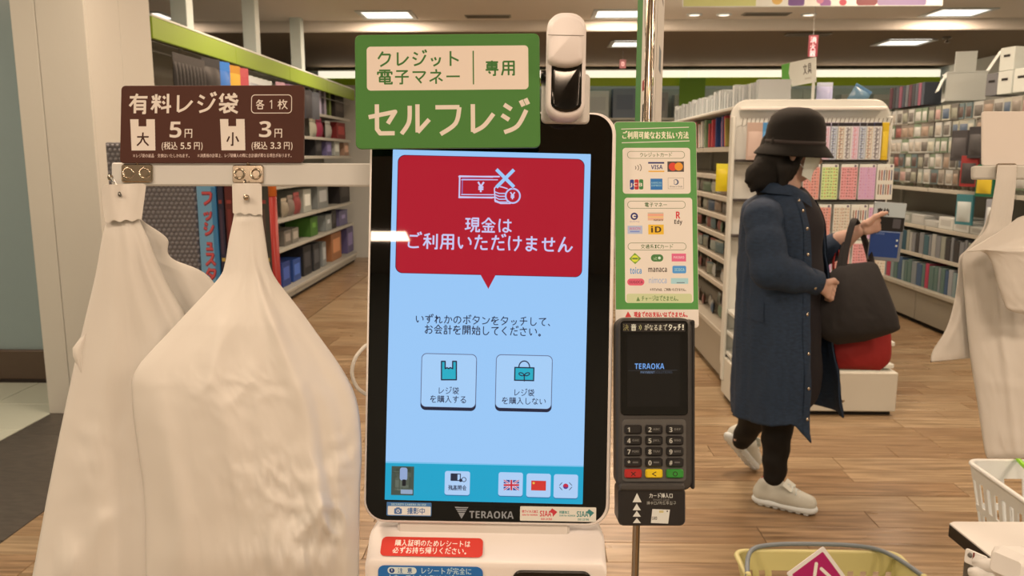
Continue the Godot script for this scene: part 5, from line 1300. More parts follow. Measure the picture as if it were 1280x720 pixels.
func build_left_aisle():
	var cream := hm(180, 160, 135, 0.5)
	var panel := hm(162, 144, 121, 0.6)
	var z := -5.35
	var place := ["right behind the beige column", "second along from the column", "third along from the column", "at the far end of the aisle"]
	for i in 4:
		shelf_run("white shelf unit under the green header, " + place[i], -2.5, z, z - 1.5, 1, [0.14, 0.56, 0.86, 1.2, 1.5, 1.72, 2.0] if i > 1 else [0.14, 0.56, 0.86, 1.2], 0.45, 2.38, 0.13, cream, panel, true)
		z -= 1.5
	for q in [-6.12, -7.62, -9.1]:
		var st := new_st(); cbox(st, Vector3(0, (CEIL - 2.4) / 2, 0), Vector3(0.12, CEIL - 2.4, 0.12), 0.004)
		var o := obj("support_post", st, hm(216, 204, 178, 0.5)); o.position = Vector3(-2.6, 2.4005, q)
		tag(o, "white square post between the green header and the ceiling", "post", "posts on the green header")
	# end wall of the aisle
	var st := new_st(); box2(st, Vector3(-6.4, 0, -11.9), Vector3(-2.15, 2.5, -11.8))
	struct("wall_end", st, hm(190, 172, 148, 0.6), "pale panel closing the left aisle")
	# hung under the header
	var black := hm(40, 34, 30, 0.5)
	for i in 9:
		goods("pouch", "tool_pack", "black tool pack hanging on the bar behind the column", "pack", Vector3(0.045, 0.34, 0.03), black, hm(70, 60, 52), Vector3(-2.46, 2.2, -5.62 - i * 0.06), PI / 2 - 0.2, "black tool packs under the green header")
	var hung := [[262, "blue drawstring bag hanging under the green header", hm(44, 96, 150, 0.5), hm(54, 110, 166), 0.24, 0.4, 0.08], [251, "black drawstring bag hanging beside the blue bag", black, hm(54, 48, 44), 0.2, 0.38, 0.08], [280, "yellow orange pack hanging under the green header", hm(206, 150, 50), hm(196, 128, 44), 0.16, 0.36, 0.03], [289, "red pack hanging under the green header", hm(180, 66, 66), hm(190, 80, 76), 0.2, 0.4, 0.03]]
	for q in hung:
		var p := wx(q[0], 70, -2.53)
		goods("pouch", "hanging_bag", q[1], "bag", Vector3(q[4], q[5], q[6]), q[2], q[3], Vector3(-2.46, 2.23, p.z), PI / 2 - 0.35)
	var n := 0
	for px in [300, 307, 313, 319, 325, 331]:
		var p := wx(px, 80, -2.53)
		goods("pouch", "clear_pack", ["clear pack of white goods hanging under the green header", "clear pack of pale green goods hanging under the green header"][1 if px == 325 else 0], "pack", Vector3(0.15, 0.34, 0.05), hm(168, 172, 132, 0.25) if px == 325 else (hm(188, 176, 164, 0.2) if n % 2 else hm(170, 162, 156, 0.2)), hm(220, 206, 188), Vector3(-2.52, 2.2, p.z), PI / 2 - 0.35, "" if px == 325 else "clear packs under the green header")
		n += 1
	for q in [[338, "pink", hm(206, 150, 150)], [344, "purple", hm(140, 88, 110)], [349, "lilac", hm(176, 140, 160)], [356, "black", black], [364, "navy", hm(40, 44, 56)], [373, "charcoal", hm(56, 50, 48)], [383, "dark grey", hm(76, 72, 70)]]:
		var p := wx(q[0], 90, -2.53)
		goods("pouch", "clear_pack", q[1] + " pack hanging under the far part of the green header", "pack", Vector3(0.14, 0.3, 0.04), q[2], q[2], Vector3(-2.44, 2.2, p.z), PI / 2 - 0.35)
	# standing on the upper far shelves: pixel, shelf height, width along the aisle, height, colour, name
	var rows := [
		[388, 1.998, 0.3, 0.28, [70, 76, 84], "dark grey file"], [396, 1.998, 0.3, 0.29, [186, 180, 172], "white file"], [402, 1.998, 0.28, 0.29, [176, 156, 164], "lilac file"], [408, 1.998, 0.3, 0.3, [150, 128, 132], "mauve file"], [414, 1.998, 0.3, 0.3, [88, 96, 30], "olive green file"], [424, 1.998, 0.62, 0.3, [52, 38, 32], "large dark brown box"],
		[392, 1.718, 0.4, 0.22, [206, 186, 154], "cream pack"], [400, 1.718, 0.4, 0.24, [176, 44, 74], "crimson floral pack"], [411, 1.718, 0.4, 0.22, [200, 182, 160], "white pack"], [425, 1.718, 0.62, 0.22, [150, 40, 36], "red box"],
		[396, 1.498, 0.36, 0.19, [44, 40, 40], "black box"], [409, 1.498, 0.34, 0.18, [122, 104, 140], "purple box"], [419, 1.498, 0.36, 0.19, [206, 192, 172], "white box"], [431, 1.498, 0.36, 0.18, [206, 150, 116], "peach box"],
		[352, 1.198, 0.36, 0.18, [70, 60, 54], "dark brown basket"], [372, 1.198, 0.5, 0.2, [56, 52, 50], "black tray"], [392, 1.198, 0.5, 0.16, [40, 38, 38], "black flat case"],
		[352, 0.858, 0.3, 0.2, [176, 150, 120], "tan pack"], [360, 0.858, 0.3, 0.22, [150, 124, 104], "brown pack"], [368, 0.858, 0.34, 0.24, [166, 70, 64], "red cloth pack"], [379, 0.858, 0.4, 0.26, [206, 190, 166], "white wire rack"], [399, 0.858, 0.62, 0.28, [158, 148, 136], "grey storage drum"], [427, 0.858, 0.75, 0.3, [38, 32, 30], "black speaker box"],
		[352, 0.558, 0.3, 0.16, [130, 112, 96], "brown flat box"], [362, 0.558, 0.3, 0.16, [150, 132, 112], "taupe flat box"], [386, 0.558, 0.42, 0.22, [84, 126, 40], "bright green bin"], [405, 0.558, 0.4, 0.2, [168, 160, 148], "grey bin"], [412, 0.558, 0.3, 0.24, [40, 36, 36], "black pouch box"], [424, 0.558, 0.62, 0.2, [128, 112, 140], "purple bin"],
		[348, 0.138, 0.36, 0.26, [44, 66, 130], "blue bag box"], [362, 0.138, 0.36, 0.24, [52, 84, 150], "bright blue tool bag"], [376, 0.138, 0.42, 0.34, [44, 42, 44], "black tool box"], [388, 0.138, 0.36, 0.32, [60, 58, 58], "charcoal bag box"], [398, 0.138, 0.22, 0.3, [160, 152, 140], "grey carton"], [414, 0.138, 0.68, 0.36, [190, 116, 70], "orange brown carton"], [432, 0.138, 0.5, 0.36, [112, 92, 128], "purple storage box"]]
	for r in rows:
		var p := wx(r[0], 200, -2.62)
		var kind := "bin" if "bin" in r[5] or "basket" in r[5] or "tray" in r[5] else ("pack" if "pack" in r[5] else ("book" if "file" in r[5] else "box"))
		var m := hm(int(r[4][0] * 0.82), int(r[4][1] * 0.82), int(r[4][2] * 0.8), 0.5)
		var dep: float = 0.3
		var size := Vector3(r[2] * 0.78, r[3], dep)
		if kind == "book": size = Vector3(0.09, r[3], 0.26)
		if kind == "pack": size = Vector3(r[2] * 0.62, r[3], 0.09)
		goods(kind, r[5].replace(" ", "_"), r[5] + " on the left aisle shelf %s" % ("under the green header" if r[1] > 1.3 else "near the floor" if r[1] < 0.4 else "below the white crossbar"), r[5].split(" ")[-1], size, m, hm(mini(255, r[4][0] + 26), mini(255, r[4][1] + 22), mini(255, r[4][2] + 18), 0.5), Vector3(-2.74 if kind != "pack" else -2.62, r[1] + 0.0005, p.z), PI / 2)

func build_back_wall():
	# lit cornice and green band over the back wall shelves
	var glow := mat("cornice_glow", Color(0.95, 0.93, 0.88), 0.5)
	glow.emission_enabled = true
	glow.emission = Color(1.0, 0.965, 0.88)
	glow.emission_energy_multiplier = 0.9
	var green := hm(156, 172, 24, 0.5)
	var x := -3.4
	var i := 0
	while x < 6.3:
		var l := minf(1.95, 6.4 - x)
		var t := thing("light_strip", "white glowing light strip running along the top of the back wall", "light", Vector3(x + l / 2, 2.71, -13.0), 0.0, "light strips over the back wall shelves")
		var st := new_st(); cbox(st, Vector3(0, 0.055, -0.02), Vector3(l - 0.001, 0.11, 0.05), 0.004); obj("light_diffuser", st, glow, t)
		st = new_st(); cbox(st, Vector3(0, 0.12, -0.14), Vector3(l - 0.001, 0.02, 0.3), 0.003); obj("top_board", st, hm(200, 184, 160), t)
		var li := AreaLight3D.new()
		li.name = "strip_light"; li.area_size = Vector2(l - 0.1, 0.1); li.light_color = LAMP; li.light_energy = 0.35; li.area_range = 20.0; li.shadow_enabled = true
		li.position = Vector3(0, 0.055, 0.008); li.rotation.y = PI
		t.add_child(li)
		st = new_st(); cbox(st, Vector3(x + l / 2, 2.645, -13.0), Vector3(l - 0.001, 0.13, 0.04), 0.003)
		var g := obj("header_board", st, green); tag(g, "lime green header board running under the light strip on the back wall", "header board", "green header boards on the back wall")
		# a wall unit under each length
		t = thing("wall_shelf", "cream wall shelf under the lime green header on the back wall", "shelf unit", Vector3(x + l / 2, 0, -13.5), 0.0, "back wall shelf units")
		st = new_st(); cbox(st, Vector3(0, 1.29, 0.02), Vector3(l - 0.004, 2.56, 0.03), 0.003); obj("back_panel", st, hm(176, 164, 138, 0.6), t)
		st = new_st(); cbox(st, Vector3(0, 0.08, 0.26), Vector3(l - 0.004, 0.16, 0.46), 0.003); obj("plinth", st, hm(206, 188, 162), t)
		for h in [0.6, 1.1, 1.6, 2.08]:
			st = new_st(); cbox(st, Vector3(0, h, 0.22), Vector3(l - 0.004, 0.03, 0.38), 0.003); obj("shelf_board", st, hm(206, 188, 162), t)
		x += l
		i += 1
	# goods on the top shelves that show above and beside the machine; pixel, width, height, colour, name
	for q in [[747, 0.34, 0.42, [206, 196, 176], "white carton"], [780, 0.38, 0.46, [120, 122, 124], "grey blue bag box"], [822, 0.3, 0.4, [150, 140, 126], "taupe carton"], [852, 0.26, 0.36, [190, 178, 158], "cream carton"], [722, 0.24, 0.36, [196, 186, 164], "ivory carton"], [690, 0.3, 0.4, [176, 160, 140], "beige carton"]]:
		var p := wz(q[0], 140, -13.2)
		goods("box", q[4].replace(" ", "_"), q[4] + " on the top shelf of the back wall", q[4].split(" ")[-1], Vector3(q[1], q[2], 0.26), hm(q[3][0], q[3][1], q[3][2]), hm(q[3][0] - 14, q[3][1] - 12, q[3][2] - 8), Vector3(p.x, 2.096, -13.25))
	for q in [[1128, 0.3], [1100, 0.3], [1060, 0.3]]:
		var p := wz(q[0], 140, -13.2)
		goods("box", "pale_carton", "pale carton on the back wall top shelf behind the stationery", "carton", Vector3(q[1], 0.36, 0.26), hm(186, 172, 148), hm(170, 156, 130), Vector3(p.x, 2.096, -13.25), 0.0, "pale cartons on the back wall")
	var a := wz(852, 108, -12.9)
	var st2 := new_st(); cbox(st2, Vector3.ZERO, Vector3(0.4, 0.6, 0.02), 0.003)
	var o := obj("olive_board", st2, hm(104, 136, 30, 0.5)); o.position = Vector3(a.x + 0.17, 2.4, -12.92); tag(o, "olive green board standing on the back wall shelf", "board")
	# fire extinguisher signs: red boards hung from the ceiling
	for q in [[1017, 44, 71, -8.0, 0.09, "tall red hanging sign with white lettering above the stationery sign"], [778.5, 74.5, 85.5, -11.0, 0.085, "small red hanging sign with white lettering by the back wall"]]:
		var top := wz(q[0], q[1], q[3])
		var bot := wz(q[0], q[2], q[3])
		var h := top.y - bot.y
		var t := thing("red_sign", q[5], "sign", Vector3(top.x, bot.y, q[3]))
		var s2 := new_st(); cbox(s2, Vector3(0, h / 2, 0), Vector3(q[4], h, 0.012), 0.002); obj("board", s2, hm(104, 18, 30, 0.5), t)
		var cv := Canvas.new(self, Vector2(5, 5 * h / q[4]), Vector2(10, 10 * h / q[4]), 14.0, 0.0, photo(104, 18, 30))
		if q[2] - q[1] > 15:
			for k in 3: cv.text(["消", "火", "器"][k], 1.6, 1.2 + k * 9.8 * h / q[4] / 3, 8.4, 8 + k * 9.8 * h / q[4] / 3, photo(206, 160, 150), 0.12)
		else:
			cv.plate(3, 3.5, 7, 9.5, 1, photo(220, 160, 150), 1.0)
		obj("print", printed(rrect(q[4] - 0.002, h - 0.002, 0.001, 1), 0.0063, Transform3D(Basis(), Vector3(0, h / 2, 0))), tex_mat("red_sign_print_%d" % int(q[1]), cv.img, 0.5), t)
		var ceil: float = CEIL if q[3] > -9.3 else CEIL_FAR
		s2 = new_st(); tube(s2, [Vector3(0, h, 0), Vector3(0, ceil - bot.y, 0)], 0.003, 6); obj("rod", s2, mat("steel", Color(0.7, 0.7, 0.7), 0.3, 1.0), t)

func build_gondola():
	var cream := hm(222, 200, 172, 0.45)
	var rail_c := hm(196, 170, 140, 0.5)
	var panel := hm(172, 147, 118, 0.55)
	var z0 := -4.98
	# long side facing the aisle
	for i in 3:
		var t := shelf_run("cream stationery gondola unit, %s" % ["directly behind the end display", "middle of the row", "far end of the row"][i], 1.25, z0 - i * 1.2, z0 - (i + 1) * 1.2, -1, [0.36, 0.63, 0.81, 0.97, 1.1, 1.23, 1.37, 1.56], 0.38, 1.78, 0.34, rail_c, panel)
	# end display facing the checkout
	var e := thing("end_display", "rounded cream end display of stickers and pens at the gondola end", "display rack", Vector3(1.66, 0, -4.92))
	var st := new_st()
	var pl := PackedVector2Array()
	for q in rrect(0.94, 1.66, 0.12, 6): pl.append(q + Vector2(0, 1.0))
	for k in pl.size(): if pl[k].y < 0.4: pl[k] = Vector2(0.47 * signf(pl[k].x), 0.17)
	st = new_st(); prism(st, rrect(0.94, 1.7, 0.1, 6), -0.03, 0.0, 0.004, Transform3D(Basis(), Vector3(0, 0.98, 0))); obj("back_board", st, cream, e)
	st = new_st(); cbox(st, Vector3(0, 1.775, 0.03), Vector3(0.86, 0.02, 0.035), 0.004); obj("lamp_rail", st, hm(244, 226, 196, 0.3), e)
	for s in [-1, 1]:
		st = new_st(); cbox(st, Vector3(s * 0.46, 0.92, 0.02), Vector3(0.02, 1.62, 0.05), 0.005); obj("side_edge", st, cream, e)
	st = new_st(); cbox(st, Vector3(0, 0.145, 0.19), Vector3(0.92, 0.235, 0.4), 0.006); obj("plinth", st, hm(216, 192, 162, 0.45), e)
	st = new_st(); box2(st, Vector3(-0.44, 0, 0.0), Vector3(0.44, 0.028, 0.36)); obj("toe_kick", st, mat("toe_kick", Color(0.03, 0.026, 0.022), 0.7), e)
	for h in [0.29, 0.42, 0.55]:
		st = new_st(); cbox(st, Vector3(0, h, 0.17), Vector3(0.9, 0.025, 0.36 - (h - 0.29) * 0.15), 0.004); obj("shelf_board", st, cream, e)
	var rail := hm(66, 54, 46, 0.4)
	for h in [1.47, 1.235, 1.02]:
		st = new_st(); cbox(st, Vector3(0, h, 0.04), Vector3(0.9, 0.016, 0.06), 0.003); obj("rail", st, rail, e)
	# wire hooks along the top row
	var wire := mat("hook_wire", hue(80, 66, 54), 0.3, 0.6)
	for i in 36:
		st = new_st(false); tube(st, [Vector3(-0.43 + i * 0.0245, 1.67, 0.0), Vector3(-0.43 + i * 0.0245, 1.675, 0.10), Vector3(-0.43 + i * 0.0245, 1.715, 0.125)], 0.0018, 5); obj("hook", st, wire, e)
	# rows of packs on the end display
	var packs := [[944, 0.1, [190, 150, 124], "floral"], [958, 0.05, [80, 130, 160], "blue"], [966, 0.045, [206, 130, 160], "pink"], [974, 0.05, [150, 120, 160], "violet"], [983, 0.05, [190, 160, 170], "rose"], [993, 0.05, [206, 190, 170], "ivory"], [1002, 0.05, [214, 170, 170], "pale pink"], [1012, 0.045, [206, 176, 180], "light rose"], [1021, 0.05, [216, 196, 186], "cream"], [1031, 0.05, [224, 180, 170], "peach"], [1041, 0.04, [210, 184, 190], "lilac"], [1050, 0.045, [150, 130, 120], "grey brown"], [1059, 0.045, [196, 180, 180], "silver"], [1068, 0.04, [206, 186, 180], "blush"], [1077, 0.04, [180, 166, 160], "stone"], [1086, 0.04, [200, 180, 164], "sand"], [1095, 0.05, [110, 120, 160], "slate blue"], [1106, 0.04, [226, 176, 40], "golden yellow"]]
	var strips := []
	for k in 4:
		var pv := Canvas.new(self, Vector2(8, 36), Vector2(16, 72), 4.0, 0.0, [photo(226, 206, 196), photo(222, 190, 190), photo(206, 196, 196), photo(226, 204, 176)][k])
		pv.plate(0, 0, 16, 7, 0, photo(50, 42, 42))
		for j in 26:
			var ink: Color = [[photo(90, 70, 80), photo(60, 50, 54)], [photo(206, 110, 120), photo(220, 140, 140)], [photo(120, 120, 150), photo(70, 64, 70)], [photo(190, 120, 90), photo(110, 80, 60)]][k][j % 2]
			var y := 10.0 + j * 2.35
			pv.plate(2.0 + (j * 5 % 3), y, 7.0 + (j * 7 % 4), y + 1.5, 0.4, ink); pv.plate(10.5, y, 13.0 + (j * 3 % 3) * 0.6, y + 1.2, 0.4, ink)
		strips.append(tex_mat("pen_print_%d" % k, pv.img, 0.35))
	var nth := 0
	for q in packs:
		var p := wz(q[0], 175, -4.79)
		var c := q[2] as Array
		var o := goods("card", "pen_pack", "%s pen pack hooked on the top row of the end display" % q[3], "pack", Vector3(q[1], 0.215, 0.006), hm(c[0], c[1], c[2], 0.35), hm(mini(255, c[0] + 16), mini(255, c[1] + 16), mini(255, c[2] + 16), 0.3), Vector3(p.x, 1.69, -4.79), rng.randf_range(-0.08, 0.08))
		if nth > 4 and nth < 17:
			obj("print", printed(rrect(q[1] * 0.94, 0.21, 0.001, 1), 0.0165, Transform3D(Basis(), Vector3(0, -0.107, 0))), strips[nth % 4], o)
		nth += 1
	var prints := []
	var looks := [[photo(222, 150, 130), "orange red"], [photo(206, 206, 130), "yellow green"], [photo(226, 150, 140), "coral pink"], [photo(214, 160, 172), "lilac pink"], [photo(226, 204, 176), "cream"], [photo(216, 190, 160), "beige"]]
	for k in 6:
		var cv := Canvas.new(self, Vector2(20, 44), Vector2(40, 88), 3.0, 0.0, looks[k][0])
		cv.plate(0, 0, 40, 7, 0, photo(232, 214, 196)); cv.disc(34, 4, 3, photo(110, 90, 100)); cv.pen([Vector2(20, 6), Vector2(20, 24)], 0.6, photo(160, 120, 100))
		for j in 60 if k != 4 else 12:
			var cx := 4.0 + (j % 6) * 6.4 + rng.randf_range(-1, 1)
			var cy := 12.0 + int(j / 6.0) * 7.6 + rng.randf_range(-1, 1)
			var ink: Color = [[photo(150, 50, 40), photo(90, 70, 60), photo(214, 100, 60)], [photo(90, 130, 60), photo(206, 110, 60), photo(110, 80, 50)], [photo(150, 60, 50), photo(190, 80, 70), photo(90, 60, 50)], [photo(196, 110, 140), photo(206, 130, 150), photo(190, 120, 170)], [photo(120, 90, 70), photo(160, 70, 60), photo(90, 90, 110)], [photo(170, 110, 80), photo(140, 120, 90), photo(200, 150, 110)]][k][j % 3]
			if k == 4: cv.plate(4 + (j % 6) * 6, 14 + (j / 6) * 36, 7 + (j % 6) * 6, 40 + (j / 6) * 36, 1.4, ink)
			elif k == 3: cv.disc(cx, cy, rng.randf_range(0.7, 1.6), ink)
			else: cv.plate(cx - 1.6, cy - 1.3, cx + 1.6, cy + 1.3, 1.0, ink)
		prints.append(tex_mat("sticker_print_%d" % k, cv.img, 0.4))
	var sheets := [[1014, 0, 1.45], [1037, 1, 1.45], [1061, 2, 1.45], [1084, 3, 1.45], [1106, 4, 1.45], [968, 5, 1.45], [1031, 0, 1.215], [1055, 5, 1.215], [1077, 4, 1.215], [1099, 3, 1.215], [1009, 2, 1.215], [1036, 3, 1.0], [1058, 0, 1.0], [1082, 2, 1.0], [1104, 5, 1.0]]
	var words := {1.45: "on the upper sheet row above the black rail", 1.215: "on the middle sheet row", 1.0: "on the low sheet row over the shelves"}
	for q in sheets:
		var p := wz(q[0], 225, -4.79)
		var t := thing("sticker_sheet", "%s sticker sheet %s" % [looks[q[1]][1], words[q[2]]], "sticker sheet", Vector3(p.x, q[2], -4.79), 0.0)
		st = new_st(); cbox(st, Vector3(0, -0.103, 0), Vector3(0.096, 0.206, 0.003), 0.0008); obj("backing_card", st, hm(230, 210, 190), t)
		obj("print", printed(rrect(0.094, 0.203, 0.002, 1), 0.0017, Transform3D(Basis(), Vector3(0, -0.103, 0))), prints[q[1]], t)
	# flat packs standing in the sloped trays along the aisle side
	for h in [0.36, 0.63, 0.81, 0.97, 1.1, 1.23]:
		var z := -5.06
		var n := 0
		while z > -7.6:
			var w := rng.randf_range(0.09, 0.14)
			var k := rng.randi() % 16
			goods("pack", "flat_pack", ["beige", "cream", "brown", "grey brown", "tan", "khaki", "mauve", "salmon", "grey green", "pale olive", "dark brown", "buff", "brick red", "slate", "white", "moss"][k] + " flat pack standing in a tray of the stationery gondola", "pack", Vector3(w, 0.085 + rng.randf() * 0.016, 0.03), shade(k), shade(k + 3), Vector3(1.33 + rng.randf() * 0.05, h - 0.002, z), -PI / 2 + rng.randf_range(-0.3, 0.3), "flat packs in the gondola trays")
			if z > -6.2: goods("pack", "flat_pack", ["beige", "cream", "brown", "grey brown", "tan", "khaki", "mauve", "salmon", "grey green", "pale olive", "dark brown", "buff", "brick red", "slate", "white", "moss"][(k + 5) % 16] + " flat pack standing in a tray of the stationery gondola", "pack", Vector3(w, 0.1, 0.03), shade(k + 5), shade(k + 1), Vector3(1.45, h - 0.002, z - 0.03), -PI / 2 + rng.randf_range(-0.3, 0.3), "flat packs in the gondola trays")
			z -= w * 1.35
			n += 1
	# yellow pack hanging from a tray rail
	var yp := wx(928, 222, 1.22)
	goods("pouch", "yellow_pack", "bright yellow pack hanging from a gondola tray", "pack", Vector3(0.13, 0.17, 0.03), hm(226, 186, 30, 0.35), hm(232, 200, 50), Vector3(1.2, 1.45, -5.03), -0.6)
	# booklets leaning on the top shelf and file pockets above
	var z := -5.08
	var n := 0
	var spines := [[196, 110, 90], [206, 160, 130], [70, 100, 60], [190, 70, 70], [216, 196, 170], [206, 120, 110], [150, 130, 60], [40, 60, 100], [214, 140, 140], [226, 206, 180], [110, 130, 90], [176, 40, 50]]
	var tints := ["orange", "peach", "green", "red", "cream", "salmon", "mustard", "navy", "pink", "ivory", "sage", "crimson"]
	while z > -8.1:
		var k := rng.randi() % 12
		goods("book", "booklet", tints[k] + " booklet leaning on the gondola's top shelf", "booklet", Vector3(0.022, rng.randf_range(0.16, 0.21), 0.15), hm(spines[k][0], spines[k][1], spines[k][2], 0.45), hm(mini(255, spines[k][0] + 14), spines[k][1], spines[k][2]), Vector3(1.36 + rng.randf() * 0.03, 1.559, z), -PI / 2, "booklets on the gondola top shelf", 0.13 + 0.07 * sin(n * 0.3))
		z -= 0.052
		n += 1
	z = -5.15
	n = 0
	while z > -8.1:
		var hh := rng.randf_range(0.13, 0.18)
		goods("book", "file_pocket", "clear white file pocket in the rack on top of the gondola", "file", Vector3(0.05, hh, 0.2), mat("file_plastic", hue(170, 156, 138), 0.3), hm([176, 160, 190, 150, 182][n % 5], [164, 148, 174, 140, 166][n % 5], [146, 132, 154, 126, 148][n % 5], 0.35), Vector3(1.5, 1.803, z), -PI / 2, "file pockets on the gondola", 0.04 + 0.04 * sin(n * 0.4))
		z -= 0.085
		n += 1
	# stationery sign on a post
	var s := thing("section_sign", "white section sign with green end and black lettering above the gondola", "sign", Vector3(1.62, 1.802, -5.06))
	var fr := frame4(wz(977, 81, -5.4), wz(1019.5, 71, -5.1), wz(1019.5, 103, -5.1), wz(977, 110, -5.4))
	var inv := s.transform.affine_inverse()
	var bf: Transform3D = inv * fr[0]
	st = new_st(); prism(st, rrect(fr[1], fr[2], 0.002, 1), -0.006, 0.0, 0.001, bf); obj("board", st, hm(214, 192, 164, 0.45), s)
	var cv := Canvas.new(self, Vector2(42, 17), Vector2(84, 34), 5.0, 0.0, photo(216, 194, 166))
	cv.poly([Vector2(0, 0), Vector2(22, 0), Vector2(18, 14), Vector2(26, 34), Vector2(0, 34)], photo(90, 146, 50))
	cv.text("文具", 54, 6, 76, 21, photo(60, 48, 40), 0.09); cv.word("Stationery", 58, 25, 74, 28, photo(140, 120, 100), false)
	obj("print", printed(rrect(fr[1] - 0.002, fr[2] - 0.002, 0.001, 1), 0.0003, bf), tex_mat("section_print", cv.img, 0.45), s)
	var foot := inv * wz(1017, 102, -5.11)
	st = new_st(); cbox(st, Vector3(foot.x, foot.y / 2, foot.z), Vector3(0.016, maxf(0.05, foot.y + 0.02), 0.01), 0.002); obj("post", st, hm(206, 186, 160), s)
	# small packs on top by the sign
	goods("pack", "pen_bundle", "clear bundle of lilac pens standing beside the section sign", "pack", Vector3(0.1, 0.15, 0.05), hm(176, 160, 170, 0.2), hm(206, 190, 190), Vector3(wz(1033, 100, -5.2).x, 1.803, -5.22))
	goods("pack", "blue_pouch", "steel blue pouch lying on top of the gondola", "pouch", Vector3(0.12, 0.12, 0.05), hm(90, 110, 116, 0.3), hm(80, 110, 130), Vector3(wz(1070, 100, -5.4).x, 1.803, -5.4), 0.0, "", -0.5)
	st = new_st(); cbox(st, Vector3(0, 0, 0), Vector3(0.86, 0.02, 3.5), 0.003)
	var o := obj("gondola_top", st, cream); o.position = Vector3(1.68, 1.792, -6.77); tag(o, "long cream top board of the stationery gondola", "board")

func build_right_wall():
	var cream := hm(182, 160, 132, 0.5)
	var panel := hm(156, 136, 110, 0.6)
	var place := ["nearest the white bags", "second from the white bags", "third from the white bags", "fourth from the white bags"]
	for i in 4:
		shelf_run("cream shelf unit of folders and small packs, " + place[i], 3.45, -4.6 - i * 1.3, -5.9 - i * 1.3, -1, [0.34, 0.63, 0.885, 1.22], 0.42, 1.95, 0.32, cream, panel)
	# small packs on pegs
	var tones := ["beige", "cream", "brown", "grey brown", "tan", "khaki", "mauve", "salmon", "grey green", "pale olive", "dark brown", "buff", "brick red", "slate", "white", "moss"]
	for r in 5:
		var z := -5.75
		var n := 0
		while z > -8.6:
			var w := rng.randf_range(0.09, 0.13)
			var k: int = [1, 0, 9, 11, 14, 5, 2, 8, 3, 15, 1, 10][rng.randi() % 12]
			goods("card", "small_pack", "%s small pack on a peg of the right wall unit" % tones[k], "pack", Vector3(w, 0.125, 0.012), shade(k), shade(k + 2), Vector3(3.5 + (r % 2) * 0.01, 1.38 + r * 0.135, z), -PI / 2 + rng.randf_range(-0.15, 0.15), "small packs on the right wall pegs")
			z -= w + 0.012
			n += 1
	# distinct packs close to the bags
	for q in [[1232, 226, "green and yellow pack", [30, 90, 56], [214, 170, 40]], [1212, 214, "red handled scissors pack", [150, 40, 36], [60, 50, 46]], [1222, 178, "black comb pack", [50, 44, 42], [70, 62, 56]], [1200, 182, "dark brush pack", [60, 52, 48], [80, 70, 64]], [1244, 270, "chrome punch pack", [150, 140, 132], [206, 190, 170]], [1206, 262, "teal pack", [60, 110, 106], [190, 180, 160]]]:
		var p := wx(q[0], q[1], 3.42)
		goods("card", "hanging_pack", q[2] + " hanging near the white bags", "pack", Vector3(0.16, 0.24, 0.02), hm(q[3][0], q[3][1], q[3][2]), hm(q[4][0], q[4][1], q[4][2]), p + Vector3(0, 0.12, 0), -PI / 2 + 0.3)
	# flat boxes, folders and cases on the shelves
	var rowdef := [[0.34, 0.22, [[84, 120, 120, "teal"], [124, 122, 114, "grey"], [130, 136, 124, "grey green"], [170, 50, 70, "crimson"], [86, 104, 90, "dark green"], [50, 44, 42, "black"], [60, 80, 100, "navy blue"], [150, 140, 130, "stone"]]], [0.63, 0.2, [[40, 70, 76, "petrol"], [60, 86, 86, "dark teal"], [160, 146, 128, "beige"], [140, 130, 108, "olive beige"], [56, 50, 46, "black"], [120, 112, 104, "taupe"]]], [0.885, 0.1, [[176, 160, 140, "cream"], [206, 188, 164, "white"], [150, 140, 120, "khaki"], [190, 150, 140, "pink"]]], [1.22, 0.14, [[160, 140, 112, "tan"], [176, 160, 130, "cream"], [140, 116, 92, "brown"], [150, 140, 104, "olive"]]]]
	for rd in rowdef:
		var z := -5.75
		while z > -8.6:
			var c = rd[2][rng.randi() % rd[2].size()]
			var flat: bool = rd[0] == 0.885
			var w := 0.24 if flat else rng.randf_range(0.035, 0.09)
			var m := hm(c[0], c[1], c[2], 0.45)
			z -= w / 2
			if flat: goods("box", "flat_box", c[3] + " flat box on the middle shelf of the right wall unit", "box", Vector3(w, rng.randf_range(0.05, 0.1), 0.26), m, shade(14), Vector3(3.64, rd[0] - 0.002, z), -PI / 2, "flat boxes on the right wall unit")
			elif rd[0] > 1.1: goods("pack", "small_packet", c[3] + " packet standing on the upper shelf of the right wall unit", "packet", Vector3(w, 0.13, 0.04), m, shade(1), Vector3(3.55, rd[0] - 0.002, z), -PI / 2, "packets on the upper shelf")
			else: goods("book", "folder", c[3] + " folder standing on the %s shelf of the right wall unit" % ("bottom" if rd[0] < 0.5 else "lower"), "folder", Vector3(w, rd[1] + rng.randf_range(-0.03, 0.0), 0.24), m, m, Vector3(3.62, rd[0] - 0.002, z), -PI / 2, "folders on the right wall unit", 0.0)
			z -= w / 2 + 0.012
	# on top of the unit
	var oc := wx(1194, 130, 3.6)
	var t := thing("open_carton", "open white carton with raised flaps on top of the right wall unit", "carton", Vector3(3.66, 1.952, oc.z), -0.35)
	var w := hm(206, 190, 166, 0.6)
	inst("body", bin_mesh(0.3, 0.24, 0.26), w, t)
	for f in [[Vector3(-0.02, 0.24, 0.13), Vector3(0.16, 0.16, 0.006), Vector3(0.1, 0, 0)], [Vector3(0.16, 0.24, 0.0), Vector3(0.006, 0.2, 0.22), Vector3(0, 0, -0.5)], [Vector3(-0.16, 0.2, 0.0), Vector3(0.006, 0.12, 0.24), Vector3(0, 0, 2.8)]]:
		var st := new_st(); cbox(st, Vector3(0, f[1].y / 2, 0), f[1], 0.002, Transform3D(Basis.from_euler(f[2]), f[0])); obj("flap", st, w, t)
	var n := 0
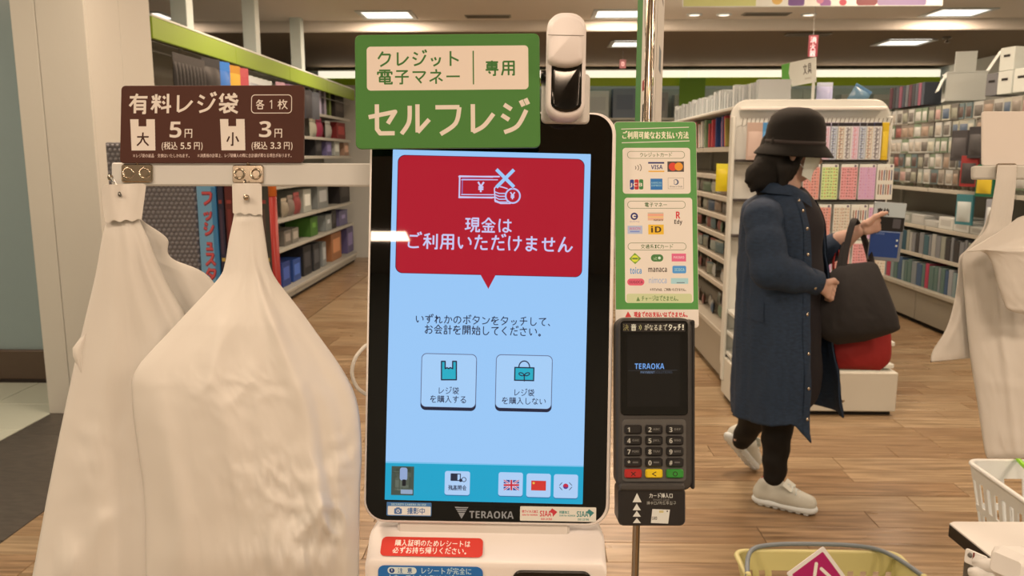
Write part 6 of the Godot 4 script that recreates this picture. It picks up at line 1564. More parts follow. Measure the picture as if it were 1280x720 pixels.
	for px in [1117, 1121, 1125, 1129, 1133, 1137, 1141, 1145, 1149, 1153, 1157]:
		var p := wx(px, 128, 3.55)
		var c = [[90, 50, 52], [56, 52, 50], [76, 72, 70], [130, 70, 76], [60, 60, 62], [96, 90, 84]][n % 6]
		goods("book", "album", ["maroon", "black", "charcoal", "dusty rose", "graphite", "grey"][n % 6] + " album standing on top of the right wall unit", "album", Vector3(0.05, 0.2, 0.16), hm(c[0], c[1], c[2]), hm(c[0], c[1], c[2]), Vector3(3.6, 1.952, p.z), -PI / 2, "albums on the right wall unit")
		n += 1
	for q in [[1240, 0.0, "dark grey storage case beside the open carton", [110, 100, 92], 0.12], [1256, 0.0, "white drawer box with dark grip on top of the right wall unit", [206, 190, 164], 0.14], [1276, 0.0, "white drawer box with dark grip on top of the right wall unit", [206, 190, 164], 0.14], [1256, 0.171, "white drawer box with dark grip on top of the right wall unit", [206, 190, 164], 0.14]]:
		var p := wx(q[0], 128, 3.55)
		var b := thing("storage_box", q[2], "box", Vector3(3.62, 1.952 + q[1], p.z), -PI / 2 + 0.2, "" if q[3][0] < 150 else "white drawer boxes")
		inst("body", box_mesh(q[4], 0.17, 0.2), hm(q[3][0], q[3][1], q[3][2]), b)
		inst("grip_slot", box_mesh(0.06, 0.018, 0.006, 0.001), mat("toe_kick", Color(0.03, 0.026, 0.022), 0.7), b).position = Vector3(0, 0.1, 0.1)

# ---------------------------------------------------------------- carrier bags and what they hang on
func cloth_bag(left: Array, right: Array, depth: Array, bulge: Array, folds: Array, seed_: int, rough := 0.0016, nu := 56, nv := 84, crumples := []) -> SurfaceTool:
	# left and right outlines are photograph pixels from top to bottom; depth and bulge in metres along them; a fold is [u0, v0, u1, v1, width, height]
	var noise := FastNoiseLite.new()
	noise.seed = seed_
	noise.frequency = 1.0
	noise.fractal_octaves = 3
	var crush := FastNoiseLite.new()
	crush.seed = seed_ + 50
	crush.frequency = 4.0
	crush.fractal_octaves = 2
	var st := new_st(false)
	for side in [1, -1]:
		sheet(st, nu, nv, func(a: float, v: float):
			var u: float = a if side == 1 else 1.0 - a
			var l: Vector2 = curve_at(left, v)
			var r: Vector2 = curve_at(right, v)
			var p := l.lerp(r, u)
			var arch := pow(maxf(0.0, sin(PI * u)), 0.55)
			var span := clampf((r.x - l.x) / 170.0, 0.05, 1.0)
			var b: float = curve_at(bulge, v)
			var d: float = curve_at(depth, v)
			var end := minf(1.0, minf(v, 1.0 - v) * 14.0)
			if side == 1:
				var f := 0.0
				for q in folds:
					var s0 := Vector2(q[0], q[1])
					var s1 := Vector2(q[2], q[3])
					var ab := s1 - s0
					var t := clampf((Vector2(u, v) - s0).dot(ab) / ab.length_squared(), 0, 1)
					var dist: float = (Vector2(u, v) - s0 - ab * t).length() / q[4]
					f += 0.6 * q[5] * exp(-dist * dist) * sin(PI * clampf(t * 0.8 + 0.1, 0, 1))
				var w := 1.0 - absf(noise.get_noise_2d(u * 2.2 + seed_, v * 3.4)) * 2.0
				for q in crumples:              # a crushed patch: [x, y, radius x, radius y, height]
					var e := Vector2((p.x - q[0]) / q[2], (p.y - q[1]) / q[3]).length_squared()
					if e < 4.0:
						var c1 := 1.0 - absf(crush.get_noise_2d(p.x * 0.004, p.y * 0.004)) * 2.2
						var c2 := 1.0 - absf(crush.get_noise_2d(p.x * 0.009 + 7.0, p.y * 0.009)) * 2.2
						f += q[4] * exp(-e) * (c1 + 0.4 * c2)
				f += rough * w * (0.2 + v) + rough * 0.2 * noise.get_noise_2d(u * 8.0, v * 9.0)
				return pxd(p.x, p.y, d - (b * arch * (0.4 + 0.6 * span) + f * span * minf(1.0, arch * 1.6)) * end)
			return pxd(p.x, p.y, d + (0.5 * b * arch + 0.002 * arch) * end))
	return st
func bag_mat() -> StandardMaterial3D:
	var m := mat("bag_film", hue(212, 186, 159), 0.5)
	m.backlight_enabled = true
	m.backlight = Color(0.3, 0.28, 0.26)
	return m
func v2(list: Array) -> Array:
	var out := []
	for i in range(0, list.size(), 2): out.append(Vector2(list[i], list[i + 1]))
	return out

func build_bag_rack():
	var fr := frame4(pxd(139, 203, 0.93), pxd(470, 204, 0.93), pxd(470, 232.5, 0.93), pxd(139, 231.5, 0.93))
	var t := thing("bag_rack", "white crossbar with two chrome clips holding the carrier bags beside the machine", "bag rack")
	t.transform = fr[0]
	var inv: Transform3D = fr[0].affine_inverse()
	var w: float = fr[1]
	var bar := hm(206, 184, 160, 0.5)
	var st := new_st(); cbox(st, Vector3(0.006, 0, -0.004), Vector3(w + 0.012, fr[2], 0.008), 0.0015); obj("crossbar", st, bar, t)
	st = new_st(); cbox(st, Vector3(w / 2 + 0.012, 0, -0.012), Vector3(0.03, 0.05, 0.012), 0.003); obj("bracket", st, bar, t)
	var chrome := mat("clip_chrome", Color(0.72, 0.68, 0.62), 0.18, 1.0)
	for q in [[172.5, 217, 0], [311, 218, 1]]:
		var c: Vector3 = inv * pxd(q[0], q[1], 0.93)
		var clip := Node3D.new()
		st = new_st(); prism(st, moved(rrect(0.036, 0.021, 0.003, 3), Vector2(c.x, c.y)), 0.0, 0.004, 0.001)
		var co := obj("clip", st, chrome, t)
		for s in [-1, 1]:
			st = new_st(false); lathe(st, [Vector2(0.0, 0.0035), Vector2(0.0035, 0.003), Vector2(0.005, 0.0055), Vector2(0.0065, 0.0055), Vector2(0.0075, 0.003)], 14, Transform3D(Basis(Vector3.RIGHT, PI / 2), Vector3(c.x + s * 0.0095, c.y, 0.0)))
			obj("screw_cup", st, chrome, co)
		st = new_st(false); tube(st, [Vector3(c.x, c.y + 0.0105, 0.002), Vector3(c.x, c.y + 0.014, 0.002)], 0.002, 8); obj("clip_pin", st, chrome, co)
	var steel := mat("hook_steel", hue(120, 106, 90), 0.25, 0.9)
	for hk in [[[138, 222, 0.915], [142, 226, 0.90], [147, 236, 0.875], [150, 244, 0.86]], [[306, 226, 0.92], [306.5, 234, 0.895], [307.5, 243, 0.86], [308, 247, 0.845]]]:
		var pts := []
		for q in hk: pts.append(inv * pxd(q[0], q[1], q[2]))
		st = new_st(false); tube(st, smooth_line(pts, 4), 0.0018, 8); var h := obj("hook", st, steel, t)
		st = new_st(false); lathe(st, [Vector2(0, -0.0035), Vector2(0.0025, -0.0025), Vector2(0.0035, 0), Vector2(0.0025, 0.0025), Vector2(0, 0.0035)], 10, Transform3D(Basis(), pts[0] if hk[0][0] == 138 else pts[3])); obj("hook_ball", st, chrome, h)
	# price sign
	fr = frame4(pxd(148.5, 107, 0.93), pxd(378.5, 106.5, 0.93), pxd(382, 203.5, 0.926), pxd(152.5, 204, 0.926))
	t = thing("bag_price_sign", "dark brown sign with bag prices in cream lettering above the crossbar", "sign")
	t.transform = fr[0]
	st = new_st(); prism(st, rrect(fr[1], fr[2], 0.005, 5), -0.003, 0.0, 0.0006); obj("board", st, hm(82, 48, 36, 0.55), t)
	var cv := Canvas.new(self, Vector2(265.4, 155.3), Vector2(230, 97), 6.0, 0.0, photo(82, 48, 36))
	var ink := photo(226, 196, 168)
	cv.text("有料レジ袋", 159, 116, 300, 142, ink, 0.125)
	cv.plate(314, 118, 365.5, 142, 5, ink, 1.0); cv.text("各", 319.5, 124, 332, 137, ink, 0.1); cv.word("1", 336, 124.6, 343, 136, ink, false); cv.text("枚", 347, 124, 361, 137, ink, 0.1)
	for q in [[162, "大", "5", "5.5"], [275, "小", "3", "3.3"]]:
		var x: float = q[0]
		cv.poly([Vector2(x, 149), Vector2(x + 10.5, 149), Vector2(x + 10.8, 158), Vector2(x + 20.6, 158), Vector2(x + 20.3, 149), Vector2(x + 31, 149), Vector2(x + 32.5, 188.5), Vector2(x + 2.5, 188.5)], ink)
		cv.text(q[1], x + 8, 165, x + 26, 183, photo(70, 42, 32), 0.11)
		cv.word(q[2], x + 48.5, 151.6, x + 66, 172, ink); cv.text("円", x + 68, 160.5, x + 80, 172.5, ink, 0.1)
		cv.text("(税込 %s 円)" % q[3], x + 40, 177.5, x + 92, 187.5, ink, 0.1)
	cv.text("※レジ袋の返品・交換はいたしかねます。", 166, 192.6, 240, 197.4, photo(206, 170, 146), 0.11); cv.text("※消費税の計算上、レジ袋購入の際に合計額が異なる場合があります。", 247, 192.6, 368, 197.4, photo(206, 170, 146), 0.11)
	obj("print", printed(rrect(fr[1] - 0.0012, fr[2] - 0.0012, 0.0045, 5), 0.0002), tex_mat("bag_price_print", cv.img, 0.6, 0.2), t)
	# bags: the bundle by the column, then the wide one beside the screen
	var m := bag_mat()
	var lt := v2([146, 250, 138, 258, 134, 266, 133, 276, 127, 300, 119, 345, 106, 400, 92, 460, 75, 540, 59, 620, 46, 690, 6, 900])
	var b := thing("carrier_bag", "white carrier bag hanging on the hook next to the column, mostly behind the wider bag", "bag")
	obj("bag_front", cloth_bag(lt, v2([166, 250, 172, 258, 174, 266, 175, 276, 186, 300, 205, 345, 236, 400, 262, 460, 270, 540, 272, 620, 272, 690, 272, 900]), [0.875, 0.872, 0.87, 0.872, 0.874, 0.878, 0.884, 0.89, 0.894, 0.896, 0.896, 0.896], [0.006, 0.01, 0.01, 0.008, 0.014, 0.02, 0.024, 0.028, 0.03, 0.03, 0.03, 0.03], [[0.5, 0.25, 0.55, 0.6, 0.12, 0.012], [0.35, 0.35, 0.2, 0.9, 0.1, 0.012], [0.75, 0.3, 0.85, 0.75, 0.08, -0.012], [0.25, 0.8, 0.5, 0.97, 0.08, 0.014], [0.2, 0.93, 0.4, 0.86, 0.03, 0.008]], 3, 0.0014, 70, 110, [[88, 704, 36, 24, 0.008], [120, 560, 40, 60, 0.0015]]), m, b)
	obj("bag_back", cloth_bag(v2([136, 240, 131, 255, 132, 268, 134, 276, 129, 300, 121, 345, 108, 400, 95, 460, 78, 540, 62, 620, 49, 690, 10, 900]), v2([170, 240, 176, 255, 176, 268, 180, 277, 209, 298, 214, 322, 268, 354, 300, 460, 300, 540, 300, 620, 300, 690, 300, 900]), [0.89, 0.889, 0.888, 0.89, 0.894, 0.9, 0.908, 0.914, 0.918, 0.92, 0.92, 0.92], [0.003, 0.004, 0.004, 0.004, 0.006, 0.008, 0.01, 0.01, 0.01, 0.01, 0.01, 0.01], [], 5), m, b)
	st = new_st(false)
	sheet(st, 4, 6, func(u: float, v: float):
		var p := Vector2(111, 408).lerp(Vector2(88.5, 438), minf(1.0, v * 1.8)) if v < 0.56 else Vector2(88.5, 438).lerp(Vector2(98, 462), (v - 0.56) / 0.44)
		var q := Vector2(112, 408).lerp(Vector2(104, 470), v)
		var r := p.lerp(q, u)
		return pxd(r.x, r.y, 0.886 - 0.008 * sin(PI * u)))
	obj("side_fold", st, m, b)
	b = thing("carrier_bag", "wide white carrier bag hanging on the hook beside the touch screen", "bag")
	obj("bag_front", cloth_bag(v2([300, 248, 296, 254, 293, 262, 292, 271, 286, 300, 281, 330, 273, 348, 240, 384, 214, 412, 170, 462, 165, 500, 172, 560, 180, 620, 182, 700, 182, 900]), v2([320, 248, 324, 254, 327, 262, 328, 271, 332, 300, 337, 330, 346, 350, 371, 382, 393, 412, 430, 465, 447, 505, 452, 560, 450, 620, 449, 700, 448, 900]),
		[0.862, 0.86, 0.858, 0.856, 0.852, 0.848, 0.846, 0.842, 0.84, 0.836, 0.834, 0.832, 0.83, 0.83, 0.83], [0.004, 0.006, 0.006, 0.007, 0.01, 0.012, 0.014, 0.02, 0.024, 0.03, 0.034, 0.036, 0.036, 0.035, 0.034],
		[[0.4, 0.5, 0.25, 0.9, 0.12, 0.01], [0.66, 0.35, 0.8, 0.8, 0.06, 0.014], [0.9, 0.6, 0.96, 0.9, 0.05, -0.008], [0.72, 0.8, 0.98, 0.95, 0.04, 0.014], [0.65, 0.98, 0.9, 0.82, 0.035, 0.014], [0.8, 0.7, 0.93, 0.99, 0.035, -0.012], [0.1, 0.7, 0.2, 0.99, 0.06, 0.012], [0.35, 0.6, 0.45, 0.85, 0.05, 0.008], [0.55, 0.88, 0.75, 0.99, 0.05, 0.012], [0.0, 0.235, 1.0, 0.225, 0.012, 0.006]], 11, 0.0016, 110, 140, [[408, 660, 50, 46, 0.011], [345, 700, 60, 30, 0.007], [300, 480, 60, 40, 0.002], [432, 575, 22, 40, 0.005], [340, 600, 50, 40, 0.004]]), m, b)
	# the tabs they hang by: flat welded film with a ragged lower edge
	var tabs := [[v2([126, 231, 183, 229, 177, 275, 131, 277]), 0.866, 0.008], [v2([290, 229, 327, 229, 328, 269, 291, 266]), 0.853, 0.003]]
	var holders := [get_node("carrier_bag"), get_node("carrier_bag_001")]
	for k in 2:
		var q: Array = tabs[k][0]
		var dd: float = tabs[k][1]
		var wv: float = tabs[k][2]
		for face in [0, 1]:
			st = new_st(false)
			sheet(st, 24, 14, func(u: float, v: float):
				var rr := minf(1.0, sin(PI * u) * 5.0)
				var p: Vector2 = (q[0] as Vector2).lerp(q[1], u).lerp((q[3] as Vector2).lerp(q[2], u), lerpf(0.06 * (1.0 - rr), 1.0 + 0.03 * sin(u * 19.0), v))
				return pxd(p.x, p.y, dd + 0.0012 * face - wv * (0.5 * sin(u * 9.0 + k) * (1.0 - v) + 0.4 * sin(u * 5.0)) - 0.004 * v))
			obj("hanging_tab", st, m, holders[k])
	# goods leaning behind the bags: ribbed doormat, tall printed boxes, red stick
	var mz := -3.7
	var p0 := wz(131, 178, mz)
	var p1 := wz(240, 178, mz)
	var mt := thing("rubber_doormat", "grey rubber doormat with raised dots standing upright behind the white bags", "doormat", Vector3((p0.x + p1.x) / 2, 0, mz))
	var mw := p1.x - p0.x
	st = new_st(); cbox(st, Vector3(0, p0.y / 2, -0.01), Vector3(mw, p0.y, 0.016), 0.004); obj("sheet", st, hm(112, 98, 90, 0.6), mt)
	st = new_st(false)
	var dot := [Vector2(0.0085, 0), Vector2(0.0075, 0.006), Vector2(0.004, 0.009), Vector2(0, 0.0095)]
	for iy in 40:
		for ix in int(mw / 0.0225):
			lathe(st, dot, 7, Transform3D(Basis(Vector3.RIGHT, PI / 2), Vector3(-mw / 2 + 0.012 + ix * 0.0225 + (iy % 2) * 0.011, p0.y - 0.014 - iy * 0.0205, -0.002)))
	var dots := obj("raised_dots", st, hm(140, 124, 114, 0.4), mt); dots.set_meta("kind", "stuff")
	var strips := [[241, 266, "tall blue and white box with red lettering behind the white bags", [60, 130, 176]], [267, 275, "tall navy and red box behind the white bags", [52, 44, 56]], [276, 288, "tall dark red box behind the white bags", [96, 40, 34]], [312, 334, "tall dark brown box behind the white bags", [70, 62, 50]]]
	for q in strips:
		var a := wz(q[0], 178, mz + 0.02)
		var c := wz(q[1], 178, mz + 0.02)
		var o := thing("tall_box", q[2], "box", Vector3((a.x + c.x) / 2, 0, mz - 0.02))
		var ww := c.x - a.x - 0.003
		st = new_st(); cbox(st, Vector3(0, 0.78, 0), Vector3(ww, 1.56, 0.08), 0.004); obj("carton", st, hm(q[3][0], q[3][1], q[3][2], 0.35), o)
		var pc := Canvas.new(self, Vector2(13, 95), Vector2(26, 190), 3.0, 0.0, photo(q[3][0], q[3][1], q[3][2]))
		if q[0] == 241:
			pc.plate(0, 0, 5, 190, 0, photo(206, 190, 176)); pc.plate(0, 40, 26, 190, 0, photo(120, 156, 172)); pc.plate(20, 46, 26, 190, 0, photo(70, 120, 150))
			var chars := ["フ", "ッ", "シ", "ュ", "ス", "タ"]
			for k in 6:
				pc.text(chars[k], 5.4, 50 + k * 17, 23.4, 65.5 + k * 17, photo(120, 40, 50), 0.26); pc.text(chars[k], 5, 49.5 + k * 17, 23, 65 + k * 17, photo(214, 84, 76), 0.16)
		else:
			pc.plate(4, 60, 20, 64, 0, photo(150, 60, 50)); pc.plate(6, 70, 18, 120, 1, photo(q[3][0] + 26, q[3][1] + 10, q[3][2] + 8)); pc.plate(4, 124, 22, 128, 0, photo(190, 150, 70)); pc.plate(8, 132, 16, 180, 1, photo(maxi(0, q[3][0] - 26), maxi(0, q[3][1] - 20), maxi(0, q[3][2] - 20)))
		obj("print", printed(rrect(ww - 0.004, 0.8, 0.001, 1), 0.0405, Transform3D(Basis(), Vector3(0, 1.15, 0))), tex_mat("tall_box_print_%d" % q[0], pc.img, 0.3), o)
	var ra := wz(340, 232, mz + 0.05)
	var rb := wz(346, 345, mz + 0.08)
	var rd := (rb - ra) / (rb.y - ra.y)
	var foot := ra + rd * (0.0 - ra.y)
	var rs := thing("red_stick", "long red stick with orange end leaning beside the dark boxes", "stick", foot)
	var top := ra + rd * 0.28 - foot
	st = new_st(false); tube(st, [Vector3(0, 0.004, 0), top * 0.5, top * 0.8], 0.018, 12); obj("shaft", st, hm(156, 32, 24, 0.4), rs)
	st = new_st(false); tube(st, [top * 0.8, top * 0.86, top], 0.019, 12); obj("tip", st, hm(206, 96, 30, 0.4), rs)

func build_right_counter():
	# white panel and bags of the neighbouring machine
	var fr := frame4(pxd(1229, 139, 1.2), pxd(1420, 139, 1.2), pxd(1420, 207, 1.2), pxd(1227, 207, 1.2))
	var t := thing("white_sign_panel", "plain white back of a sign panel above the hanging bags on the right", "sign")
	t.transform = fr[0]
	var st := new_st(); prism(st, rrect(fr[1], fr[2], 0.004, 3), -0.004, 0.0, 0.001); obj("board", st, hm(226, 196, 168, 0.5), t)
	var steel := mat("clip_chrome", Color(0.72, 0.68, 0.62), 0.18, 1.0)
	var inv: Transform3D = fr[0].affine_inverse()
	st = new_st(); cbox(st, inv * pxd(1340, 216, 1.2), Vector3(0.3, 0.02, 0.01), 0.002); obj("crossbar", st, hm(200, 178, 152), t)
	for px in [1258, 1310]:
		st = new_st(); cbox(st, inv * pxd(px, 211, 1.19), Vector3(0.03, 0.016, 0.006), 0.002); obj("clip", st, steel, t)
	var stem := pxd(1420, 216, 1.2)
	st = new_st(); cbox(st, Vector3(stem.x - 0.02, (stem.y - 0.02 + 0.842) / 2, stem.z), Vector3(0.04, stem.y - 0.02 - 0.842, 0.04), 0.004, inv); obj("post", st, hm(206, 186, 160), t)
	var m := bag_mat()
	var b := thing("carrier_bag", "white carrier bag hanging by a long strap under the white panel", "bag")
	obj("bag_front", cloth_bag(v2([1247, 206, 1244, 230, 1239, 258, 1233, 285, 1216, 305, 1203, 322, 1204, 350, 1208, 400, 1213, 450, 1221, 500, 1230, 560, 1234, 573]), v2([1271, 206, 1270, 230, 1267, 258, 1266, 285, 1290, 305, 1310, 322, 1320, 350, 1325, 400, 1330, 450, 1330, 500, 1330, 560, 1330, 573]),
		[1.185, 1.185, 1.185, 1.185, 1.18, 1.18, 1.18, 1.18, 1.18, 1.18, 1.18, 1.18], [0.003, 0.006, 0.008, 0.008, 0.012, 0.018, 0.02, 0.022, 0.022, 0.02, 0.014, 0.01], [[0.05, 0.78, 0.6, 0.79, 0.012, 0.006], [0.05, 0.88, 0.6, 0.89, 0.012, 0.006], [0.35, 0.45, 0.4, 0.95, 0.05, 0.01], [0.0, 0.15, 1.0, 0.16, 0.02, 0.003], [0.05, 0.6, 0.5, 0.62, 0.02, 0.004]], 21, 0.003), m, b)
	b = thing("carrier_bag", "white bag flap pointing sideways behind the strap hung bag", "bag")
	obj("bag_back", cloth_bag(v2([1238, 262, 1226, 290, 1208, 312, 1199, 322, 1197, 345, 1192, 380, 1182, 412, 1166, 438, 1163, 453]), v2([1262, 262, 1258, 290, 1250, 312, 1246, 322, 1244, 345, 1240, 380, 1236, 412, 1234, 438, 1228, 446]), [1.2, 1.2, 1.2, 1.2, 1.2, 1.2, 1.2, 1.2, 1.2], [0.004, 0.004, 0.004, 0.004, 0.005, 0.005, 0.006, 0.005, 0.002], [[0.3, 0.4, 0.2, 0.95, 0.08, 0.006]], 23, 0.002, 30, 40), m, b)
	b = thing("carrier_bag", "white bag with an arched opening in front of the strap hung bag", "bag")
	obj("bag_front", cloth_bag(v2([1272, 272, 1252, 287, 1226, 303, 1206, 315, 1214, 312, 1232, 317, 1240, 330, 1246, 352, 1254, 376, 1262, 388, 1290, 395]), v2([1300, 262, 1330, 270, 1340, 290, 1340, 305, 1340, 315, 1340, 325, 1340, 340, 1340, 360, 1340, 380, 1340, 390, 1340, 396]), [1.13, 1.12, 1.11, 1.105, 1.1, 1.1, 1.1, 1.1, 1.1, 1.1, 1.105], [0.004, 0.008, 0.012, 0.014, 0.016, 0.016, 0.016, 0.016, 0.014, 0.012, 0.006], [[0.1, 0.3, 0.9, 0.1, 0.06, 0.008], [0.1, 0.6, 0.5, 0.3, 0.06, 0.008]], 25, 0.003, 40, 50), m, b)
	# counter with black edge
	var hgt := 0.84
	var c0 := wy(1184, 652, hgt)
	var n0 := wy(1237, 694, hgt)
	var dir := (n0 - c0).normalized()
	var far := wy(1280, 649, hgt)
	t = thing("counter", "white counter with black edge and grey panel below the hanging bags", "counter", Vector3(c0.x, 0, c0.z))
	var poly := PackedVector2Array()
	var o2 := Vector2(c0.x, -c0.z)
	var e0 := c0 + dir * 0.75
	var ring := [Vector2(c0.x + 0.012, -c0.z + 0.001), Vector2(c0.x + 0.001, -c0.z - 0.006), Vector2(n0.x, -n0.z), Vector2(e0.x, -e0.z), Vector2(e0.x + 0.5, -e0.z), Vector2(far.x + 0.6, -far.z)]
	for q in ring: poly.append(q - o2)
	if Geometry2D.is_polygon_clockwise(poly): poly.reverse()
	var lie := Transform3D(Basis(Vector3.RIGHT, -PI / 2), Vector3(0, hgt, 0))
	st = new_st(); prism(st, poly, -0.003, 0.0, 0.0006, lie); obj("top_surface", st, hm(210, 186, 162, 0.4), t)
	st = new_st(); prism(st, poly, -0.026, -0.003, 0.001, lie); obj("black_edge", st, mat("edge_black", Color(0.018, 0.017, 0.016), 0.4), t)
	var ins := inset(poly, 0.03)
	st = new_st(); prism(st, ins, -hgt + 0.01, -0.026, 0.001, lie); obj("cabinet", st, hm(150, 130, 108, 0.45), t)
	var g := thing("hand_scanner", "white hand scanner with a bracket plate mounted on the counter edge", "scanner")
	var plate := frame4(pxd(1206, 684, 1.36), pxd(1234, 697, 1.32), pxd(1231, 714, 1.32), pxd(1205, 703, 1.36))
	g.transform = plate[0]
	var gi: Transform3D = plate[0].affine_inverse()
	var wh := hm(236, 210, 184, 0.35)
	st = new_st(); prism(st, rrect(plate[1], plate[2], 0.004, 4), -0.004, 0.0, 0.001); obj("bracket_plate", st, wh, g)
	st = new_st(false); lathe(st, [Vector2(0, 0.0022), Vector2(0.0035, 0.002), Vector2(0.0045, 0.0)], 14, Transform3D(Basis(Vector3.RIGHT, PI / 2), gi * pxd(1213.5, 694, 1.35) * Vector3(1, 1, 0))); obj("screw", st, hm(110, 96, 82, 0.3), g)
	st = new_st(); cbox(st, (gi * pxd(1220.5, 697, 1.345)) * Vector3(1, 1, 0), Vector3(0.003, 0.017, 0.002), 0.0005); obj("red_stripe", st, hm(120, 40, 24), g)
	st = new_st(false); tube(st, [gi * pxd(1222, 703, 1.33), gi * pxd(1233, 706, 1.31), gi * pxd(1236, 707, 1.305), gi * pxd(1260, 711, 1.28)], [0.0105, 0.0105, 0.012, 0.012], 16); obj("barrel", st, wh, g)
	st = new_st(false)
	tube(st, [gi * pxd(1212, 715, 1.33), gi * pxd(1222, 716, 1.32), gi * pxd(1242, 722, 1.3), gi * pxd(1256, 735, 1.28)], [0.007, 0.011, 0.014, 0.016], 14); obj("handle", st, wh, g)
	st = new_st(); cbox(st, gi * pxd(1275, 708, 1.25), Vector3(0.07, 0.05, 0.06), 0.01); obj("head", st, wh, g)
	# low stand with baskets between the machines
	var yb := wz(1015, 682, -2.0)
	var st_h := 0.24
	var s := thing("basket_stand", "low white wire stand carrying the shopping baskets", "stand", Vector3(yb.x, 0, -1.82))
	st = new_st(); cbox(st, Vector3(0, st_h - 0.01, 0), Vector3(0.44, 0.02, 0.36), 0.004); obj("top_board", st, hm(190, 170, 146), s)
	for k in 4:
		st = new_st(); tube(st, [Vector3(0.2 if k & 1 else -0.2, 0, 0.15 if k & 2 else -0.15), Vector3(0.2 if k & 1 else -0.2, st_h - 0.015, 0.15 if k & 2 else -0.15)], 0.01, 8); obj("leg", st, hm(200, 180, 154), s)
	var basket := make_basket(0.41, 0.3, yb.y - st_h - 0.006, hm(206, 178, 112, 0.45), hm(120, 116, 110, 0.45), Vector3(yb.x, st_h + 0.001, -1.82))
	tag(basket, "pale yellow slotted shopping basket with a grey handle", "basket")
	# red card in the basket
	var cd := thing("red_card", "magenta square card with white border standing on its corner in the basket", "card")
	var cc := wz(1024, 724, -1.75)
	cd.transform = Transform3D(Basis(Vector3.RIGHT, -0.25) * Basis(Vector3(0, 0, 1), deg_to_rad(36)), cc)
	st = new_st(); prism(st, rrect(0.108, 0.108, 0.003, 2), -0.003, 0.0, 0.0006); obj("board", st, hm(232, 206, 190, 0.4), cd)
	var cv := Canvas.new(self, Vector2(20, 20), Vector2(40, 40), 6.0, 0.0, photo(236, 210, 196))
	cv.plate(3, 3, 37, 37, 1, photo(176, 30, 84)); cv.pen(smooth_line([Vector2(26, 8), Vector2(15, 20), Vector2(20, 25), Vector2(12, 34)], 5), 3.0, photo(240, 214, 206)); cv.pen([Vector2(27, 14), Vector2(29, 24), Vector2(24, 32)], 3.0, photo(240, 214, 206))
	obj("print", printed(rrect(0.106, 0.106, 0.002, 1), 0.0003), tex_mat("red_card_print", cv.img, 0.35), cd)
	# white basket with green handle behind the counter, on a column of its own
	var gp := wz(1213, 577, -2.04)
	var wb := make_basket(0.4, 0.28, 0.22, hm(228, 206, 182, 0.4), hm(140, 190, 30, 0.4), Vector3(gp.x + 0.2, gp.y - 0.22, -1.9), 0.5)
	tag(wb, "white slotted shopping basket with a lime green handle behind the counter", "basket")
	var col := thing("basket_pedestal", "white square pedestal under the lime handled basket", "stand", Vector3(gp.x + 0.2, 0, -1.9))
	st = new_st(); cbox(st, Vector3(0, (gp.y - 0.221) / 2, 0), Vector3(0.26, gp.y - 0.223, 0.2), 0.005); obj("body", st, hm(206, 186, 160), col)
	st = new_st(); cbox(st, Vector3(0, 0.01, 0), Vector3(0.3, 0.02, 0.24), 0.004); obj("foot", st, hm(120, 106, 92), col)

func make_basket(w: float, d: float, h: float, m: Material, hm_: Material, at: Vector3, hk := 1.0) -> Node3D:
	var t := thing("shopping_basket", "slotted plastic shopping basket", "basket", at)
	var st := new_st()
	var bw := w * 0.82
	var bd := d * 0.8
	st = new_st(); cbox(st, Vector3(0, 0.003, 0), Vector3(bw, 0.006, bd), 0.002); obj("floor_panel", st, m, t)
	# tapered walls: corner to corner bars with slots between
	st = new_st()
	var corner := func(sx, sz, k): return Vector3(sx * lerpf(bw, w, k) / 2, h * k, sz * lerpf(bd, d, k) / 2)
	for side in [[-1, -1, 1, -1], [1, -1, 1, 1], [1, 1, -1, 1], [-1, 1, -1, -1]]:
		var wall := new_st()
		var n := 12 if side[1] == side[3] else 8
		var lev := [0.0, 0.12, 0.42, 0.5, 0.8, 1.0]
		for r in 5:
			for i in n * 2:
				var hole := i % 2 == 1 and (r == 1 or r == 3)
				if side[1] == side[3] and r == 3 and i > 4 and i < 12: hole = i != 8
				if hole: continue
				var q := []
				for e in [[i, r], [i + 1, r], [i + 1, r + 1], [i, r + 1]]:
					var k: float = lev[e[1]]
					q.append((corner.call(side[0], side[1], k) as Vector3).lerp(corner.call(side[2], side[3], k), float(e[0]) / (n * 2)))
				var nn: Vector3 = (q[1] - q[0]).cross(q[3] - q[0]).normalized() * 0.0018
				quad(wall, q[0] + nn, q[1] + nn, q[2] + nn, q[3] + nn); quad(wall, q[3] - nn, q[2] - nn, q[1] - nn, q[0] - nn)
				quad(wall, q[0] - nn, q[0] + nn, q[3] + nn, q[3] - nn); quad(wall, q[1] + nn, q[1] - nn, q[2] - nn, q[2] + nn)
				quad(wall, q[2] + nn, q[2] - nn, q[3] - nn, q[3] + nn)
		obj("slotted_wall", wall, m, t)
	var rim := []
	for p in rrect(w + 0.012, d + 0.012, 0.03, 5): rim.append(Vector3(p.x, h, p.y))
	rim.append(rim[0])
	st = new_st(false); tube(st, rim, 0.007, 8, false, 0.8); obj("rim", st, m, t)
	# two handles folded flat along the rim
	for s in [-1, 1]:
		var arc := []
		for q in [[-0.5, 0.02], [-0.44, 0.3], [-0.36, 0.46], [-0.2, 0.52], [0.0, 0.53], [0.2, 0.52], [0.36, 0.46], [0.44, 0.3], [0.5, 0.02]]:
			arc.append(Vector3(q[0] * hk * (w + 0.022), h + 0.012, s * q[1] * (d + 0.03)))
		st = new_st(false); tube(st, smooth_line(arc, 4), 0.006, 8); var hd := obj("handle", st, hm_, t)
		for e in [-1, 1]:
			st = new_st(); cbox(st, Vector3(e * hk * (w / 2 + 0.008), h + 0.008, s * 0.012), Vector3(0.014, 0.022, 0.014), 0.003); obj("pivot", st, m, hd)
	return t

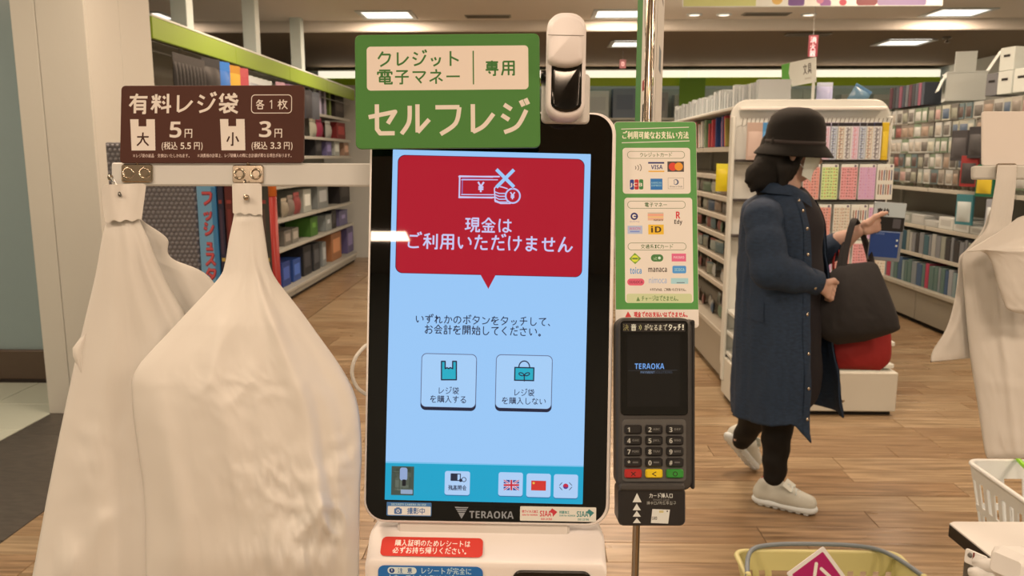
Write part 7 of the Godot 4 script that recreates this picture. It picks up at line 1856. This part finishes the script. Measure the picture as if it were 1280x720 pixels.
# ---------------------------------------------------------------- the shopper
var foot0: Vector3
func q3(px: float, py: float, z: float) -> Vector3:       # photograph pixel on the plane z, in the person's own axes
	return wz(px, py, z) - foot0
func limb(list: Array) -> Array:                          # a chain of [point, radius] as bones
	var out := []
	for i in list.size() - 1: out.append([list[i][0], list[i + 1][0], list[i][1], list[i + 1][1]])
	return out
func build_person():
	foot0 = wy(985, 634, 0.0)
	foot0.y = 0.0
	var zc := -3.27
	var t := thing("person", "person in black hat, white mask and long denim coat holding up a packet", "person", foot0)
	var skin := mat("skin", hue(206, 152, 122), 0.5)
	skin.subsurf_scatter_enabled = true
	skin.subsurf_scatter_strength = 0.1
	# joints
	var head := q3(991, 188, zc)
	var fwd := Vector3(0.95, -0.1, 0.28).normalized()
	var side := fwd.cross(Vector3.UP).normalized()           # towards the far side
	var up := side.cross(fwd).normalized()
	var neck := q3(981, 240, zc)
	var chest := q3(968, 275, zc)
	var hip := q3(964, 400, zc)
	var sh_n := q3(955, 264, -3.12)
	var el_n := q3(959, 336, -3.04)
	var wr_n := q3(1020, 353, -3.10)
	var sh_f := q3(986, 262, -3.45)
	var el_f := q3(1008, 326, -3.53)
	var wr_f := q3(1074, 288, -3.44)
	var kn_a := q3(972, 520, -3.2)
	var an_a := q3(966, 596, -3.19)
	var kn_b := q3(952, 505, -3.4)
	var an_b := q3(925, 552, -3.6)
	# body: one continuous surface
	var st := new_st(false)
	var bones := limb([[neck, 0.05], [chest, 0.1], [q3(966, 330, zc), 0.095], [hip, 0.11]])
	var in_n := sh_n + Vector3(0.012, -0.05, -0.03)
	var in_f := sh_f + Vector3(0.0, -0.05, 0.03)
	bones.append_array(limb([[in_n, 0.045], [el_n, 0.04], [wr_n, 0.028]]))
	bones.append_array(limb([[in_f, 0.045], [el_f, 0.042], [q3(1050, 303, -3.49), 0.038], [wr_f, 0.026]]))
	bones.append_array(limb([[hip + Vector3(0, 0, 0.07), 0.085], [kn_a, 0.055], [an_a, 0.036]]))
	bones.append_array(limb([[hip - Vector3(0, 0, 0.07), 0.085], [kn_b, 0.055], [an_b, 0.036]]))
	bones.append([in_n, in_f, 0.05, 0.05])
	bones.append([neck, head - up * 0.02, 0.05, 0.052])
	body_mesh(st, bones, 0.013, 0.04)
	# head
	var hb := [[head + up * 0.03 - fwd * 0.015, head + up * 0.03, 0.088, 0.088], [head + fwd * 0.03 - up * 0.01, head + fwd * 0.044 - up * 0.085, 0.062, 0.034], [head - up * 0.06 - fwd * 0.02, neck + up * 0.01, 0.055, 0.05], [head + fwd * 0.09 + up * 0.0, head + fwd * 0.104 - up * 0.032, 0.009, 0.014], [head + fwd * 0.075 + up * 0.018 - side * 0.03, head + fwd * 0.075 + up * 0.018 + side * 0.03, 0.016, 0.016], [head - side * 0.082 - up * 0.005, head - side * 0.085 - up * 0.045 + fwd * 0.005, 0.014, 0.01], [head + side * 0.082 - up * 0.005, head + side * 0.085 - up * 0.045 + fwd * 0.005, 0.014, 0.01]]
	body_mesh(st, hb, 0.006, 0.02)
	# far hand: four fingers behind the packet, thumb in front
	var palm := q3(1086, 283, -3.42)
	var fx := (q3(1110, 274, -3.42) - palm).normalized()
	var fy := Vector3(0, 1, 0)
	fy = (fy - fx * fy.dot(fx)).normalized()
	var fz := fx.cross(fy)
	var hand := [[wr_f, palm + fx * 0.02, 0.024, 0.026, [fz, 1.5]], [palm - fx * 0.01 + fy * 0.012, palm + fx * 0.035 + fy * 0.018, 0.02, 0.017, [fz, 1.4]], [palm - fx * 0.01 - fy * 0.014, palm + fx * 0.03 - fy * 0.02, 0.02, 0.016, [fz, 1.4]]]
	for i in 4:
		var k: Vector3 = palm + fx * (0.036 - 0.004 * absf(i - 1.0)) + fy * (0.026 - 0.018 * i) - fz * 0.006
		var a := k + fx * (0.032 - 0.003 * absf(i - 1.0)) - fy * 0.004 - fz * 0.007
		var b := a + fx * (0.022 - 0.002 * i) - fy * 0.008 - fz * 0.006
		var c := b + fx * 0.012 - fy * 0.01 - fz * 0.0
		hand.append_array(limb([[k, 0.0095], [a, 0.0088], [b, 0.008], [c, 0.0068]]))
	hand.append_array(limb([[palm - fx * 0.005 + fy * 0.018 + fz * 0.012, 0.014], [palm + fx * 0.03 + fy * 0.034 + fz * 0.022, 0.0105], [palm + fx * 0.058 + fy * 0.036 + fz * 0.024, 0.0095], [palm + fx * 0.078 + fy * 0.033 + fz * 0.022, 0.007]]))
	body_mesh(st, hand, 0.0035, 0.007)
	# near hand: fingers curled round the bag's side
	var pn := q3(1029, 359, -3.115)
	var nx := (q3(1046, 366, -3.14) - pn).normalized()
	var ny := (fy - nx * fy.dot(nx)).normalized()
	var nz := nx.cross(ny)
	hand = [[wr_n, pn + nx * 0.015, 0.026, 0.028, [nz, 1.5]], [pn, pn + nx * 0.03 + ny * 0.012, 0.022, 0.018, [nz, 1.4]], [pn, pn + nx * 0.028 - ny * 0.016, 0.022, 0.017, [nz, 1.4]]]
	for i in 4:
		var k: Vector3 = pn + nx * 0.032 + ny * (0.024 - 0.017 * i)
		var a := k + nx * 0.03 - nz * 0.01
		var b := a + nx * 0.014 - nz * 0.02
		var c := b - nx * 0.006 - nz * 0.016
		hand.append_array(limb([[k, 0.0095], [a, 0.009], [b, 0.0082], [c, 0.007]]))
	hand.append_array(limb([[pn + ny * 0.018 + nz * 0.012, 0.014], [pn + nx * 0.03 + ny * 0.036 + nz * 0.014, 0.0105], [pn + nx * 0.055 + ny * 0.036 + nz * 0.008, 0.0085]]))
	body_mesh(st, hand, 0.0035, 0.007)
	obj("body", st, skin, t)
	# eyes and brows under the brim
	for s in [-1, 1]:
		var e: Vector3 = head + fwd * 0.083 + side * (0.031 * s) - up * 0.002
		st = new_st(false); lathe(st, [Vector2(0, -0.008), Vector2(0.008, -0.005), Vector2(0.011, 0), Vector2(0.008, 0.005), Vector2(0, 0.008)], 12, Transform3D(Basis(side, up, fwd), e)); var eye := obj("eye", st, hm(230, 214, 200, 0.2), t)
		st = new_st(false); lathe(st, [Vector2(0, 0.003), Vector2(0.0045, 0.002), Vector2(0.0055, 0)], 12, Transform3D(Basis(side, fwd, -up), e + fwd * 0.0095)); obj("iris", st, mat("iris", Color(0.03, 0.02, 0.015), 0.2), eye)
		st = new_st(false); tube(st, [e + up * 0.02 - side * 0.014 + fwd * 0.008, e + up * 0.024 + fwd * 0.01, e + up * 0.02 + side * 0.014 + fwd * 0.006], [0.002, 0.003, 0.0015], 6); obj("eyebrow", st, mat("hair_black", Color(0.012, 0.01, 0.01), 0.75), t)
	# white mask over nose and chin
	st = new_st(false)
	sheet(st, 18, 12, func(a: float, b: float):
		var ang := (a - 0.5) * 2.5
		var rr := 0.074 - 0.006 * cos((b - 0.4) * 3.0)
		var y := 0.006 - b * 0.128
		var out := fwd * (cos(ang) * (rr + 0.018 * exp(-pow((b - 0.32) * 4.0, 2.0)) * exp(-pow(ang * 1.3, 2.0)) - 0.016 * b) + 0.028) + side * (sin(ang) * (0.077 - 0.016 * b))
		return head + out + up * (y * (1.0 - 0.35 * absf(a - 0.5) * 2.0) - 0.014 * absf(a - 0.5) * 2.0 + 0.0015 * sin(b * 22.0)))
	var mk := obj("mask", st, hm(226, 212, 198, 0.7), t); mk.set_meta("label", "white face mask")
	for s in [-1, 1]:
		for v in [0.0, 1.0]:
			st = new_st(false); tube(st, [head + fwd * (0.055 - 0.005 * v) + side * (0.07 * s) - up * (0.012 + 0.055 * v), head + fwd * 0.02 + side * (0.084 * s) - up * (0.01 + 0.025 * v), head - fwd * 0.012 + side * (0.09 * s) - up * 0.01], 0.0018, 6); obj("ear_loop", st, hm(220, 204, 188), mk)
	# hair: shoulder length, dark
	var hairm := mat("hair_black", Color(0.012, 0.01, 0.01), 0.75)
	var nz2 := FastNoiseLite.new()
	nz2.seed = 8; nz2.frequency = 14.0
	st = new_st(false)
	var hair := [[head + up * 0.035 - fwd * 0.02, head + up * 0.01 - fwd * 0.035, 0.094, 0.092]]
	hair.append_array(limb([[head - fwd * 0.03 - up * 0.01, 0.084], [q3(967, 208, -3.27), 0.075], [q3(960, 226, -3.26), 0.056], [q3(955, 240, -3.25), 0.026]]))
	hair.append_array(limb([[q3(966, 200, -3.24), 0.05], [q3(945, 216, -3.23), 0.034], [q3(935, 226, -3.22), 0.012]]))
	hair.append_array(limb([[q3(964, 206, -3.25), 0.045], [q3(946, 228, -3.23), 0.026], [q3(940, 238, -3.22), 0.01]]))
	hair.append_array(limb([[head - fwd * 0.01 - side * 0.068, 0.034], [q3(982, 212, -3.185), 0.026], [q3(978, 236, -3.18), 0.014]]))
	hair.append_array(limb([[head + fwd * 0.035 - side * 0.078 + up * 0.02, 0.013], [head + fwd * 0.016 - side * 0.084 - up * 0.06, 0.013], [head + fwd * 0.006 - side * 0.08 - up * 0.105, 0.008]]))
	hair.append_array(limb([[head + fwd * 0.035 + side * 0.078 + up * 0.02, 0.013], [head + fwd * 0.016 + side * 0.084 - up * 0.06, 0.013], [head + fwd * 0.006 + side * 0.08 - up * 0.105, 0.008]]))
	body_mesh(st, hair, 0.008, 0.022, func(p): return p + (p - head).normalized() * 0.012 * nz2.get_noise_3d(p.x * 1.6, p.y * 0.4, p.z * 1.6))
	obj("hair", st, hairm, t)
	# hat
	var hat_at := q3(993, 180, zc)
	var tilt := Basis(Vector3(0, 0, 1), -0.05) * Basis(Vector3.RIGHT, 0.04)
	var felt := mat("hat_felt", Color(0.009, 0.009, 0.01), 0.85)
	felt.rim_enabled = true
	felt.rim = 0.3
	st = new_st(false)
	lathe(st, [Vector2(0.108, -0.006), Vector2(0.128, -0.022), Vector2(0.15, -0.046), Vector2(0.153, -0.044), Vector2(0.152, -0.04), Vector2(0.132, -0.014), Vector2(0.117, 0.002), Vector2(0.116, 0.03), Vector2(0.112, 0.07), Vector2(0.1, 0.105), Vector2(0.075, 0.13), Vector2(0.04, 0.142), Vector2(0.0, 0.144)], 40, Transform3D(tilt, hat_at), 1.0, 0.98)
	var hat := obj("hat", st, felt, t); hat.set_meta("label", "black felt hat with a drooping brim")
	st = new_st(false); lathe(st, [Vector2(0.1175, 0.0), Vector2(0.1195, 0.002), Vector2(0.1195, 0.013), Vector2(0.1165, 0.015)], 40, Transform3D(tilt, hat_at), 1.0, 0.98); obj("hat_band", st, hm(46, 34, 30, 0.6), hat)
	# dark dress
	st = new_st(false)
	var dress := limb([[q3(988, 254, zc), 0.08], [q3(986, 280, zc), 0.13], [q3(985, 340, zc), 0.132], [q3(982, 400, zc), 0.138], [q3(980, 460, zc), 0.142], [q3(980, 480, zc), 0.142]])
	body_mesh(st, dress, 0.014, 0.03, func(p): return p + Vector3(0, 0, 0.006 * sin(p.y * 9.0 + p.x * 26.0)))
	obj("dress", st, hm(30, 25, 28, 0.85), t)
	# trousers
	st = new_st(false)
	var tb := limb([[hip + Vector3(0, -0.1, 0.07), 0.1], [kn_a, 0.068], [an_a + Vector3(0.006, 0.01, 0), 0.046]])
	tb.append_array(limb([[hip + Vector3(0, -0.1, -0.07), 0.1], [kn_b, 0.072], [an_b + Vector3(0.008, 0.012, 0.005), 0.046]]))
	body_mesh(st, tb, 0.011, 0.02, func(p): return p + Vector3(0.003 * sin(p.y * 70.0), 0, 0.003 * cos(p.y * 60.0 + p.x * 20.0)))
	obj("trousers", st, mat("trouser_black", Color(0.012, 0.011, 0.012), 0.85), t)
	build_coat(t, zc, neck, sh_n, el_n, wr_n, sh_f, el_f)
	build_shoes(t, an_a, an_b)
	build_carried(palm, fx, fy, fz, wr_f)

func build_coat(t: Node3D, zc: float, neck: Vector3, sh_n: Vector3, el_n: Vector3, wr_n: Vector3, sh_f: Vector3, el_f: Vector3):
	var denim := mat("denim", Color.WHITE, 0.8)
	denim.albedo_texture = noise_tex(91, 0.06, hue(27, 40, 53), hue(38, 53, 68), 256, Vector2(1.0, 2.2), 5)
	denim.uv1_triplanar = true
	denim.uv1_scale = Vector3.ONE * 2.5
	# rings: photograph y, centre x, half depth along x, half width along z, half opening in degrees
	var rows := [[238, 980, 0.075, 0.09, 40], [246, 978, 0.11, 0.135, 36], [257, 975, 0.142, 0.185, 33], [280, 976, 0.16, 0.2, 31], [315, 976, 0.165, 0.2, 30], [350, 975, 0.167, 0.205, 29], [400, 972, 0.168, 0.215, 27], [450, 970, 0.17, 0.225, 24], [485, 969, 0.172, 0.232, 23], [507, 969, 0.174, 0.235, 23]]
	var cs := []
	for r in rows:
		var c := q3(r[1], r[0], zc)
		cs.append([c, float(r[2]), float(r[3]), deg_to_rad(r[4])])
	var ns := FastNoiseLite.new()
	ns.seed = 31; ns.frequency = 2.2
	var shell := func(th_u: float, v: float, inner: float) -> Vector3:
		var x := v * (cs.size() - 1)
		var i := mini(int(x), cs.size() - 2)
		var k := x - i
		var p0 = cs[maxi(i - 1, 0)]
		var p3 = cs[mini(i + 2, cs.size() - 1)]
		var c: Vector3 = (cs[i][0] as Vector3).cubic_interpolate(cs[i + 1][0], p0[0], p3[0], k)
		var a: float = cubic_interpolate(cs[i][1], cs[i + 1][1], p0[1], p3[1], k)
		var b: float = cubic_interpolate(cs[i][2], cs[i + 1][2], p0[2], p3[2], k)
		var o: float = lerpf(cs[i][3], cs[i + 1][3], k)
		var th := deg_to_rad(40.0) + lerpf(o, TAU - o, th_u)                  # from the near front edge round the back to the far front edge
		var far := clampf((th_u - 0.6) / 0.4, 0, 1)
		var flare := 1.0 + 0.62 * far * far * clampf((v - 0.45) / 0.55, 0, 1)
		var fold := 1.0 + (0.03 + 0.05 * v) * (0.5 * sin(th * 6.0 + v * 2.0) * v + ns.get_noise_2d(th * 1.4, v * 1.6))
		var r := Vector3(cos(th) * a * (flare if cos(th) > 0.0 else 1.0), 0, sin(th) * b) * fold
		r -= r.normalized() * inner
		var drop := 0.0
		if v > 0.8: drop = -(v - 0.8) / 0.2 * (0.11 * smoothstep(-0.1, 0.7, cos(th)) * (1.0 - smoothstep(0.3, 0.6, th_u)) + 0.035 * maxf(0.0, -cos(th)) + 0.03 * far)
		return c + r + Vector3(0, drop, 0)
	var st := new_st(false)
	sheet(st, 72, 60, func(u, v): return shell.call(u, v, 0.0))
	sheet(st, 72, 60, func(u, v): return shell.call(1.0 - u, v, 0.006))
	for e in [0.0, 1.0]:
		sheet(st, 1, 60, func(u, v): return shell.call(e, v, 0.006 * (u if e == 1.0 else 1.0 - u)))
	sheet(st, 72, 1, func(u, v): return shell.call(u, 1.0, 0.006 * v))
	var coat := obj("coat", st, denim, t); coat.set_meta("label", "long dark blue denim coat worn open")
	# front bands with press studs
	st = new_st(false)
	sheet(st, 3, 50, func(u, v): return shell.call(0.002 + u * 0.035, 0.1 + v * 0.895, -0.003))
	obj("button_band", st, denim, coat)
	st = new_st(false)
	sheet(st, 3, 50, func(u, v): return shell.call(0.998 - u * 0.035, 0.1 + v * 0.895, -0.003))
	obj("button_band", st, denim, coat)
	var stud := mat("stud", Color(0.75, 0.72, 0.66), 0.25, 0.9)
	for i in 9:
		for e in [0.02, 0.98]:
			var p: Vector3 = shell.call(e, 0.14 + i * 0.097, -0.006)
			st = new_st(false); lathe(st, [Vector2(0, 0.004), Vector2(0.005, 0.003), Vector2(0.007, 0)], 10, Transform3D(Basis(Vector3.RIGHT, PI / 2) * Basis(Vector3(0, 0, 1), -0.6 if e < 0.5 else 0.0), p)); obj("stud", st, stud, coat)
	# collar folded down round the neck
	st = new_st(false)
	sheet(st, 30, 6, func(u: float, v: float):
		var th := deg_to_rad(25.0) + lerpf(0.5, TAU - 0.5, u)
		var rr := 0.062 + 0.045 * v + 0.01 * sin(v * PI)
		var y := 0.03 - 0.01 * cos(th) + 0.022 * sin(v * PI * 0.9) - 0.045 * v
		return neck + Vector3(0.0 + cos(th) * rr * 1.05 - 0.005 + maxf(0.0, cos(th)) * 0.03 * v, y - maxf(0.0, cos(th)) * 0.05 * (0.4 + v), sin(th) * rr * 1.15))
	obj("collar", st, denim, coat)
	# lapel turned back on the far side
	st = new_st(false)
	sheet(st, 4, 12, func(u: float, v: float):
		var p: Vector3 = shell.call(0.99, 0.16 + v * 0.3, -0.004)
		return p + Vector3(0.006, 0.01 * u, 0.0) + Vector3(-0.02, -0.005, -0.055) * u * sin(PI * (0.25 + v * 0.75)))
	obj("lapel", st, denim, coat)
	# sleeves
	var wr := FastNoiseLite.new()
	wr.seed = 17; wr.frequency = 6.0
	var crumple := func(p: Vector3) -> Vector3: return p + Vector3(wr.get_noise_3d(p.x * 0.7, p.y * 1.5, p.z), wr.get_noise_3d(p.y, p.x * 1.4, p.z + 9.0), wr.get_noise_3d(p.z + 4.0, p.x, p.y * 1.6)) * 0.007
	st = new_st(false)
	body_mesh(st, limb([[sh_n + Vector3(0.015, -0.008, -0.07), 0.07], [sh_n + Vector3(0, -0.03, 0.0), 0.072], [sh_n.lerp(el_n, 0.55), 0.07], [el_n + Vector3(0.01, -0.005, 0), 0.066], [el_n.lerp(wr_n, 0.5), 0.06], [q3(1013, 352, -3.09), 0.05]]), 0.011, 0.03, crumple)
	var sl := obj("sleeve", st, denim, coat)
	st = new_st(false); tube(st, [q3(1008, 350, -3.09), q3(1023, 354, -3.1)], [0.053, 0.048], 20); obj("cuff", st, denim, sl)
	st = new_st(false); lathe(st, [Vector2(0, 0.004), Vector2(0.005, 0.003), Vector2(0.007, 0)], 10, Transform3D(Basis(Vector3.RIGHT, PI / 2), q3(1019, 360, -3.045))); obj("stud", st, stud, sl)
	st = new_st(false)
	body_mesh(st, limb([[sh_f + Vector3(0.0, 0.005, 0.05), 0.08], [sh_f, 0.078], [sh_f.lerp(el_f, 0.5), 0.07], [el_f, 0.064], [q3(1036, 312, -3.51), 0.056], [q3(1045, 306, -3.5), 0.052]]), 0.012, 0.03, crumple)
	obj("sleeve", st, denim, coat)
	# pocket flap on the near side
	st = new_st(false)
	sheet(st, 6, 3, func(u, v): return shell.call(0.2 + u * 0.09, 0.6 + v * 0.05, -0.004))
	obj("pocket_flap", st, denim, coat)

func build_shoes(t: Node3D, an_a: Vector3, an_b: Vector3):
	var leather := hm(206, 186, 158, 0.55)
	var sole_m := hm(222, 206, 188, 0.6)
	var heel_a := wy(944, 627, 0.0) - foot0
	var toe_a := wy(1011, 642, 0.0) - foot0
	for k in 2:
		var heel: Vector3
		var toe: Vector3
		var up := Vector3.UP
		if k == 0:
			heel = heel_a
			toe = toe_a
		else:
			toe = wy(940, 588, 0.0) - foot0
			var back := q3(907, 548, -3.62)
			heel = toe + (back - toe).normalized() * 0.25
		var d := (toe - heel).normalized()
		var s := d.cross(Vector3.UP).normalized()
		up = s.cross(d).normalized()
		var l := (toe - heel).length()
		heel = heel + d * 0.03
		toe = heel + d * maxf(0.19, l - 0.07)
		var m := heel.lerp(toe, 0.5)
		var ankle: Vector3 = an_a if k == 0 else an_b
		var sh := Node3D.new()
		var st := new_st(false)
		body_mesh(st, [[heel + up * 0.055, heel + up * 0.085 + d * 0.01, 0.036, 0.036], [heel + up * 0.05, m + up * 0.056, 0.038, 0.042], [m + up * 0.056, toe + up * 0.046, 0.042, 0.036], [m + up * 0.07 - d * 0.01, toe + up * 0.05 - d * 0.04, 0.034, 0.034], [heel + up * 0.09 + d * 0.03, m + up * 0.085, 0.034, 0.026]], 0.0075, 0.02, func(p): return p + up * maxf(0.0, 0.02 - (p - heel).dot(up)))
		var up_o := obj("shoe", st, leather, t); up_o.set_meta("label", "cream chunky sneaker")
		st = new_st(false)
		body_mesh(st, [[heel + up * 0.022 - d * 0.004, m + up * 0.022, 0.042, 0.043, [up, 2.0]], [m + up * 0.022, toe + up * 0.024, 0.043, 0.042, [up, 2.1]], [heel + up * 0.014, heel + up * 0.014 + d * 0.03, 0.038, 0.038, [up, 2.6]], [toe + up * 0.014 - d * 0.06, toe + up * 0.016, 0.04, 0.038, [up, 2.8]]], 0.0075, 0.01)
		obj("sole", st, sole_m, up_o)
		for i in 7:
			st = new_st(); cbox(st, Vector3.ZERO, Vector3(0.02, 0.008, 0.07), 0.002, Transform3D(Basis(d, up, s), heel.lerp(toe, float(i) / 6.0) + up * 0.006)); obj("tread_block", st, hm(206, 188, 168, 0.7), up_o)
		st = new_st(); cbox(st, Vector3.ZERO, Vector3(0.045, 0.005, 0.09), 0.002, Transform3D(Basis(d, up, s) * Basis(Vector3(0, 0, 1), -0.55), m + up * 0.106 + d * 0.014)); obj("strap", st, hm(222, 202, 172, 0.5), up_o)
		st = new_st(); cbox(st, Vector3.ZERO, Vector3(0.05, 0.01, 0.046), 0.004, Transform3D(Basis(d, up, s) * Basis(Vector3(0, 0, 1), 0.9), m + up * 0.128 - d * 0.03)); obj("tongue", st, leather, up_o)
		for i in 4:
			var a := m + d * (0.012 + i * 0.016) + up * (0.112 - i * 0.008)
			st = new_st(false); tube(st, [a - s * 0.03 - up * 0.014 + d * 0.006, a + up * 0.002, a + s * 0.03 - up * 0.014 + d * 0.006], 0.0036, 6); obj("lace", st, hm(226, 210, 186, 0.8), up_o)
		st = new_st(); cbox(st, Vector3.ZERO, Vector3(0.006, 0.02, 0.018), 0.002, Transform3D(Basis(d, up, s), heel + up * 0.112 - d * 0.004)); obj("heel_tab", st, hm(170, 40, 34), up_o)

func build_carried(palm: Vector3, fx: Vector3, fy: Vector3, fz: Vector3, wr_f: Vector3):
	# the packaged item in the hand
	var fr := frame4(wz(1093, 252, -3.43), wz(1134, 254, -3.40), wz(1124, 328, -3.40), wz(1084, 324, -3.43))
	var p := thing("packaged_item", "flat plastic packet with white header, black band and blue lower half held in the hand", "packet")
	p.transform = fr[0]
	var w: float = fr[1]
	var h: float = fr[2]
	var st := new_st(); prism(st, rrect(w, h, 0.004, 2), -0.012, 0.0, 0.003); obj("packet", st, hm(150, 140, 130, 0.2), p)
	var cv := Canvas.new(self, Vector2(20, 37), Vector2(40, 74), 6.0, 0.0, photo(136, 128, 120))
	cv.plate(0, 0, 40, 18, 0, photo(206, 200, 194)); cv.text("爽快", 4, 7, 20, 16.5, photo(40, 34, 36), 0.14)
	cv.plate(0, 18, 40, 36, 0, photo(34, 28, 26)); cv.plate(3, 27, 11, 34, 1, photo(176, 130, 40)); cv.plate(26, 20, 36, 32, 1, photo(90, 80, 76))
	cv.plate(0, 36, 37, 70, 0.6, photo(40, 66, 120)); cv.plate(0, 36.6, 37, 37.4, 0, photo(176, 180, 190)); cv.word("refill", 3, 38.5, 17, 41, photo(150, 160, 180), false)
	for y in [46, 53]: cv.plate(33, y, 35.5, y + 2.5, 0.4, photo(226, 220, 214))
	obj("print", printed(rrect(w - 0.004, h - 0.004, 0.003, 2), 0.0004), tex_mat("packet_print", cv.img, 0.2), p)
	# black shoulder bag hanging on the forearm
	var b := thing("black_bag", "soft black cloth bag hanging from the person's forearm", "bag")
	var cloth := mat("bag_cloth", hue(40, 34, 31), 0.9)
	obj("bag_body", cloth_bag(v2([1058, 330, 1046, 334, 1034, 345, 1024, 362, 1018, 385, 1020, 405, 1028, 422, 1046, 431]), v2([1086, 327, 1096, 330, 1102, 342, 1110, 362, 1119, 385, 1124, 403, 1121, 414, 1080, 427]), [3.3, 3.29, 3.27, 3.25, 3.24, 3.24, 3.25, 3.28], [0.03, 0.04, 0.06, 0.075, 0.085, 0.085, 0.07, 0.03], [[0.3, 0.1, 0.4, 0.8, 0.1, 0.02], [0.7, 0.1, 0.6, 0.7, 0.1, -0.02]], 41, 0.008, 40, 40), cloth, b)
	var strap := func(list: Array) -> SurfaceTool:
		var pts := []
		for q in list: pts.append(wz(q[0], q[1], q[2]))
		var s2 := new_st(false)
		tube(s2, smooth_line(pts, 5), 0.013, 8, true, 0.3)
		return s2
	obj("strap", strap.call([[1054, 336, -3.28], [1058, 310, -3.33], [1063, 288, -3.37], [1067, 276, -3.4], [1070, 275, -3.46], [1078, 292, -3.5], [1086, 312, -3.46], [1092, 333, -3.34]]), cloth, b)
	obj("strap", strap.call([[1048, 340, -3.36], [1054, 312, -3.42], [1061, 292, -3.46], [1068, 280, -3.47], [1074, 284, -3.53], [1082, 310, -3.5], [1088, 334, -3.4]]), cloth, b)
	# red bag behind it
	var r := thing("red_bag", "red cloth bag hanging behind the black bag", "bag")
	var red := hm(150, 26, 24, 0.7)
	obj("bag_body", cloth_bag(v2([1044, 350, 1040, 375, 1038, 400, 1038, 425, 1038, 448, 1046, 461]), v2([1096, 345, 1104, 375, 1110, 400, 1114, 420, 1113, 450, 1100, 463]), [3.4, 3.4, 3.4, 3.4, 3.4, 3.4], [0.03, 0.045, 0.055, 0.055, 0.05, 0.02], [[0.75, 0.5, 0.8, 0.98, 0.05, -0.015], [0.3, 0.6, 0.35, 0.95, 0.08, 0.012]], 43, 0.006, 36, 36), red, r)
	st = new_st(false); obj("strap", strap.call([[1050, 360, -3.4], [1042, 338, -3.42], [1044, 316, -3.46], [1054, 300, -3.5], [1062, 296, -3.54]]), red, r)
	st = new_st(false); obj("strap", strap.call([[1062, 356, -3.4], [1054, 334, -3.42], [1048, 314, -3.45], [1056, 300, -3.52]]), red, r)
	# wrist band
	var band := thing("wrist_band", "thin dark band worn on the person's wrist", "bracelet")
	var wb := wz(1052, 302, -3.485)
	var dir := (wz(1074, 288, -3.44) - wb).normalized()
	var sx := dir.cross(Vector3.UP).normalized()
	st = new_st(false); lathe(st, [Vector2(0.038, -0.005), Vector2(0.041, -0.005), Vector2(0.041, 0.005), Vector2(0.038, 0.005)], 20, Transform3D(Basis(sx, dir, sx.cross(dir)), wb)); obj("band", st, mat("knob_black", Color(0.03, 0.03, 0.03), 0.3), band)
